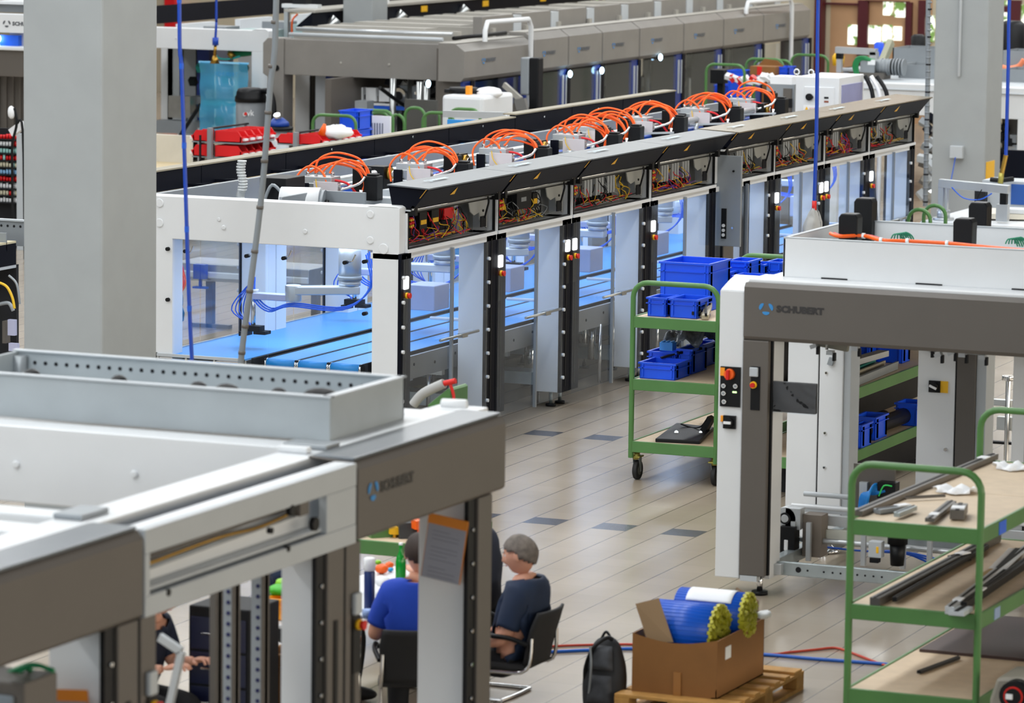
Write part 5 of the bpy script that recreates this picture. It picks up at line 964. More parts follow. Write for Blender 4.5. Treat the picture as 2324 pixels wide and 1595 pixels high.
BLS = M('royal_blue_shirt', '0a3aa8', .8, var=.08, scale=6); NVS = M('navy_shirt', '10233f', .8, var=.15, scale=6); BKS = M('black_trousers', '101116', .85, var=.1); DNV = M('dark_navy_jacket', '0d1830', .8, var=.15, scale=5)
def chair(label, loc, rz):
    T = thing('cantilever_chair', label, 'chair', loc, rz, group='black cantilever chairs at the table'); m = MB(); m.box(-.22, .22, -.2, .24, .385, .43, M('black_mesh_fabric', '1a1a1c', .8, bump=.3, bscale=300)); m.build('seat', T, .02, loc=(0, 0, 0))
    m = MB(); BM_ = M('black_mesh_fabric')
    m.grid(lambda u, v: ((u-.5)*.46*(1-.12*max(0, v-.7)/.3-.1*(1-v)), -.2-.05*v-.04*(1-(2*u-1)**2)-.04*v*v, .42+.335*v), 10, 10, BM_); m.build('backrest', T, loc=(0, 0, 0), solid=.02)
    m = MB(); 
    for s_ in (-1, 1): m.tube([(s_*.2, -.24, .6), (s_*.21, -.21, .4), (s_*.22, .0, .375), (s_*.22, .2, .37), (s_*.22, .26, .33), (s_*.22, .27, .06), (s_*.22, .22, .015), (s_*.22, -.1, .013), (s_*.22, -.26, .013)], .0125, CRM, 8, 5)
    m.tube([(-.22, -.26, .013), (0, -.27, .013), (.22, -.26, .013)], .0125, CRM, 8); m.build('chrome_frame', T, loc=(0, 0, 0))
    for s_ in (-1, 1):
        m = MB(); m.tube([(s_*.22, -.22, .56), (s_*.25, -.1, .6), (s_*.25, .1, .6), (s_*.24, .2, .56)], .016, BK, 8); m.build('armrest', T, loc=(0, 0, 0))
    return T
def ang(d): return math.atan2(-d[0], d[1])
# navy man in profile at the right of the near post
px_, py_ = -10.02, 23.46
person('seated man with short greying hair and navy t-shirt, in profile facing left', (px_, py_, 0), radians(90), seated(.845, lean=.13, armL=((-.25, -.04, .68), (-.2, .22, .62)), armR=((.25, -.02, .70), (.15, .24, .66))), NVS, BKS, HG, tilt=(12, 4))
chair('black chair with chrome runners under the man in navy', (px_-.02, py_, 0), radians(90))
bxp, byp = -10.33, 22.72
person('seated man in a royal blue t-shirt seen from behind at the table', (bxp, byp, 0), radians(24), seated(.92, lean=.02, armL=((-.29, .0, .72), (-.25, .22, .72))), BLS, BKS, HB, hairlen=.4, tilt=(8, 8))
chair('black chair under the man in the royal blue t-shirt', (bxp, byp-.02, 0), radians(24))
person('person in a dark navy jacket sitting behind the navy man, head hidden by the post', (-10.60, 24.25, 0), radians(82), seated(.97, lean=-.06), DNV, BKS, HB)
chair('black chair behind the navy man, under the person in the dark jacket', (-10.58, 24.25, 0), radians(88))
person('person in a navy top at the left end of the table, mostly behind the beam', (-11.62, 23.6, 0), radians(-95), seated(.93, armL=((-.28, .1, .78), (-.12, .34, .8)), armR=((.26, .12, .78), (.1, .36, .8))), NVS, BKS, HBL, tilt=(10, 0))
person('person in black clothing crouching behind the left perforated uprights', (-11.55, 21.3, 0), radians(-100), seated(.85, fwd=.12), DNV, BKS, HB, tilt=(25, 0))
# ---------------------------------------------------------------- table and what stands on it
T = thing('meeting_table', 'white round-cornered table between the seated people', 'table', (-11.0, 23.3, 0)); m = MB(T)
tb = [(-11.42, 22.5), (-11.35, 22.35), (-11.0, 22.3), (-10.8, 22.42), (-10.72, 23.0), (-10.85, 23.9), (-10.95, 24.5), (-11.28, 24.5), (-11.34, 24.3)]
m.prism(tb, 'z', .715, .74, WH); m.build('table_top', T, .006)
for xx, yy in ((-11.3, 22.7), (-10.75, 22.75), (-11.25, 24.2), (-11.05, 24.2)): m = MB(T); m.cyl((xx, yy, 0), (xx, yy, .715), .025, CRM, 10); m.build('leg', T)
def bottle(px, py, h, r, mt_, cap, label, neck=.35, name='bottle'):
    q = at(px, py, z=.742); T = thing(name, label, 'bottle', (q.x, q.y, .742)); m = MB(T); m.lathe((q.x, q.y, .742), [(r*.9, 0), (r, .01), (r, h*.55), (r*.75, h*.68), (r*.38, h*.8), (r*.34, h*.95), (r*.34, h*.96)], mt_, 18); m.build('glass_body', T)
    m = MB(T); m.lathe((q.x, q.y, .742+h*.955), [(r*.42, 0), (r*.42, h*.05), (r*.36, h*.055)], cap, 14); m.build('cap', T)
GBT = M('green_bottle_glass', '0a8a2a', .12, var=.1)
bottle(909, 1326, .27, .034, GBT, PW, 'green glass bottle with a white cap on the table')
q = at(838, 1388, z=.742); T = thing('thermos_flask', 'dark blue cylindrical flask with a white cup lid at the table edge', 'flask', (q.x, q.y, .742)); m = MB(T); m.lathe((q.x, q.y, .742), [(.032, 0), (.034, .01), (.034, .25), (.03, .26)], M('dark_blue_enamel', '0c2a66', .35), 20); m.build('flask_body', T); m = MB(T); m.lathe((q.x, q.y, 1.002), [(.036, 0), (.036, .075), (.03, .08)], PW, 20); m.build('lid', T)
q = at(834, 1412, z=.742); T = thing('paper_cup', 'small white and blue cup beside the flask', 'cup', (q.x, q.y, .742)); m = MB(T); m.lathe((q.x, q.y, .742), [(.026, 0), (.03, .03)], PW, 16); m.lathe((q.x, q.y, .772), [(.033, 0), (.036, .05), (.032, .05)], M('patterned_blue', '8fa8d8', .5, var=.3, scale=60), 16); m.build('cup', T)
for px, py, s_, mt_, lb in ((866, 1288, .045, M('orange_plastic', 'f2620e', .45), 'orange wrapped item on the table beside the green bottle'), (884, 1276, .03, M('orange_plastic'), 'small orange item behind the blue-capped one on the table'), (886, 1284, .02, M('sky_blue_plastic', '2aa6e0', .4), 'light blue cap on the table beside the orange items'), (858, 1268, .022, M('lime_plastic', '8ccc2a', .4), 'lime green item at the back of the table'), (868, 1318, .05, PW, 'white folded paper on the table'), (868, 1345, .055, PW, 'white box near the flask on the table'), (885, 1315, .015, DK, 'small dark tool on the white paper')):
    q = at(px, py, z=.78); m = MB((q.x, q.y, .742)); m.blob((q.x, q.y, .742+s_*.7), (s_, s_, s_*.7), mt_, 8, .08); tag(m.build('table_item'), lb, 'item')
q = at(634, 1405, z=.742); crate('yellow-orange crate on the left end of the table', q.x-.09, q.x+.09, q.y-.05, q.y+.2, .742, .87, M('orange_crate', 'f5a010', .45))
q = at(632, 1350, z=.87); m = MB((q.x, q.y, .86)); m.blob((q.x, q.y+.02, .90), (.08, .09, .035), M('bright_green_bag', '3cae1e', .5), 8, .1); m.blob((q.x, q.y+.1, .93), (.07, .05, .03), M('lime_plastic'), 8, .1); tag(m.build('green_bag'), 'bright green bag lying on the yellow-orange crate', 'bag')
q = at(630, 1500, y=22.0); crate('brown cardboard carton under the left end of the table', q.x-.12, q.x+.14, 22.0, 22.3, 0, .62, CB, name='cardboard_carton', cat='box')
# green trolley with tools behind the table
T = trolley('dark green trolley of tools glimpsed under the near cover, behind the table', -12.1, -11.42, 25.2, 26.3, shelves=(.3, .75), front=False, back=False)
for px, py, s_, mt_, lb in ((858, 1218, .11, GR, 'green toolbox behind the table'), (920, 1222, .12, M('dark_grey_case', '34383c', .6), 'dark grey case behind the seated man in blue'), (895, 1206, .05, YL, 'yellow item on the tool trolley'), (950, 1190, .06, M('orange_plastic'), 'orange item on the tool trolley by the hanging sheet'), (830, 1242, .04, YL, 'small yellow item at the left of the tool trolley'), (968, 1210, .03, YL, 'small yellow knob beside the hanging sheet'), (880, 1240, .09, BK, 'black bag at the front of the tool trolley')):
    q = at(px, py, y=25.4); m = MB((q.x, 25.4, q.z-s_)); m.ob((q.x, 25.4+random.random()*.2, max(q.z, .8)), (s_*1.6, s_*1.4, s_), mt_, (0, random.uniform(-.2, .2), random.random())); m.box(q.x-.01, q.x+.01, 25.4, 25.45, .75, max(q.z, .8)-s_*.4, mt_); tag(m.build('tool_case'), lb, 'case')
yy = 21.5; a = at(428, 1372, y=yy); b = at(566, 1364, y=yy); T = thing('dark_filler_cabinet', 'made-up dark low cabinet with drawers filling the gap behind the perforated uprights', 'cabinet', ((a.x+b.x)/2, yy+.2, 0)); m = MB(T); m.box(a.x, b.x, yy, yy+.4, .05, a.z, DK); m.build('carcass', T, .01)  # made-up cabinet, added to fill the dark area behind the uprights
for k in range(4):
    z = .1+k*(a.z-.15)/4; m = MB(T); m.box(a.x+.02, b.x-.02, yy-.012, yy, z, z+(a.z-.15)/4-.015, M('blue_black_drawer', '12183a', .4)); o = m.build('drawer', T, .004); m = MB(T); m.cyl((a.x+.1, yy-.03, z+.1), (b.x-.1, yy-.03, z+.1), .008, CRM, 8); m.build('handle', o)
# ---------------------------------------------------------------- grey hooded line in the background
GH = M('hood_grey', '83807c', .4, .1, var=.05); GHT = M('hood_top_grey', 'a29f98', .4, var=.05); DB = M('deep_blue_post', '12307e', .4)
HL = thing('hooded_packaging_line', 'long grey hooded packaging line crossing the background', 'machine', (-26.4, 56.4, 0))
m = MB(HL); m.box(-27.95, -25.3, 56.39, 56.6, 1.79, 2.33, GH)
for x in (-27.0, -26.2): m.cyl((x, 56.39, 2.0), (x, 56.375, 2.0), .02, GHT, 10)
m.build('front_beam', HL, .01)
m = MB(HL); m.prism([(-28.3, 1.8), (-28.3, 2.26), (-28.22, 2.34), (-27.95, 2.34), (-27.95, 0), (-28.22, 0), (-28.22, 1.75)], 'y', 56.36, 56.7, GH); o = m.build('corner_post', HL, .01)
m = MB(HL); p = at(627, 154, y=56.35); m.cyl((p.x, 56.37, p.z), (p.x, 56.34, p.z), .045, BK, 18); m.build('round_plug', o)
m = MB(HL); m.box(-25.3, -25.2, 56.3, 56.7, 0, 2.33, GH); m.cyl((-25.26, 56.28, .9), (-25.26, 56.28, 2.35), .03, WH2, 8); m.box(-25.2, -24.75, 55.9, 56.3, 1.4, 2.3, GP); m.build('corner_post', HL)
ysh = [55.49, 58.1, 59.5, 60.9, 62.5, 64.5, 66.4, 68.4, 70.9]
MK = M('hood_mark', '55595f', .5)
for i in range(8):
    a, b = ysh[i]+.02, ysh[i+1]-.02; m = MB(HL); zt = 2.31 if i == 0 else 2.37
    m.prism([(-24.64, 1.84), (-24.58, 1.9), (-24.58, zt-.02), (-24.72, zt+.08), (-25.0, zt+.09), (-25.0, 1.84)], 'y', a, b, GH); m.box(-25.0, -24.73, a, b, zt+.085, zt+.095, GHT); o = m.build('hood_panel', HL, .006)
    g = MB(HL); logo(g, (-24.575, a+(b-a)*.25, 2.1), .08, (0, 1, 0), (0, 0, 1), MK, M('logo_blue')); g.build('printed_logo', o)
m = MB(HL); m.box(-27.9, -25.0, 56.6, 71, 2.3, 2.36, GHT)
for i in range(11):
    y = 56.9+i*1.3; m.box(-27.9, -25.3, y, y+.12, 2.36, 2.5, GHT); m.box(-27.3, -25.6, y+.25, y+1.1, 2.36, 2.37, DK); m.box(-27.7, -25.9, y+.12, y+.6, 2.5, 2.52, GHT)
for i in range(9): y = 57.9+i*1.5; m.box(-25.5, -25.35, y, y+1.2, 2.4, 2.68, GH); m.box(-25.5, -25.34, y+1.2, y+1.5, 2.4, 2.66, WH2)
m.cyl((-27.9, 56.45, 2.4), (-25.35, 56.45, 2.4), .03, WH2, 8); m.cyl((-27.9, 56.7, 2.47), (-25.3, 56.7, 2.47), .03, ALU, 8); m.cyl((-25.2, 56.5, 2.42), (-25.0, 58.0, 2.45), .03, BK, 8); m.build('roof_lattice', HL)
for y in [55.8]+ysh[1:]:
    m = MB(HL); m.box(-25.1, -24.66, y-.14, y-.02, 0, 1.84, GP); m.box(-24.66, -24.62, y-.24, y+.02, 0, 1.84, DB); m.box(-24.65, -24.6, y+.02, y+.14, 0, 1.84, NV); o = m.build('post', HL)
    m = MB(HL); m.box(-24.62, -24.6, y-.16, y-.12, 1.2, 1.75, WH2); m.box(-24.6, -24.59, y-.06, y-.03, 1.2, 1.75, WH2); m.build('light_strip', o)
for px, py in ((972, 190), (1216, 178), (1294, 168), (1366, 160), (1499, 130)):
    p = at(px, py, x=-24.55); m = MB(HL); m.blob((-24.55, p.y, p.z), (.03, .055, .055), LB, 8); m.cyl((-24.6, p.y, p.z), (-24.56, p.y, p.z), .04, BK, 8); m.build('signal_lamp', HL)
for i in range(8):
    a, b = ysh[i]+.15, ysh[i+1]-.25; m = MB(HL); m.box(-24.62, -24.61, a, b, .3, 1.82, GL); m.build('guard_window', HL)
    m = MB(HL); rnd = random.Random(i); m.box(-27.4, -25.4, a, b, .55, .75, ST); m.box(-26.9, -26.8, a, b, .75, 1.8, GP)
    for k in range(9):
        y = rnd.uniform(a, b-.3); x = rnd.uniform(-26.6, -25.2); z = rnd.uniform(.75, 1.4); m.box(x, x+rnd.uniform(.1, .4), y, y+rnd.uniform(.1, .35), z, z+rnd.uniform(.08, .35), rnd.choice([ST, GP, GD, BLU2, DK, WH2]))
    for k in range(4): y = rnd.uniform(a, b); x = rnd.uniform(-26.4, -25.2); m.cyl((x, y, .5), (x, y, 1.8), .05, ST, 10)
    m.tube([(-26, a, 1.7), (-25.8, (a+b)/2, 1.3), (-25.5, b, 1.75)], .03, BK, 6); m.build('inner_mechanism', HL)
m = MB(HL); rnd = random.Random(3)   # open end with valve terminals
m.box(-26.9, -25.4, 57.3, 57.4, .3, .95, DK); m.box(-26.95, -26.3, 56.9, 57.2, .7, 1.25, ST); m.box(-27.1, -27.03, 56.6, 56.7, .4, 1.75, M('orange_cable')); m.box(-27.0, -26.9, 56.65, 56.7, .4, 1.3, BC)
for k in range(3): m.box(-26.95+k*.22, -26.78+k*.22, 56.7, 56.85, 1.42, 1.62, PW)
m.cyl((-26.15, 56.7, 1.52), (-26.15, 56.62, 1.52), .12, CRM, 16); m.cyl((-26.15, 56.62, 1.52), (-26.15, 56.6, 1.52), .07, BK, 12); m.box(-26.95, -26.1, 56.72, 56.8, 1.3, 1.36, BC); m.box(-26.9, -26.3, 56.7, 56.78, 1.36, 1.39, PW)
for k in range(90):
    x = rnd.uniform(-27.3, -25.4); z = rnd.uniform(.5, 1.72); m.ob((x, 57+rnd.uniform(-.3, .2), z), (rnd.uniform(.04, .2), .1, rnd.uniform(.04, .14)), rnd.choice([DK, ST, GP, BK, NV, CRM, GD]), (0, rnd.uniform(-.6, .6), 0))
m.box(-27.8, -25.3, 58.2, 58.3, .4, 1.79, DK); m.box(-27.72, -27.55, 57, 57.1, 0, 1.79, WH2); m.box(-27.55, -27.45, 57.0, 57.1, .2, 1.79, DB); m.box(-27.95, -24.9, 58.3, 58.35, 0, 1.79, DK); m.build('valve_terminal', HL)
m = MB(HL); m.box(-27.75, -27.35, 57.05, 57.12, .35, 1.0, M('purple_grey_screen', '5a5060', .4)); m.build('screen_board', HL)
for k, (px0, px1, pyt, pyb, xx) in enumerate(((1115, 1205, 52, 190, -24.5), (1706, 1797, 4, 120, -24.5))):
    a = at(px0, pyt+18, x=xx); b = at(px1, pyt+22, x=xx); c = at(px1, pyb, x=xx); T = thing('lamp_hanger', ('white pipe bow above the front hood panel of the grey line', 'white pipe bow near the far end of the grey line')[k], 'pipe', (xx, a.y, 0))
    m = MB(T); zt = a.z+.12; m.tube([(xx-.1, a.y, 2.4), (xx-.1, a.y, zt-.12), (xx-.1, a.y+.08, zt), (xx, b.y-.1, zt), (xx, b.y, zt-.12), (xx, b.y, 1.3)], .038, WH, 10, smooth=False); m.build('bow', T); m = MB(T); m.box(xx-.05, xx+.08, b.y-.07, b.y+.07, .9, 1.35, BK); m.bar((xx, b.y, 0), (xx, b.y, .9), .05, .05, BK); m.build('controller', T, .01)
# control desk arm and steel trays in front of it
T = thing('control_desk', 'grey control desk with sloped keypad screens on a bent arm by the grey line', 'desk', (-23.2, 57, 0)); yy = 55.6; m = MB(T); a, b, c, d = at(1152, 243, y=yy), at(1178, 228, y=yy), at(1198, 260, y=yy), at(1160, 272, y=yy); m.add([a, b, c, d], [(0, 3, 2, 1)], GP); a2, b2, c2, d2 = at(1172, 225, y=yy), at(1196, 222, y=yy), at(1204, 258, y=yy), at(1182, 264, y=yy); m.add([v+Vector((0, -.1, 0)) for v in (a2, b2, c2, d2)], [(0, 3, 2, 1)], M('keypad', '6f6e6c', .5)); m.build('sloped_panel', T, solid=.08)
m = MB(T); m.bar(at(1144, 192, y=yy+.2), at(1182, 226, y=yy+.1), .05, .08, GHT); m.bar(at(1185, 250, y=yy), (at(1185, 250, y=yy).x, yy, 0), .2, .2, GP); m.build('arm', T); m = MB(T); p = at(1193, 185, y=yy+.3); m.box(p.x-.09, p.x+.05, yy+.3, yy+.5, p.z-.2, p.z+.35, GD); m.box(p.x+.05, p.x+.2, yy+.3, yy+.5, 0, p.z+.35, BK); m.build('display_housing', T, .02)
T = thing('steel_tray_frame', 'row of flat steel frames on stands before the grey line', 'frame', (-22.6, 60, 0)); 
for k in range(3):
    y0 = 54.3+k*2.0; m = MB(T)
    for (a, b, c, d) in ((-23.6, -22.4, y0, y0+.08), (-23.6, -22.4, y0+1.9, y0+1.98), (-23.6, -23.5, y0, y0+1.9), (-22.5, -22.4, y0, y0+1.9)): m.box(a, b, c, d, 1.0, 1.12, M('dull_steel', '8d8578', .4, .4))
    m.box(-23.5, -22.5, y0+.3, y0+1.6, .98, 1.0, DK)
    for xx in (-23.55, -22.45): m.bar((xx, y0+.1, 0), (xx, y0+.1, 1), .05, .05, GP); m.bar((xx, y0+1.9, 0), (xx, y0+1.9, 1), .05, .05, GP)
    m.build('frame_section', T)
for k, (px, py) in enumerate(((1345, 225), (1490, 210))): p = Vector((-23.0, 55.3+2*k, 1.1)); m = MB((p.x, p.y, 1.12)); m.cyl((p.x-.4, p.y+.1, 1.25), (p.x+.3, p.y, 1.25), .14, M('dull_steel'), 16); tag(m.build('steel_drum'), ('dull steel drum lying on the tray frames', 'second steel drum lying farther along the tray frames')[k], 'drum')
# white tank
T = thing('water_tank', 'white square container with black lid gear beside the grey line', 'tank', (-23.9, 52.6, 0)); yy = 53; m = MB(T); a = at(1002, 215, y=yy); b = at(1128, 205, y=yy); m.box(a.x, a.x+(b.x-a.x)*.75, yy, yy+1.1, .2, a.z, WH); m.build('body', T, .05); m = MB(T); p = at(1045, 200, y=yy+.4); m.cyl((p.x, yy+.5, a.z), (p.x, yy+.5, a.z+.08), .2, BK, 18); m.box(p.x-.25, p.x+.35, yy+.4, yy+.6, a.z, a.z+.05, DK); m.box(a.x+.28, a.x+.34, yy+.2, yy+.3, a.z, a.z+.12, M('orange_plate')); p = at(1110, 205, y=yy+.5); m.blob((p.x, yy+.5, a.z+.02), (.2, .15, .08), PW, 8, .1); m.build('lid_gear', T)
m = MB(T); m.box(a.x+.2, a.x+(b.x-a.x)*.8, yy-.2, yy-.15, .4, .75, GD); m.box(a.x, a.x+.1, yy, yy+.3, 0, .2, BK); m.box(b.x-.5, b.x-.4, yy, yy+.3, 0, .2, BK); m.build('grille', T)
# ---------------------------------------------------------------- white machine far left with blue film
WM = thing('packaging_machine', 'white machine frame in the left background with blue film inside', 'machine', (-30.4, 58.7, 0))
m = MB(WM); m.box(-32.2, -29.36, 58.67, 58.9, 1.98, 2.31, WH); m.prism([(-29.66, 2.31), (-29.6, 2.34), (-29.42, 2.34), (-29.36, 2.31)], 'y', 58.67, 58.9, WH); m.cyl((-31.0, 58.67, 2.15), (-31.0, 58.655, 2.15), .02, WH, 10); m.cyl((-30.35, 58.67, 2.15), (-30.35, 58.655, 2.15), .02, WH, 10); m.build('front_beam', WM, .01)
m = MB(WM); m.box(-29.66, -29.38, 58.67, 58.95, 0, 1.98, WH); m.build('post', WM, .01)
for y in (61, 63.2, 65.4, 67.6):
    for x in (-32.2, -29.66): m = MB(WM); m.box(x, x+.28, y, y+.4, 0, 1.98, WH); m.box(x+.28, x+.3, y, y+.4, 0, 1.98, NV); m.build('post', WM)
m = MB(WM); m.box(-32.2, -29.4, 58.9, 70, 1.98, 2.05, WH2)
for k in range(5): y = 59.6+k*2.1; m.box(-31.2+.2, -30.6, y, y+.5, 2.05, 2.3, GD); m.box(-30.5, -29.9, y+.1, y+.7, 2.05, 2.26, M('pale_turquoise_box', '9fb8b8', .5)); m.box(-31.5, -31.4, y, y+1.2, 2.05, 2.32, WH)
m.build('roof_deck', WM)
for k in range(3):
    y = 60.5+k*2.6; x = -30.0; m = MB(WM)
    for dx in (0, .5): m.box(x+dx, x+dx+.07, y, y+.07, 2.1, 2.62, ALU)
    m.box(x-.03, x+.62, y-.02, y+.12, 2.6, 2.66, WH); m.box(x+.15, x+.4, y, y+.2, 2.66, 2.8, DK); m.tube([(x+.15, y, 2.2), (x+.18, y-.05, 2.4), (x+.25, y, 2.5)], .018, ORG, 6); m.cyl((x+.7, y, 2.2), (x+.9, y+.1, 2.45), .09, ST, 10); m.build('drive_unit', WM)
m = MB(WM); m.prism([(-33.2, 2.2), (-33.0, 2.5), (-32.95, 2.2)], 'y', 59.5, 72, NV); m.build('cabinet_lid', WM)
m = MB(WM); m.prism([(-29.5, 2.3), (-29.2, 2.36), (-29.2, 2.56), (-29.45, 2.36)], 'y', 59.9, 72, NV); m.box(-29.7, -29.15, 59.9, 72, 2.56, 2.6, GHT)
for k in range(4): y = 61.5+k*2.6; m.box(-29.2, -29.19, y, y+.25, 2.42, 2.52, YL)
m.build('cabinet_lid', WM)
for px, mt_ in ((380, WH), (395, WH2), (432, GD), (462, DB), (505, M('lilac_alloy'))):
    p = at(px, 150, y=60.8); m = MB(WM); m.box(p.x-.12, p.x+.1, 60.8, 61, .6, 1.98, mt_); m.build('inner_column', WM)
m = MB(WM); p = at(400, 250, y=59.6); m.box(p.x-.4, p.x+.5, 59.6, 59.9, .55, .75, GD); m.box(p.x-.3, p.x+.9, 60.0, 60.5, 1.0, 1.08, TQ); m.box(p.x-.2, p.x+.2, 59.7, 59.9, .8, 1.15, ST); m.bar((p.x+.2, 59.3, .5), (p.x+.5, 59.5, 1.05), .12, .05, BK)
for k in range(16): m.ob((p.x+random.uniform(-.4, .9), 59.8+random.random(), random.uniform(.3, 1.6)), (.12, .1, .12), random.choice([ST, DK, GD, TQ, WH2]), (random.random(), 0, 0))
m.build('inner_mechanism', WM)
m = MB(WM); tg = M('green_hose'); a = at(520, 118, y=58.9); m.tube([a, at(545, 122, y=58.9), at(575, 118, y=58.9)], .05, tg, 8); m.tube([at(490, 125, y=58.8), at(500, 133, y=58.8), at(520, 134, y=58.8), at(545, 128, y=58.8)], .018, TQ, 6); m.cyl(at(520, 120, y=58.8), at(530, 130, y=58.8), .05, BRS, 8); m.build('green_hose', WM)
T = thing('blue_film_sheet', 'translucent blue protective film hanging in the white machine at the left rear', 'film', (-30.4, 58.3, 0)); yy = 58.3; a = at(452, 140, y=yy); b = at(565, 141, y=yy); c = at(448, 290, y=yy)
m = MB(T); m.grid(lambda u, v: (a.x+(b.x-a.x)*u, yy+.04*sin(8*u+3*v)+.02*sin(17*v), c.z-.1+(a.z-c.z+.1)*v), 16, 14, GLB); m.build('film', T); m = MB(T); m.text('SCHUBERT', (a.x+.32, yy-.09, a.z-.2), .085, (1, 0, 0), (0, 0, 1), M('film_print', '1484c4', .5)); m.box(a.x, b.x, yy-.02, yy+.0, a.z-.015, a.z+.015, M('film_edge', '8ccdf0', .4)); m.bar((a.x, yy, 0), (a.x, yy, c.z), .03, .03, ALU); m.build('printed_mark', T)
# vacuum cleaner
T = thing('vacuum_cleaner', 'grey industrial vacuum cleaner with a domed black lid and hose', 'vacuum cleaner', (0, 0, 0)); yy = 56.0; a = at(523, 230, y=yy); b = at(585, 230, y=yy); xc = (a.x+b.x)/2; r = (b.x-a.x)/2; T.location = (xc, yy+r, 0); yc = yy+r
zt = at(550, 198, y=yc).z; zl = at(550, 228, y=yy).z; m = MB(T); m.lathe((xc, yc, 0), [(r*.9, .12), (r*.95, .2), (r, zl)], M('mid_grey_drum', '6e7276', .45), 28); m.build('drum', T)
m = MB(T); m.lathe((xc, yc, zl), [(r*1.06, -.03), (r*1.06, .04), (r*.98, .07), (r*.97, (zt-zl)*.6), (r*.85, (zt-zl)*.9), (r*.5, zt-zl)], BK, 28); m.build('lid', T)
m = MB(T); m.tube([(xc+r*.7, yc, zt-.05), (xc+r*1.6, yc-.1, zt-.06), (xc+r*2.0, yc-.15, zt-.35), (xc+r*1.9, yc-.15, .5), (xc+r*1.5, yc, .2)], .045, BK, 8); m.build('hose', T)
m = MB(T); m.text('ovk', (xc-.02, yy+.005, zl-.24), .13, (1, 0, .1), (0, 0, 1), PW, .012); p = Vector((xc+.03, yy-.01, zl-.2)); m.cyl(p+Vector((0, .01, 0)), p, .025, RE, 10); m.build('drum_mark', T)
for k in range(3): m = MB(T); an = k*2.1; m.cyl((xc+r*.7*cos(an)-.02, yc+r*.7*sin(an), .06), (xc+r*.7*cos(an)+.02, yc+r*.7*sin(an), .06), .06, BK, 12); m.build('castor', T)
T = thing('drum_vacuum', 'small blue-topped vacuum head on a pale drum beside the grey post', 'vacuum cleaner', (0, 0, 0)); yy = 53.5; a = at(612, 285, y=yy); b = at(658, 285, y=yy); xc = (a.x+b.x)/2; r = (b.x-a.x)/2; T.location = (xc, yy, 0); m = MB(T); m.lathe((xc, yy, 0), [(r*.8, 0), (r*.85, a.z-.06)], WH2, 20); m.lathe((xc, yy, a.z-.06), [(r*1.2, 0), (r*1.2, .05)], BK, 20); m.build('drum', T); m = MB(T); m.lathe((xc-.02, yy, a.z-.0), [(r*1.0, 0), (r*.9, .06), (r*.4, .12)], BLU2, 18); m.cyl((xc, yy-.05, a.z+.1), (xc, yy-.1, a.z+.17), .05, CRM, 10); m.build('motor_head', T)
# ---------------------------------------------------------------- bench with red bins
T = thing('workbench', 'long beige workbench behind the black rail of the white machine', 'bench', (-26, 51, 0)); zb = .95
a = at(360, 372, z=zb); m = MB(T); bt = M('beige_bench_top', 'c2b08c', .55, var=.06); m.box(-31, -19.2, 49.0, 50.2, zb-.05, zb, bt); m.build('bench_top', T)
for x in (-30.5, -27, -23.5, -20): m = MB(T); m.box(x, x+.08, 49.1, 50.1, 0, zb-.05, GD); m.build('leg', T)
m = MB((-29, 50.15, zb)); a = at(362, 300, y=50.2); b = at(432, 300, y=50.2); m.box(a.x-1, b.x, 50.2, 50.28, .2, 1.32, M('cream_board', 'cfcabd', .5)); m.box(b.x-.5, b.x-.45, 50.15, 50.2, 0, .3, GD); tag(m.build('cream_cabinet'), 'cream panel behind the bench left of the red bins', 'panel')
def bin_(label, x0, x1, y0, y1, z0, z1, face=1, grp='red storage bins on the bench'):
    T = thing('storage_bin', label, 'bin', ((x0+x1)/2, (y0+y1)/2, z0), group=grp); m = MB(T); h = z1-z0; t = .01
    pr = [(x0, z0), (x0, z1), (x1-.08, z1), (x1-.03, z0+h*.55), (x1, z0+h*.5), (x1-.04, z0)] if face > 0 else [(x0+.04, z0), (x0, z0+h*.5), (x0+.03, z0+h*.55), (x0+.08, z1), (x1, z1), (x1, z0)]
    m.prism(pr, 'y', y0, y0+t, RD); m.prism(pr, 'y', y1-t, y1, RD); m.box(x0+.04, x1-.04, y0, y1, z0, z0+t, RD); bx = x0 if face > 0 else x1-t; m.box(bx, bx+t, y0, y1, z0, z1, RD); fx = x1-.05 if face > 0 else x0+.03; m.box(fx, fx+.02, y0, y1, z0, z0+h*.5, RD); m.build('bin_body', T)
    m = MB(T); ex = x1 if face > 0 else x0; m.box(ex-.035, ex+.002, y0+.04, y1-.04, z0+h*.15, z0+h*.35, PW); m.build('paper_label', T); return T
ords = ('first', 'second', 'third', 'fourth', 'fifth', 'sixth')
yb0 = 49.1; dy = .2
for tier, (z0, z1, tn) in enumerate(((at(500, 356, y=yb0).z, at(500, 330, y=yb0).z, 'lower'), (at(500, 322, y=yb0).z, at(500, 297, y=yb0).z, 'upper'))):
    xa, xb = at(487, 340, y=yb0).x, at(552, 340, y=yb0).x
    for k in range(5): bin_('red bin, %s from the front in the %s tier of the left rack' % (ords[k], tn), xa, xb, yb0+k*dy, yb0+k*dy+dy-.01, z0, z1)
    xa, xb = at(433, 340, y=yb0).x, at(471, 340, y=yb0).x
    bin_('red bin left of the rack post, %s tier' % tn, xa, xb, yb0, yb0+dy, z0, z1, -1)
xa, xb = at(678, 320, y=yb0).x, at(735, 320, y=yb0).x; z0, z1 = at(700, 328, y=yb0).z, at(700, 306, y=yb0).z
for k in range(6): bin_('red bin, %s from the front in the right rack' % ords[k], xa, xb, yb0+k*dy, yb0+k*dy+dy-.01, z0, z1)
xa, xb = at(625, 320, y=yb0).x, at(667, 320, y=yb0).x; bin_('red bin alone at the left of the right rack', xa, xb, yb0, yb0+dy, z0, z1, -1)
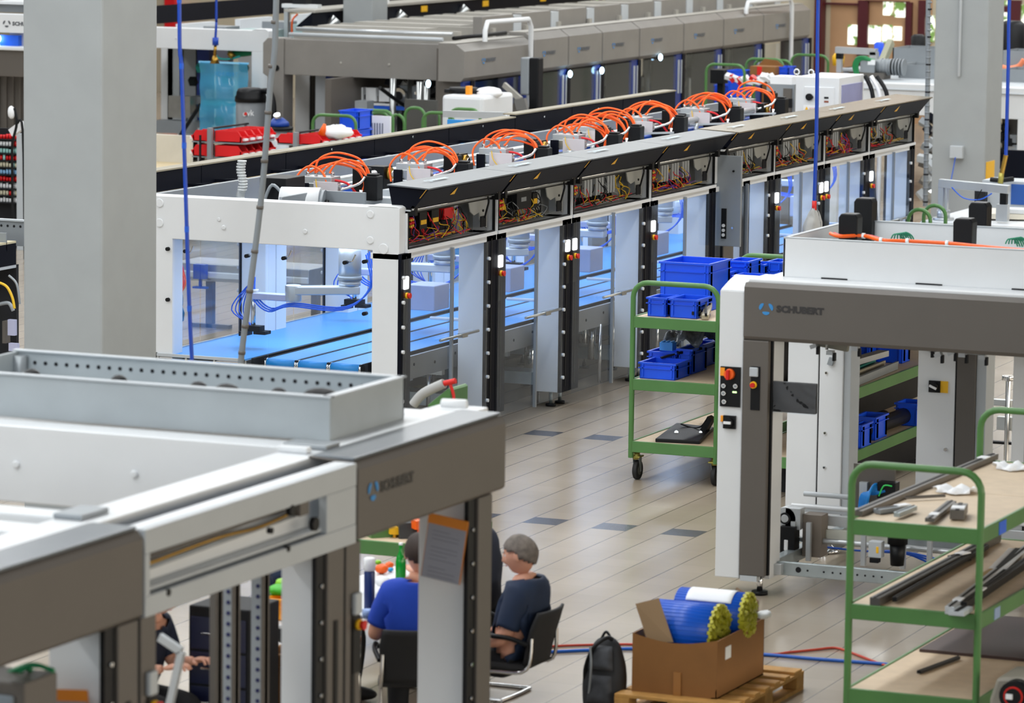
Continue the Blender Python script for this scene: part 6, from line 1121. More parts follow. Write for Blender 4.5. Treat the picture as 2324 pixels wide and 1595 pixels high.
for k, (px, zt) in enumerate(((477, at(477, 290, y=49.05).z), (672, at(672, 300, y=49.05).z))):
    x = at(px, 300, y=49.05).x; T = thing('bin_rack', ('grey rack post and shelf rails carrying the left red bins', 'grey rack post carrying the right red bins')[k], 'rack', (x, 49.05, zb)); m = MB(T); m.box(x-.03, x+.03, 49.02, 49.08, zb, zt, GD); m.box(x-.03, x+.02, 49.08, 50.15, zt-.02, zt, DK); m.box(x-.03, x+.02, 50.1, 50.15, zb, zt, GD)
    if k == 0: m.box(x-.14, x-.12, 49.0, 49.03, zb, zt-.1, DK)
    m.build('rack_post', T); zz = z0-.012
    m = MB(T); m.box(x-.3, x+.5, 49.1, 50.1, (at(500, 356, y=yb0).z if k == 0 else z0)-.02, (at(500, 356, y=yb0).z if k == 0 else z0)-.004, GD)
    if k == 0: m.box(x-.3, x+.5, 49.1, 50.1, at(500, 322, y=yb0).z-.02, at(500, 322, y=yb0).z-.004, GD)
    m.build('shelf', T)
p = at(755, 300, y=49.4); m = MB((p.x, 49.5, p.z-.05)); m.blob((p.x, 49.5, p.z), (.22, .25, .09), PW, 9, .16); tag(m.build('plastic_bags'), 'pile of clear and white bags in the right red bins', 'bags')
p = at(727, 292, y=49.2); m = MB((p.x, 49.2, p.z-.08)); m.cyl((p.x, 49.25, p.z-.08), (p.x+.04, 49.25, p.z+.06), .06, M('orange_plastic'), 10, .02); tag(m.build('orange_cone'), 'small orange cone beside the white bags', 'cone')
# blue crates, board, trolleys behind the bench
yy = 51.5
a = at(768, 260, y=yy); b = at(812, 260, y=yy)
for k, (lb) in enumerate(('lowest blue crate of the stack by the green bows', 'middle blue crate of the stack by the green bows', 'top blue crate of the stack by the green bows')):
    zt_ = at(790, 250, y=yy).z; crate(lb, a.x, b.x, yy, yy+.5, zt_-(3-k)*.27, zt_-(2-k)*.27-.012, group=None)
def bow(px0, px1, pyt, yy, label, z0=.3, long=1.2):
    a = at(px0, pyt, y=yy); b = at(px1, pyt, y=yy); return trolley(label, a.x, b.x, yy, yy+long, shelves=(.3, .6), ht=a.z+.02, wheels=True)
bow(710, 808, 263, 51.2, 'green trolley bow around the blue crate stack behind the bench', long=1.2)
bow(838, 884, 258, 52.55, 'green trolley with a tilted bow right of the blue crates')
bow(886, 918, 262, 53.6, 'narrow green trolley bow before the dark mesh screen')
bow(960, 1030, 258, 51.8, 'green trolley beside the white tank', long=.9)
m = MB((-24, 52.3, .5)); a = at(836, 262, y=52.3); b = at(885, 320, y=52.3); m.box(a.x, b.x, 52.3, 52.34, .3, a.z, PW)
for k in range(5): m.box(a.x+.05+.04*k, a.x+.07+.04*k, 52.295, 52.3, a.z-.35, a.z-.1, GD)
tag(m.build('plan_board'), 'white plan board leaning behind the blue crates', 'board')
m = MB((-23.5, 54, .5)); a = at(918, 225, y=54.3); b = at(990, 300, y=54.3); m.box(a.x, b.x, 54.3, 54.36, 0, a.z, M('dark_mesh', '4b4a47', .7, bump=.6, bscale=80)); tag(m.build('mesh_screen'), 'dark mesh guard panel between the green bows', 'panel')
T = thing('aluminium_stand', 'aluminium angle stand above the far rail of the white machine', 'stand', (0, 0, 0)); yy = 46.5; a, b, c = at(1008, 258, y=yy), at(1148, 262, y=yy), at(1140, 310, y=yy); T.location = (b.x, yy, 0); m = MB(T); m.bar(a, b, .09, .08, ALU); m.bar((b.x-.06, yy, 0), (b.x-.06, yy, b.z), .1, .1, ALU); m.bar(at(1110, 290, y=yy-.1), at(1150, 262, y=yy-.1), .03, .03, WH); m.build('frame', T); m = MB(T)
for px, w_ in ((1035, 30), (1075, 16)): p = at(px, 272, y=yy+.5); m.box(p.x-.12, p.x+.12, yy+.5, yy+.55, .0, p.z, M('sky_label', '2a8ed8', .5))
m.build('blue_panels', T)
# goods trolleys before the grey line, right
for k, (p0, p1, pt, yy, lb) in enumerate(((1603, 1690, 148, 60.5, 'green trolley with a black case in front of the grey line'), (1712, 1797, 138, 63, 'green trolley with a cardboard carton farther back by the grey line'))):
    bow(p0, p1, pt, yy, lb, long=1.8)
yy = 61
for p0, p1, pt, pb, mt_, lb, nm in ((1612, 1642, 158, 190, BK, 'black case on the green trolley before the grey line', 'black_case'), (1702, 1758, 150, 172, CB, 'brown carton with a red stripe on the background trolley', 'cardboard_carton')):
    a = at(p0, pt, y=yy); b = at(p1, pb, y=yy); m = MB((a.x, yy, b.z)); m.box(a.x, b.x, yy, yy+.4, b.z, a.z, mt_)
    if nm[0] == 'c': m.box(a.x+.12, a.x+.2, yy-.004, yy, b.z, a.z, RE); m.prism([(a.x, a.z), (b.x, a.z), (b.x-.1, a.z+.08), (a.x+.1, a.z+.1)], 'y', yy+.38, yy+.4, CB)
    m.bar(((a.x+b.x)/2, yy+.2, .6), ((a.x+b.x)/2, yy+.2, b.z), .1, .1, mt_); tag(m.build(nm), lb, 'box')
for k, (p0, p1, pt, yy, lb) in enumerate(((1650, 1690, 160, 60.9, 'blue crate beside the black case on the background trolley'), (1762, 1788, 152, 61.2, 'blue crate right of the brown carton'), (1620, 1658, 193, 61.6, 'blue crate at the left front of the first background trolley'), (1440, 1455, 600, 60, ''))):
    if lb: a = at(p0, pt, y=yy); b = at(p1, pt, y=yy); crate(lb, a.x, b.x, yy, yy+.4, .605, max(a.z, .8))
m = MB((-21, 60.8, .8)); 
for k in range(14): p = at(1655+k*8, 180+random.randint(-6, 6), y=60.6); m.ob(p, (.12, .1, .07), random.choice([PW, PW, RE, GD]), (random.random(), random.random(), 0))
tag(m.build('mixed_bags'), 'mixed white and red bags on the background trolleys', 'bags', kind='stuff')
# ---------------------------------------------------------------- electrical cabinet at the end of the white machine
T = thing('electrical_cabinet', 'light grey electrical cabinet with a black rotary switch behind the lid covers', 'cabinet', (0, 0, 0)); yy = 50.5; a = at(1806, 173, y=yy); b = at(1905, 170, y=yy); T.location = ((a.x+b.x)/2, yy, 0); zt = a.z; dpt = 1.0
m = MB(T); m.box(a.x, b.x, yy, yy+dpt, 0, zt, WH); m.build('housing', T, .01)
c = at(1826, 196, y=yy); d = at(1893, 250, y=yy); m = MB(T); m.box(c.x, d.x, yy-.02, yy, d.z, c.z, WH); dd = m.build('door_panel', T, .006)
m = MB(T); p = at(1837, 220, y=yy-.03); m.cyl((p.x, yy-.02, p.z), (p.x, yy-.06, p.z), .045, BK, 16); m.ob((p.x+.03, yy-.06, p.z), (.06, .03, .03), BK); m.build('rotary_switch', dd)
m = MB(T); p = at(1838, 246, y=yy-.03); m.box(p.x-.09, p.x+.13, yy-.026, yy-.02, p.z-.04, p.z+.04, PW); m.add([(p.x-.07, yy-.028, p.z-.02), (p.x-.02, yy-.028, p.z-.02), (p.x-.045, yy-.028, p.z+.025)], [(0, 1, 2)], YL); m.cyl((p.x+.09, yy-.026, p.z), (p.x+.09, yy-.03, p.z), .03, BC, 12); m.text('ACHTUNG', (p.x-.01, yy-.026, p.z-.01), .03, (1, 0, 0), (0, 0, 1), RE); m.build('warning_plate', dd)
m = MB(T); p = at(1875, 222, y=yy-.03)
for dz, mt_ in ((.0, BK), (-.05, M('brown_label', '8a4a30', .5)), (-.13, BK), (-.18, BK)): m.box(p.x-.03, p.x+.03, yy-.024, yy-.02, p.z+dz-.012, p.z+dz+.012, mt_)
m.build('small_labels', dd)
for px in (1808, 1841): m = MB(T); p = at(px, 165, y=yy+.1); m.cyl((p.x, yy+.1, zt), (p.x, yy+.1, zt+.03), .015, CRM, 8); m.tube([(p.x+.035*cos(t), yy+.1, zt+.05+.035*sin(t)) for t in [2*pi*k/10 for k in range(11)]], .01, WH, 6, smooth=False); m.build('lifting_eye', T)
m = MB(T); m.box(b.x, b.x+.01, yy+.1, yy+dpt-.08, .3, zt-.1, M('lilac_side_sheet', '8d90b8', .4)); m.build('side_panel', T)
m = MB(T); 
for k in range(3): m.tube([(b.x+.05+.08*k, yy+.9, zt-.02), (b.x+.18+.1*k, yy+.85, zt-.3), (b.x+.2+.1*k, yy+.8, zt-1.0), (b.x+.2+.1*k, yy+.8, .3)], .03, BK if k != 1 else PW, 8)
m.build('black_cables', T)
m = MB((-19, 51, 0)); a = at(1740, 190, y=51.5); b = at(1803, 195, y=51.5); m.box(a.x, b.x, 51.5, 52.2, 0, a.z, GD); m.box(a.x+.25, b.x-.03, 51.45, 51.5, .4, a.z-.05, GP); m.box(a.x+.28, a.x+.38, 51.44, 51.45, a.z-.3, a.z-.18, BK); m.tube([at(1770, 185, y=51.6), at(1778, 176, y=51.6), at(1790, 178, y=51.6), at(1798, 190, y=51.6)], .02, BK, 6); m.box(a.x+.05, a.x+.35, 51.5, 51.9, a.z, a.z+.1, PW); tag(m.build('drive_cabinet'), 'grey drive box directly left of the light electrical cabinet', 'cabinet')
# ---------------------------------------------------------------- white beams, gear motor and boxes in the right background
T = thing('packaging_machine', 'wide white machine body behind the right pillar in the background', 'machine', (0, 0, 0)); yy = 60; a = at(1915, 185, y=yy); T.location = (a.x+2, yy, 0); zt = a.z; zb_ = at(1915, 255, y=yy).z
m = MB(T); m.box(a.x-.2, a.x+4.4, yy, yy+.3, zb_, zt, WH); m.box(a.x-.2, a.x+4.4, yy-.03, yy, at(1915, 200, y=yy).z, at(1915, 197, y=yy).z, WH2); m.box(a.x-.2, a.x+4.4, yy+.3, yy+5.5, zt-.05, zt, WH2); m.box(a.x-1.2, a.x, yy+3.4, yy+4.6, zt-.05, zt, WH2); m.box(a.x-1.2, a.x-1.1, yy+3.5, yy+4.5, 0, zt, WH2); m.build('long_body', T, .01)
b = at(2276, 185, y=yy); m = MB(T)
m.box(a.x+1.6, a.x+1.9, yy, yy+.3, 0, zb_, WH2); m.box(at(2312, 230, y=yy).x, a.x+4.4, yy-.02, yy+.3, 0, zb_, WH); m.box(a.x, a.x+.3, yy, yy+.3, 0, zb_, WH2); m.build('legs', T)
m = MB(T); p = at(2295, 310, y=yy+.4); m.box(p.x-.15, p.x+.15, yy+.4, yy+.6, .3, zb_, GP); rnd = random.Random(5)
for k in range(30): m.ob((p.x+rnd.uniform(-.3, .2), yy+.3, rnd.uniform(.2, 1.2)), (.1, .1, .12), rnd.choice([DK, ST, GD, NV, BK]), (rnd.random(), 0, 0))
for k in range(40): q = at(2085+rnd.random()*28, 270+rnd.random()*190, y=yy-2); m.ob((q.x, q.y+rnd.random(), max(q.z, .06)), (.14, .1, .1), rnd.choice([DK, ST, GD, WH2, NV, GP]), (rnd.random(), rnd.random(), 0))
m.build('inner_mechanism', T)
for k, (p0, p1, pt, pb, dy_, lb) in enumerate(((2026, 2125, 108, 145, 2.6, 'rear grey sheet box on the white machine by the pillar'), (2040, 2125, 146, 182, 1.4, 'front grey sheet box on the white machine by the pillar'), (2274, 2350, 115, 145, 2.6, 'rear grey sheet box right of the pillar'), (2272, 2350, 157, 190, 1.4, 'front grey sheet box right of the pillar with an orange cable'))):
    aa = at(p0, pt, y=yy+dy_); bb = at(p1, pb, y=yy+dy_); m = MB((aa.x, yy+dy_, zt)); m.box(aa.x, bb.x, yy+dy_, yy+dy_+.02, zt, aa.z, GD); m.box(aa.x, bb.x, yy+dy_+.8, yy+dy_+.82, zt, aa.z, GD); m.box(aa.x, aa.x+.02, yy+dy_, yy+dy_+.8, zt, aa.z, GD); m.box(bb.x-.02, bb.x, yy+dy_, yy+dy_+.8, zt, aa.z, GD)
    if k == 3: m.tube([at(2274, 152, y=yy+2.4), at(2290, 155, y=yy+2.4), at(2312, 150, y=yy+2.4), at(2324, 135, y=yy+2.4)], .04, M('salmon_cable', 'f08a60', .5), 6)
    tag(m.build('sheet_box'), lb, 'box')
T = thing('gear_motor', 'grey gear motor with green hoses on top of the white machine', 'motor', (0, 0, 0)); ym = yy+.8; a = at(1952, 160, y=ym); b = at(1984, 160, y=ym); c = at(2020, 160, y=ym); T.location = (b.x, ym, zt)
z1_ = at(1960, 138, y=ym).z; m = MB(T); m.box(a.x, b.x, ym, ym+.35, zt+.1, z1_, GD); m.box(a.x+.12, a.x+.24, ym-.005, ym, zt+.22, zt+.3, PW); m.build('gearbox', T, .03); m = MB(T); m.cyl((b.x, ym+.17, (zt+.1+z1_)/2), (c.x-.04, ym+.17, (zt+.1+z1_)/2), .12, GD, 20)
for k in range(8): m.cyl((b.x+.06+k*.05, ym+.17, (zt+.1+z1_)/2), (b.x+.08+k*.05, ym+.17, (zt+.1+z1_)/2), .13, GD, 20)
m.cyl((c.x-.04, ym+.17, (zt+.1+z1_)/2), (c.x, ym+.17, (zt+.1+z1_)/2), .12, BK, 20); m.build('motor_body', T); m = MB(T); m.box(a.x+.05, c.x-.1, ym, ym+.35, zt, zt+.1, GP); m.build('foot', T)
m = MB(T)
for k in range(4): m.tube([at(1943+k*2, 172, y=ym), at(1937+k*3, 150, y=ym), at(1945+k*3, 132+k, y=ym), at(1965+k*3, 130+k*2, y=ym), at(1975+k*3, 136, y=ym+.1)], .022, M('hose_green', '0f7a42', .4), 6)
m.build('green_hoses', T)
T = thing('aluminium_stand', 'aluminium T-shaped stand on the white machine beside the gear motor', 'stand', (0, 0, 0)); ym = yy+2.2; a, b = at(1898, 113, y=ym), at(1990, 118, y=ym); T.location = (a.x, ym, zt); m = MB(T); m.bar(a, b, .12, .1, ALU); m.bar((a.x+.06, ym, zt), (a.x+.06, ym, a.z), .08, .08, ALU); m.bar((b.x-.04, ym, zt), (b.x-.04, ym, b.z), .12, .12, ALU); m.box(a.x+.01, a.x+.11, ym-.05, ym+.05, a.z-.14, a.z-.05, BK); m.build('frame', T)
for px, py, r_, mt_, lb, nm in ((1995, 110, .08, BL, 'blue bin behind the aluminium stand in the background', 'blue_bin'), (2084, 100, .12, BK, 'black seat shape left of the right pillar', 'black_part'), (2298, 88, .22, BK, 'black barrel with a cap at the right edge background', 'black_barrel'), (1902, 160, .1, YL, 'small yellow part at the foot of the aluminium stand', 'yellow_part')):
    ym = 64; p = at(px, py, y=ym); m = MB((p.x, ym, zt)); m.lathe((p.x, ym, zt), [(r_*.9, 0), (r_, .1), (r_, max(.15, p.z-zt+r_)), (r_*.6, max(.2, p.z-zt+r_*1.3))], mt_, 14); tag(m.build(nm), lb, 'container')
m = MB((-19, 64, zt)); m.bar(at(2003, 140, y=63.5), at(2022, 95, y=63.8), .1, .12, M('khaki_board', 'a2a28c', .6)); tag(m.build('leaning_board'), 'khaki board leaning between the gear motor and the grey box', 'board')
# right middle: table with aluminium stand near the pillar
T = thing('assembly_table', 'white assembly table right of the pillar with bent aluminium stand parts', 'table', (0, 0, 0)); zt2 = .95; a = at(2093, 500, z=zt2); T.location = (a.x+1.4, a.y+1, 0); m = MB(T); y0_ = at(2150, 505, z=zt2).y; xa = at(2088, 500, y=y0_).x; m.box(xa, xa+3.2, y0_, y0_+2.6, zt2-.06, zt2, WH); m.build('table_top', T, .01)
for dx in (.1, 1.5, 3.0):
    for dy_ in (.1, 2.4): m = MB(T); m.bar((xa+dx, y0_+dy_, 0), (xa+dx, y0_+dy_, zt2-.06), .08, .08, GD); m.build('leg', T)
T = thing('aluminium_stand', 'aluminium gallows stand with a round foot on the assembly table', 'stand', (0, 0, 0)); ym = y0_+.3; a, b = at(2132, 415, y=ym), at(2290, 430, y=ym); f_ = at(2141, 490, y=ym); T.location = (f_.x, ym, zt2)
m = MB(T); m.bar(a, b, .09, .1, ALU); m.build('top_bar', T, .006); m = MB(T); m.box(f_.x-.06, f_.x+.0, ym-.04, ym+.04, zt2, a.z, ALU); m.box(f_.x+.03, f_.x+.05, ym-.04, ym+.04, zt2, a.z, ALU); m.cyl((f_.x, ym, zt2), (f_.x, ym, zt2+.03), .13, ALU, 18); m.cyl((f_.x, ym, zt2+.03), (f_.x, ym, zt2+.12), .08, ALU, 18); m.build('upright', T)
m = MB(T); m.box(b.x-.14, b.x, ym-.05, ym+.05, 0.97, b.z-.18, ALU); m.box(b.x-.1, b.x-.02, ym-.04, ym+.04, b.z-.18, b.z-.04, BK); m.build('end_bracket', T)
m = MB(T); p = at(2160, 425, y=ym-.1); m.tube([p, p+Vector((.15, 0, -.12)), p+Vector((.35, 0, -.13)), p+Vector((.5, 0, -.05))], .008, BC, 6); q = at(2228, 430, y=ym-.1); m.tube([q, q+Vector((-.05, 0, -.12)), q+Vector((.03, 0, -.2)), q+Vector((-.03, 0, -.3))], .007, BK, 6); m.build('cable', T)
m = MB((-14, y0_+1.6, .95)); a = at(2212, 430, y=y0_+1.8); b = at(2235, 485, y=y0_+1.8); m.box(a.x, b.x, y0_+1.8, y0_+1.9, zt2, a.z, DK); tag(m.build('narrow_board'), 'dark narrow board standing on the assembly table', 'panel')
m = MB((-14, y0_+2, .95)); a = at(2240, 402, y=y0_+2.2); b = at(2310, 415, y=y0_+2.2); m.box(a.x, b.x+.5, y0_+2.0, y0_+2.5, zt2, a.z-.02, WH2); m.box(b.x-.02, b.x+.6, y0_+1.98, y0_+2.0, b.z-.25, b.z, M('label_blue', '1c4f9a', .5)); m.tube([at(2248, 407, y=y0_+1.9), at(2270, 409, y=y0_+1.9), at(2300, 406, y=y0_+1.9)], .03, BK, 8); tag(m.build('equipment_box'), 'white equipment box with a black handle at the right edge', 'box')
m = MB((-14, y0_+1, .95)); a = at(2240, 455, y=y0_+1); m.ob((a.x+.4, y0_+1, zt2+.05), (1.0, .8, .06), M('cream_parts', 'd8d2c2', .5), (0, 0, .3)); m.ob((a.x+.5, y0_+.8, zt2+.11), (.5, .3, .05), WH, (0, 0, .1)); tag(m.build('flat_parts'), 'flat cream parts stacked on the assembly table at the right edge', 'parts')
m = MB((-13, 52, 0)); a = at(2276, 340, y=54); b = at(2330, 400, y=54); m.box(a.x, b.x+.8, 54, 54.1, 0, a.z, NV); tag(m.build('navy_panel'), 'dark navy panel right of the pillar behind the assembly table', 'panel')
bow(2062, 2112, 478, 46.5, 'green trolley bow left of the right pillar foot', long=.6)
m = MB((-14.9, 48.5, 0)); 
for k, (px, w_) in enumerate(((1977, .1), (1990, .05))): a = at(px-12, 365, y=48.6); b = at(px+10, 500, y=48.6); m.bar(a, (b.x, 48.6, 0), w_, .05, DK)
tag(m.build('leaning_profiles'), 'dark profiles leaning against the far end of the white machine', 'profile')
# ---------------------------------------------------------------- hanging hoses and conduits
def hang(pts, yy, r, mt_, label, name='hanging_hose', cat='hose', extra=None):
    P_ = [at(px, py, y=yy) for px, py in pts]; P_ = [(P_[0].x, yy, P_[0].z+3.0)]+P_
    T = thing(name, label, cat, (P_[-1][0], yy, P_[-1][2])); m = MB(T); m.tube(P_, r, mt_, 10, 4); m.build('tube', T)
    if extra:
        m = MB(T); extra(m, P_, T); m.build(extra.__name__, T)
    return T
BH = M('blue_air_hose', '0b3fa8', .35, var=.1); GT = M('grey_corrugated_tube', '7b8288', .5, var=.08)
def wraps(m, P_, T):
    for i in range(1, len(P_)-1): m.tube([Vector(P_[i])+Vector((0, 0, .02)), Vector(P_[i])-Vector((0, 0, .02))], .017, M('wrap_blue', '0d57c8', .4), 8)
hang([(407, 0), (412, 150), (418, 330), (424, 520), (430, 700), (438, 860)], 25, .0145, BH, 'blue air hose hanging in front of the white machine at the left', extra=wraps)
def cable_ties(m, P_, T):
    for i in range(len(P_)-1):
        A, B = Vector(P_[i]), Vector(P_[i+1])
        for t in (.25, .75): c = A.lerp(B, t); d = (B-A).normalized()*.012; m.cyl(c-d, c+d, .027, GP, 10)
hang([(627, 0), (613, 200), (596, 420), (572, 620), (551, 780), (543, 860)], 26, .0225, GT, 'slanting grey tube hanging in front of the white machine', extra=cable_ties)
def brass_coupling(m, P_, T): q = Vector(P_[-1]); m.cyl(q, q-Vector((0, 0, .12)), .05, BH, 10); m.cyl(q-Vector((0, 0, .12)), q-Vector((.01, 0, .28)), .025, BRS, 8); m.cyl(q-Vector((.01, 0, .28)), q-Vector((.01, 0, .4)), .03, BRS, 8, .08)
hang([(491, 0), (491, 50), (489, 85)], 57, .02, BH, 'short blue hose with a brass fitting above the left rear machine', extra=brass_coupling)
def cloth(m, P_, T):
    q = Vector(P_[-1]); m.cyl(q+Vector((0, 0, .03)), q-Vector((0, 0, .1)), .025, RE, 8); rg = M('grey_rag', 'a8a9a8', .8)
    m.grid(lambda u, v: (q.x-.03*v+(.02+.13*v**.8*(1-.5*v*v))*cos(2*pi*u)*(1+.25*sin(6*pi*u)), q.y+(.02+.1*v**.8)*sin(2*pi*u)+random.uniform(-.015, .015), q.z-.05-.3*v+.03*sin(19*u)*v+random.uniform(-.01, .01)), 18, 8, rg)
hang([(1857, 0), (1855, 150), (1853, 300), (1850, 400), (1848, 462)], 40.5, .02, BH, 'blue hose with a grey rag at its end in front of the right wiring cabinets', extra=cloth)
def spring_coupling(m, P_, T): q = Vector(P_[-1]); m.tube([q, q-Vector((.02, 0, .1)), q-Vector((.05, 0, .25))], .03, BRS, 8); m.cyl(q-Vector((.05, 0, .22)), q-Vector((.06, 0, .35)), .035, M('brass_plated'), 8)
hang([(2291, 0), (2289, 120), (2286, 240), (2283, 352)], 49, .022, BH, 'blue hose with a brass coupling right of the pillar', extra=spring_coupling)
def tie_rings(m, P_, T):
    A = P_[0]
    for k in range(60): z = P_[-1][2]+.05+k*.09; t = (P_[0][2]-z)/(P_[0][2]-P_[-1][2]); m.cyl((P_[1][0]*(1-t)+P_[-1][0]*t, A[1], z), (P_[1][0]*(1-t)+P_[-1][0]*t, A[1], z+.02), .036, DK if k % 4 == 0 else GT, 8)
hang([(2107, 0), (2106, 150), (2103, 300), (2100, 468)], 52, .032, GT, 'grey ribbed conduit running down left of the right pillar', name='ribbed_conduit', cat='conduit', extra=tie_rings)
# ---------------------------------------------------------------- strip of things left of the big pillar
T = thing('packaging_machine', 'white and grey machine top at the far left edge, upper corner', 'machine', (0, 0, 0)); yy = 52; a = at(-60, 30, y=yy); b = at(75, 76, y=yy); T.location = ((a.x+b.x)/2, yy, 0)
m = MB(T); m.box(a.x, b.x, yy, yy+.3, b.z, a.z, WH); logo(m, at(8, 58, y=yy), .09, (1, 0, 0), (0, 0, 1), MK, MK); m.box(a.x, b.x, yy+.6, yy+1, a.z, a.z+.12, GD); m.box(a.x, b.x, yy+.5, yy+1.4, a.z+.12, a.z+.16, WH); m.build('upper_body', T, .01)
m = MB(T); z1_, z2_ = at(0, 112, y=yy).z, at(0, 172, y=yy).z; m.box(a.x, b.x, yy-.1, yy+.2, z2_, z1_, GP); m.box(a.x, b.x, yy-.15, yy+.3, z1_, z1_+.05, WH); m.build('grey_beam', T, .01)
m = MB(T); m.box(a.x, b.x, yy+.5, yy+.55, 0, z2_, M('grey_curtain', '5d5853', .6, var=.15)); 
for k in range(8): x = a.x+k*.12; m.box(x, x+.03, yy+.46, yy+.5, 0, z2_, GP)
m.build('rear_sheet', T); m = MB(T); p = at(14, 95, y=yy+.1); m.box(p.x-.1, p.x+.2, yy+.1, yy+.2, z1_+.05, z1_+.2, BC); m.blob((p.x-.12, yy+.05, z1_+.15), (.06, .05, .06), LB, 6); m.box(p.x+.0, p.x+.3, yy+.2, yy+.25, z1_+.05, b.z, M('lilac_cover')); m.build('blue_part', T)
T = thing('parts_rack', 'rack of small red and white labelled spools at the left edge', 'rack', (0, 0, 0)); yy = 47; a = at(-40, 300, y=yy); b = at(38, 480, y=yy); T.location = (a.x, yy, 0)
m = MB(T); m.box(a.x, b.x+.3, yy+.2, yy+.24, 0, a.z+.05, DK); m.box(b.x, b.x+.25, yy, yy+.2, 0, a.z, WH2); m.build('rack_frame', T)
rnd = random.Random(11); cs = [RD, PW, M('pale_cyan_spool', 'a8dcd8', .5), RD, M('cream_spool', 'd8d2b8', .5), M('light_blue_spool', '8fc0e8', .5), RD, PW, M('cream_spool'), PW]
for j in range(10):
    z = a.z-.05-j*.092; m = MB(T); m.box(a.x, b.x, yy+.05, yy+.2, z-.045, z-.035, DK); o = m.build('shelf_row', T); m = MB(T)
    for k in range(14): x = a.x+k*.045; m.cyl((x, yy+.1, z-.03), (x, yy+.1, z+.03+rnd.uniform(-.01, .01)), .018, cs[j] if rnd.random() > .2 else rnd.choice(cs), 8)
    m.build('spools', o)
T = thing('folding_stool', 'black three-legged stand with a white cloth at the left edge', 'stand', (0, 0, 0)); yy = 46; p = at(33, 245, y=yy); T.location = (p.x, yy, 0); m = MB(T)
m.tube([p, at(38, 280, y=yy), at(28, 330, y=yy), at(28, 400, y=yy), (at(28, 400, y=yy).x, yy, 0)], .018, BK, 6); m.tube([at(38, 280, y=yy), at(52, 300, y=yy), (at(56, 400, y=yy).x, yy, 0)], .018, BK, 6); m.build('frame', T); m = MB(T); q = at(26, 255, y=yy); m.blob(q, (.05, .04, .08), PW, 7, .1); q = at(40, 292, y=yy+.2); m.ob(q, (.2, .1, .1), PW, (0, -.6, 0)); m.build('cloth', T)
T = thing('packaging_machine', 'perforated grey tray and navy beam machine at the left edge behind the pillar', 'machine', (0, 0, 0)); yy = 37; a = at(-60, 497, y=yy); b = at(70, 560, y=yy); T.location = (a.x, yy, 0)
m = MB(T); m.box(a.x, b.x, yy, yy+.02, b.z, a.z, GD); m.box(a.x, b.x, yy-.02, yy+.05, a.z, a.z+.02, WH2); m.box(a.x, b.x, yy-.5, yy-.48, b.z, at(0, 528, y=yy-.5).z, GD)
for k in range(12): x = a.x+.03+k*.075; m.cyl((x, yy, a.z-.05), (x, yy-.005, a.z-.05), .014, DK, 8)
m.build('roof_tray', T, .004); m = MB(T); z1_, z2_, z3_ = at(0, 562, y=yy-.8).z, at(0, 612, y=yy-.8).z, at(0, 712, y=yy-.8).z; m.box(a.x, b.x, yy-.8, yy-.3, z2_, z1_, NV); m.box(a.x, b.x, yy-.82, yy-.3, z1_, z1_+.02, M('cream_edge', 'c8bfa0', .5)); m.box(a.x, b.x, yy-.82, yy-.3, z2_-.03, z2_, WH2); m.box(a.x, b.x, yy-.85, yy-.75, z3_-.05, z3_, WH); m.box(a.x, b.x, yy-.3, yy-.25, 0, z2_, DK); m.build('navy_beam', T)
m = MB(T); m.tube([at(-5, 640, y=yy-.7), at(15, 650, y=yy-.7), at(28, 675, y=yy-.7), at(33, 700, y=yy-.7)], .014, YC, 6); m.tube([at(20, 625, y=yy-.7), at(38, 645, y=yy-.7), at(45, 690, y=yy-.7)], .012, GD, 6); m.tube([at(0, 690, y=yy-.65), at(20, 688, y=yy-.65), at(30, 705, y=yy-.65)], .02, GD, 6); m.box(at(5, 730, y=yy-.6).x, at(12, 730, y=yy-.6).x, yy-.6, yy-.5, .3, z3_-.1, GP); q = at(28, 765, y=yy-.6); m.ob((q.x, q.y, q.z+.1), (.08, .05, .16), M('lilac_alloy')); m.ob((q.x+.02, q.y, q.z-.1), (.1, .05, .08), M('lilac_alloy')); m.build('wiring', T)

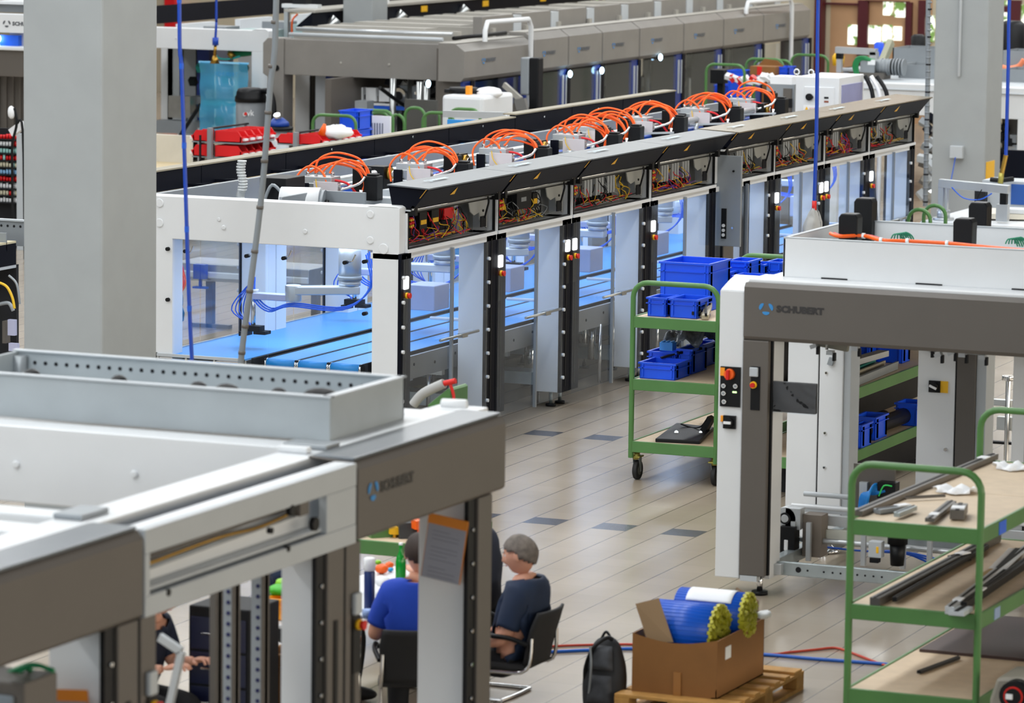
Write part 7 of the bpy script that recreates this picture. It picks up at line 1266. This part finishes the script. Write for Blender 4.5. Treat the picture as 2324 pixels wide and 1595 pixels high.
# ---------------------------------------------------------------- things seen through the left side of the white machine
T = thing('steel_conveyor', 'steel conveyor frame standing on the floor beyond the left side of the white machine', 'conveyor', (-20.5, 40.5, 0)); yy = 40.5
a = at(395, 590, y=yy); b = at(720, 648, y=yy); m = MB(T); m.box(a.x, b.x-.1, yy, yy+.6, at(500, 640, y=yy).z, at(500, 600, y=yy).z, ST); m.box(a.x-.2, b.x-.1, yy-.05, yy, at(500, 632, y=yy).z, at(500, 618, y=yy).z, WH2); m.build('bed', T, .01)
for dx in (.3, 1.6): m = MB(T); m.bar((a.x+dx, yy+.3, 0), (a.x+dx, yy+.3, at(500, 640, y=yy).z), .08, .08, GP); m.box(a.x+dx-.25, a.x+dx+.25, yy+.26, yy+.34, 0, .04, GP); m.build('leg', T)
T = thing('blue_bracket', 'small blue T-shaped bracket hanging under the steel conveyor', 'bracket', (a.x+.5, yy-.2, .6)); m = MB(T); p = at(455, 620, y=yy-.1); q = at(455, 650, y=yy-.1); m.box(p.x-.07, p.x+.07, yy-.14, yy-.06, p.z-.06, p.z+.1, BLU2); m.bar(p, q, .03, .03, BLU2); m.box(q.x-.08, q.x+.08, yy-.14, yy-.06, q.z-.02, q.z, BLU2); m.build('bracket', T)
T = thing('hose_bundle', 'bundle of thin red and orange hoses beyond the left corner of the white machine', 'hoses', (-18.6, 36.4, .6)); yy = 36.6; m = MB(T); rnd = random.Random(4)
for k in range(16): x0_ = 385+rnd.random()*25; m.tube([at(x0_, 585+k, y=yy), at(x0_+8, 610+k*2, y=yy), at(x0_+rnd.random()*20-4, 640+k, y=yy), at(x0_-rnd.random()*6, 675, y=yy)], .009, ORG if k % 2 else RC, 5)
m.build('hoses', T); m = MB(T); p = at(398, 665, y=yy)
for k in range(14): m.tube([p+Vector((rnd.uniform(-.08, .05), 0, rnd.uniform(-.1, .12))), p+Vector((rnd.uniform(-.08, .08), 0, rnd.uniform(-.15, .1))), p+Vector((rnd.uniform(-.05, .08), 0, rnd.uniform(-.2, 0)))], .01, rnd.choice([ST, BC, GD]), 5)
m.bar((p.x, yy, 0), (p.x, yy, p.z), .04, .04, GD); m.build('valve_block', T)
p = at(397, 705, y=yy-.1); m = MB((p.x, yy-.1, 0)); m.lathe((p.x, yy-.1, max(p.z-.14, 0)), [(.03, 0), (.09, .04), (.1, .12), (.07, .2), (.03, .26)], M('teal_blue_tank', '1d6a94', .35), 18); m.cyl((p.x, yy-.1, 0), (p.x, yy-.1, max(p.z-.13, .01)), .03, GD, 8); tag(m.build('blue_tank'), 'small teal-blue rounded tank on the floor under the hose bundle', 'tank')
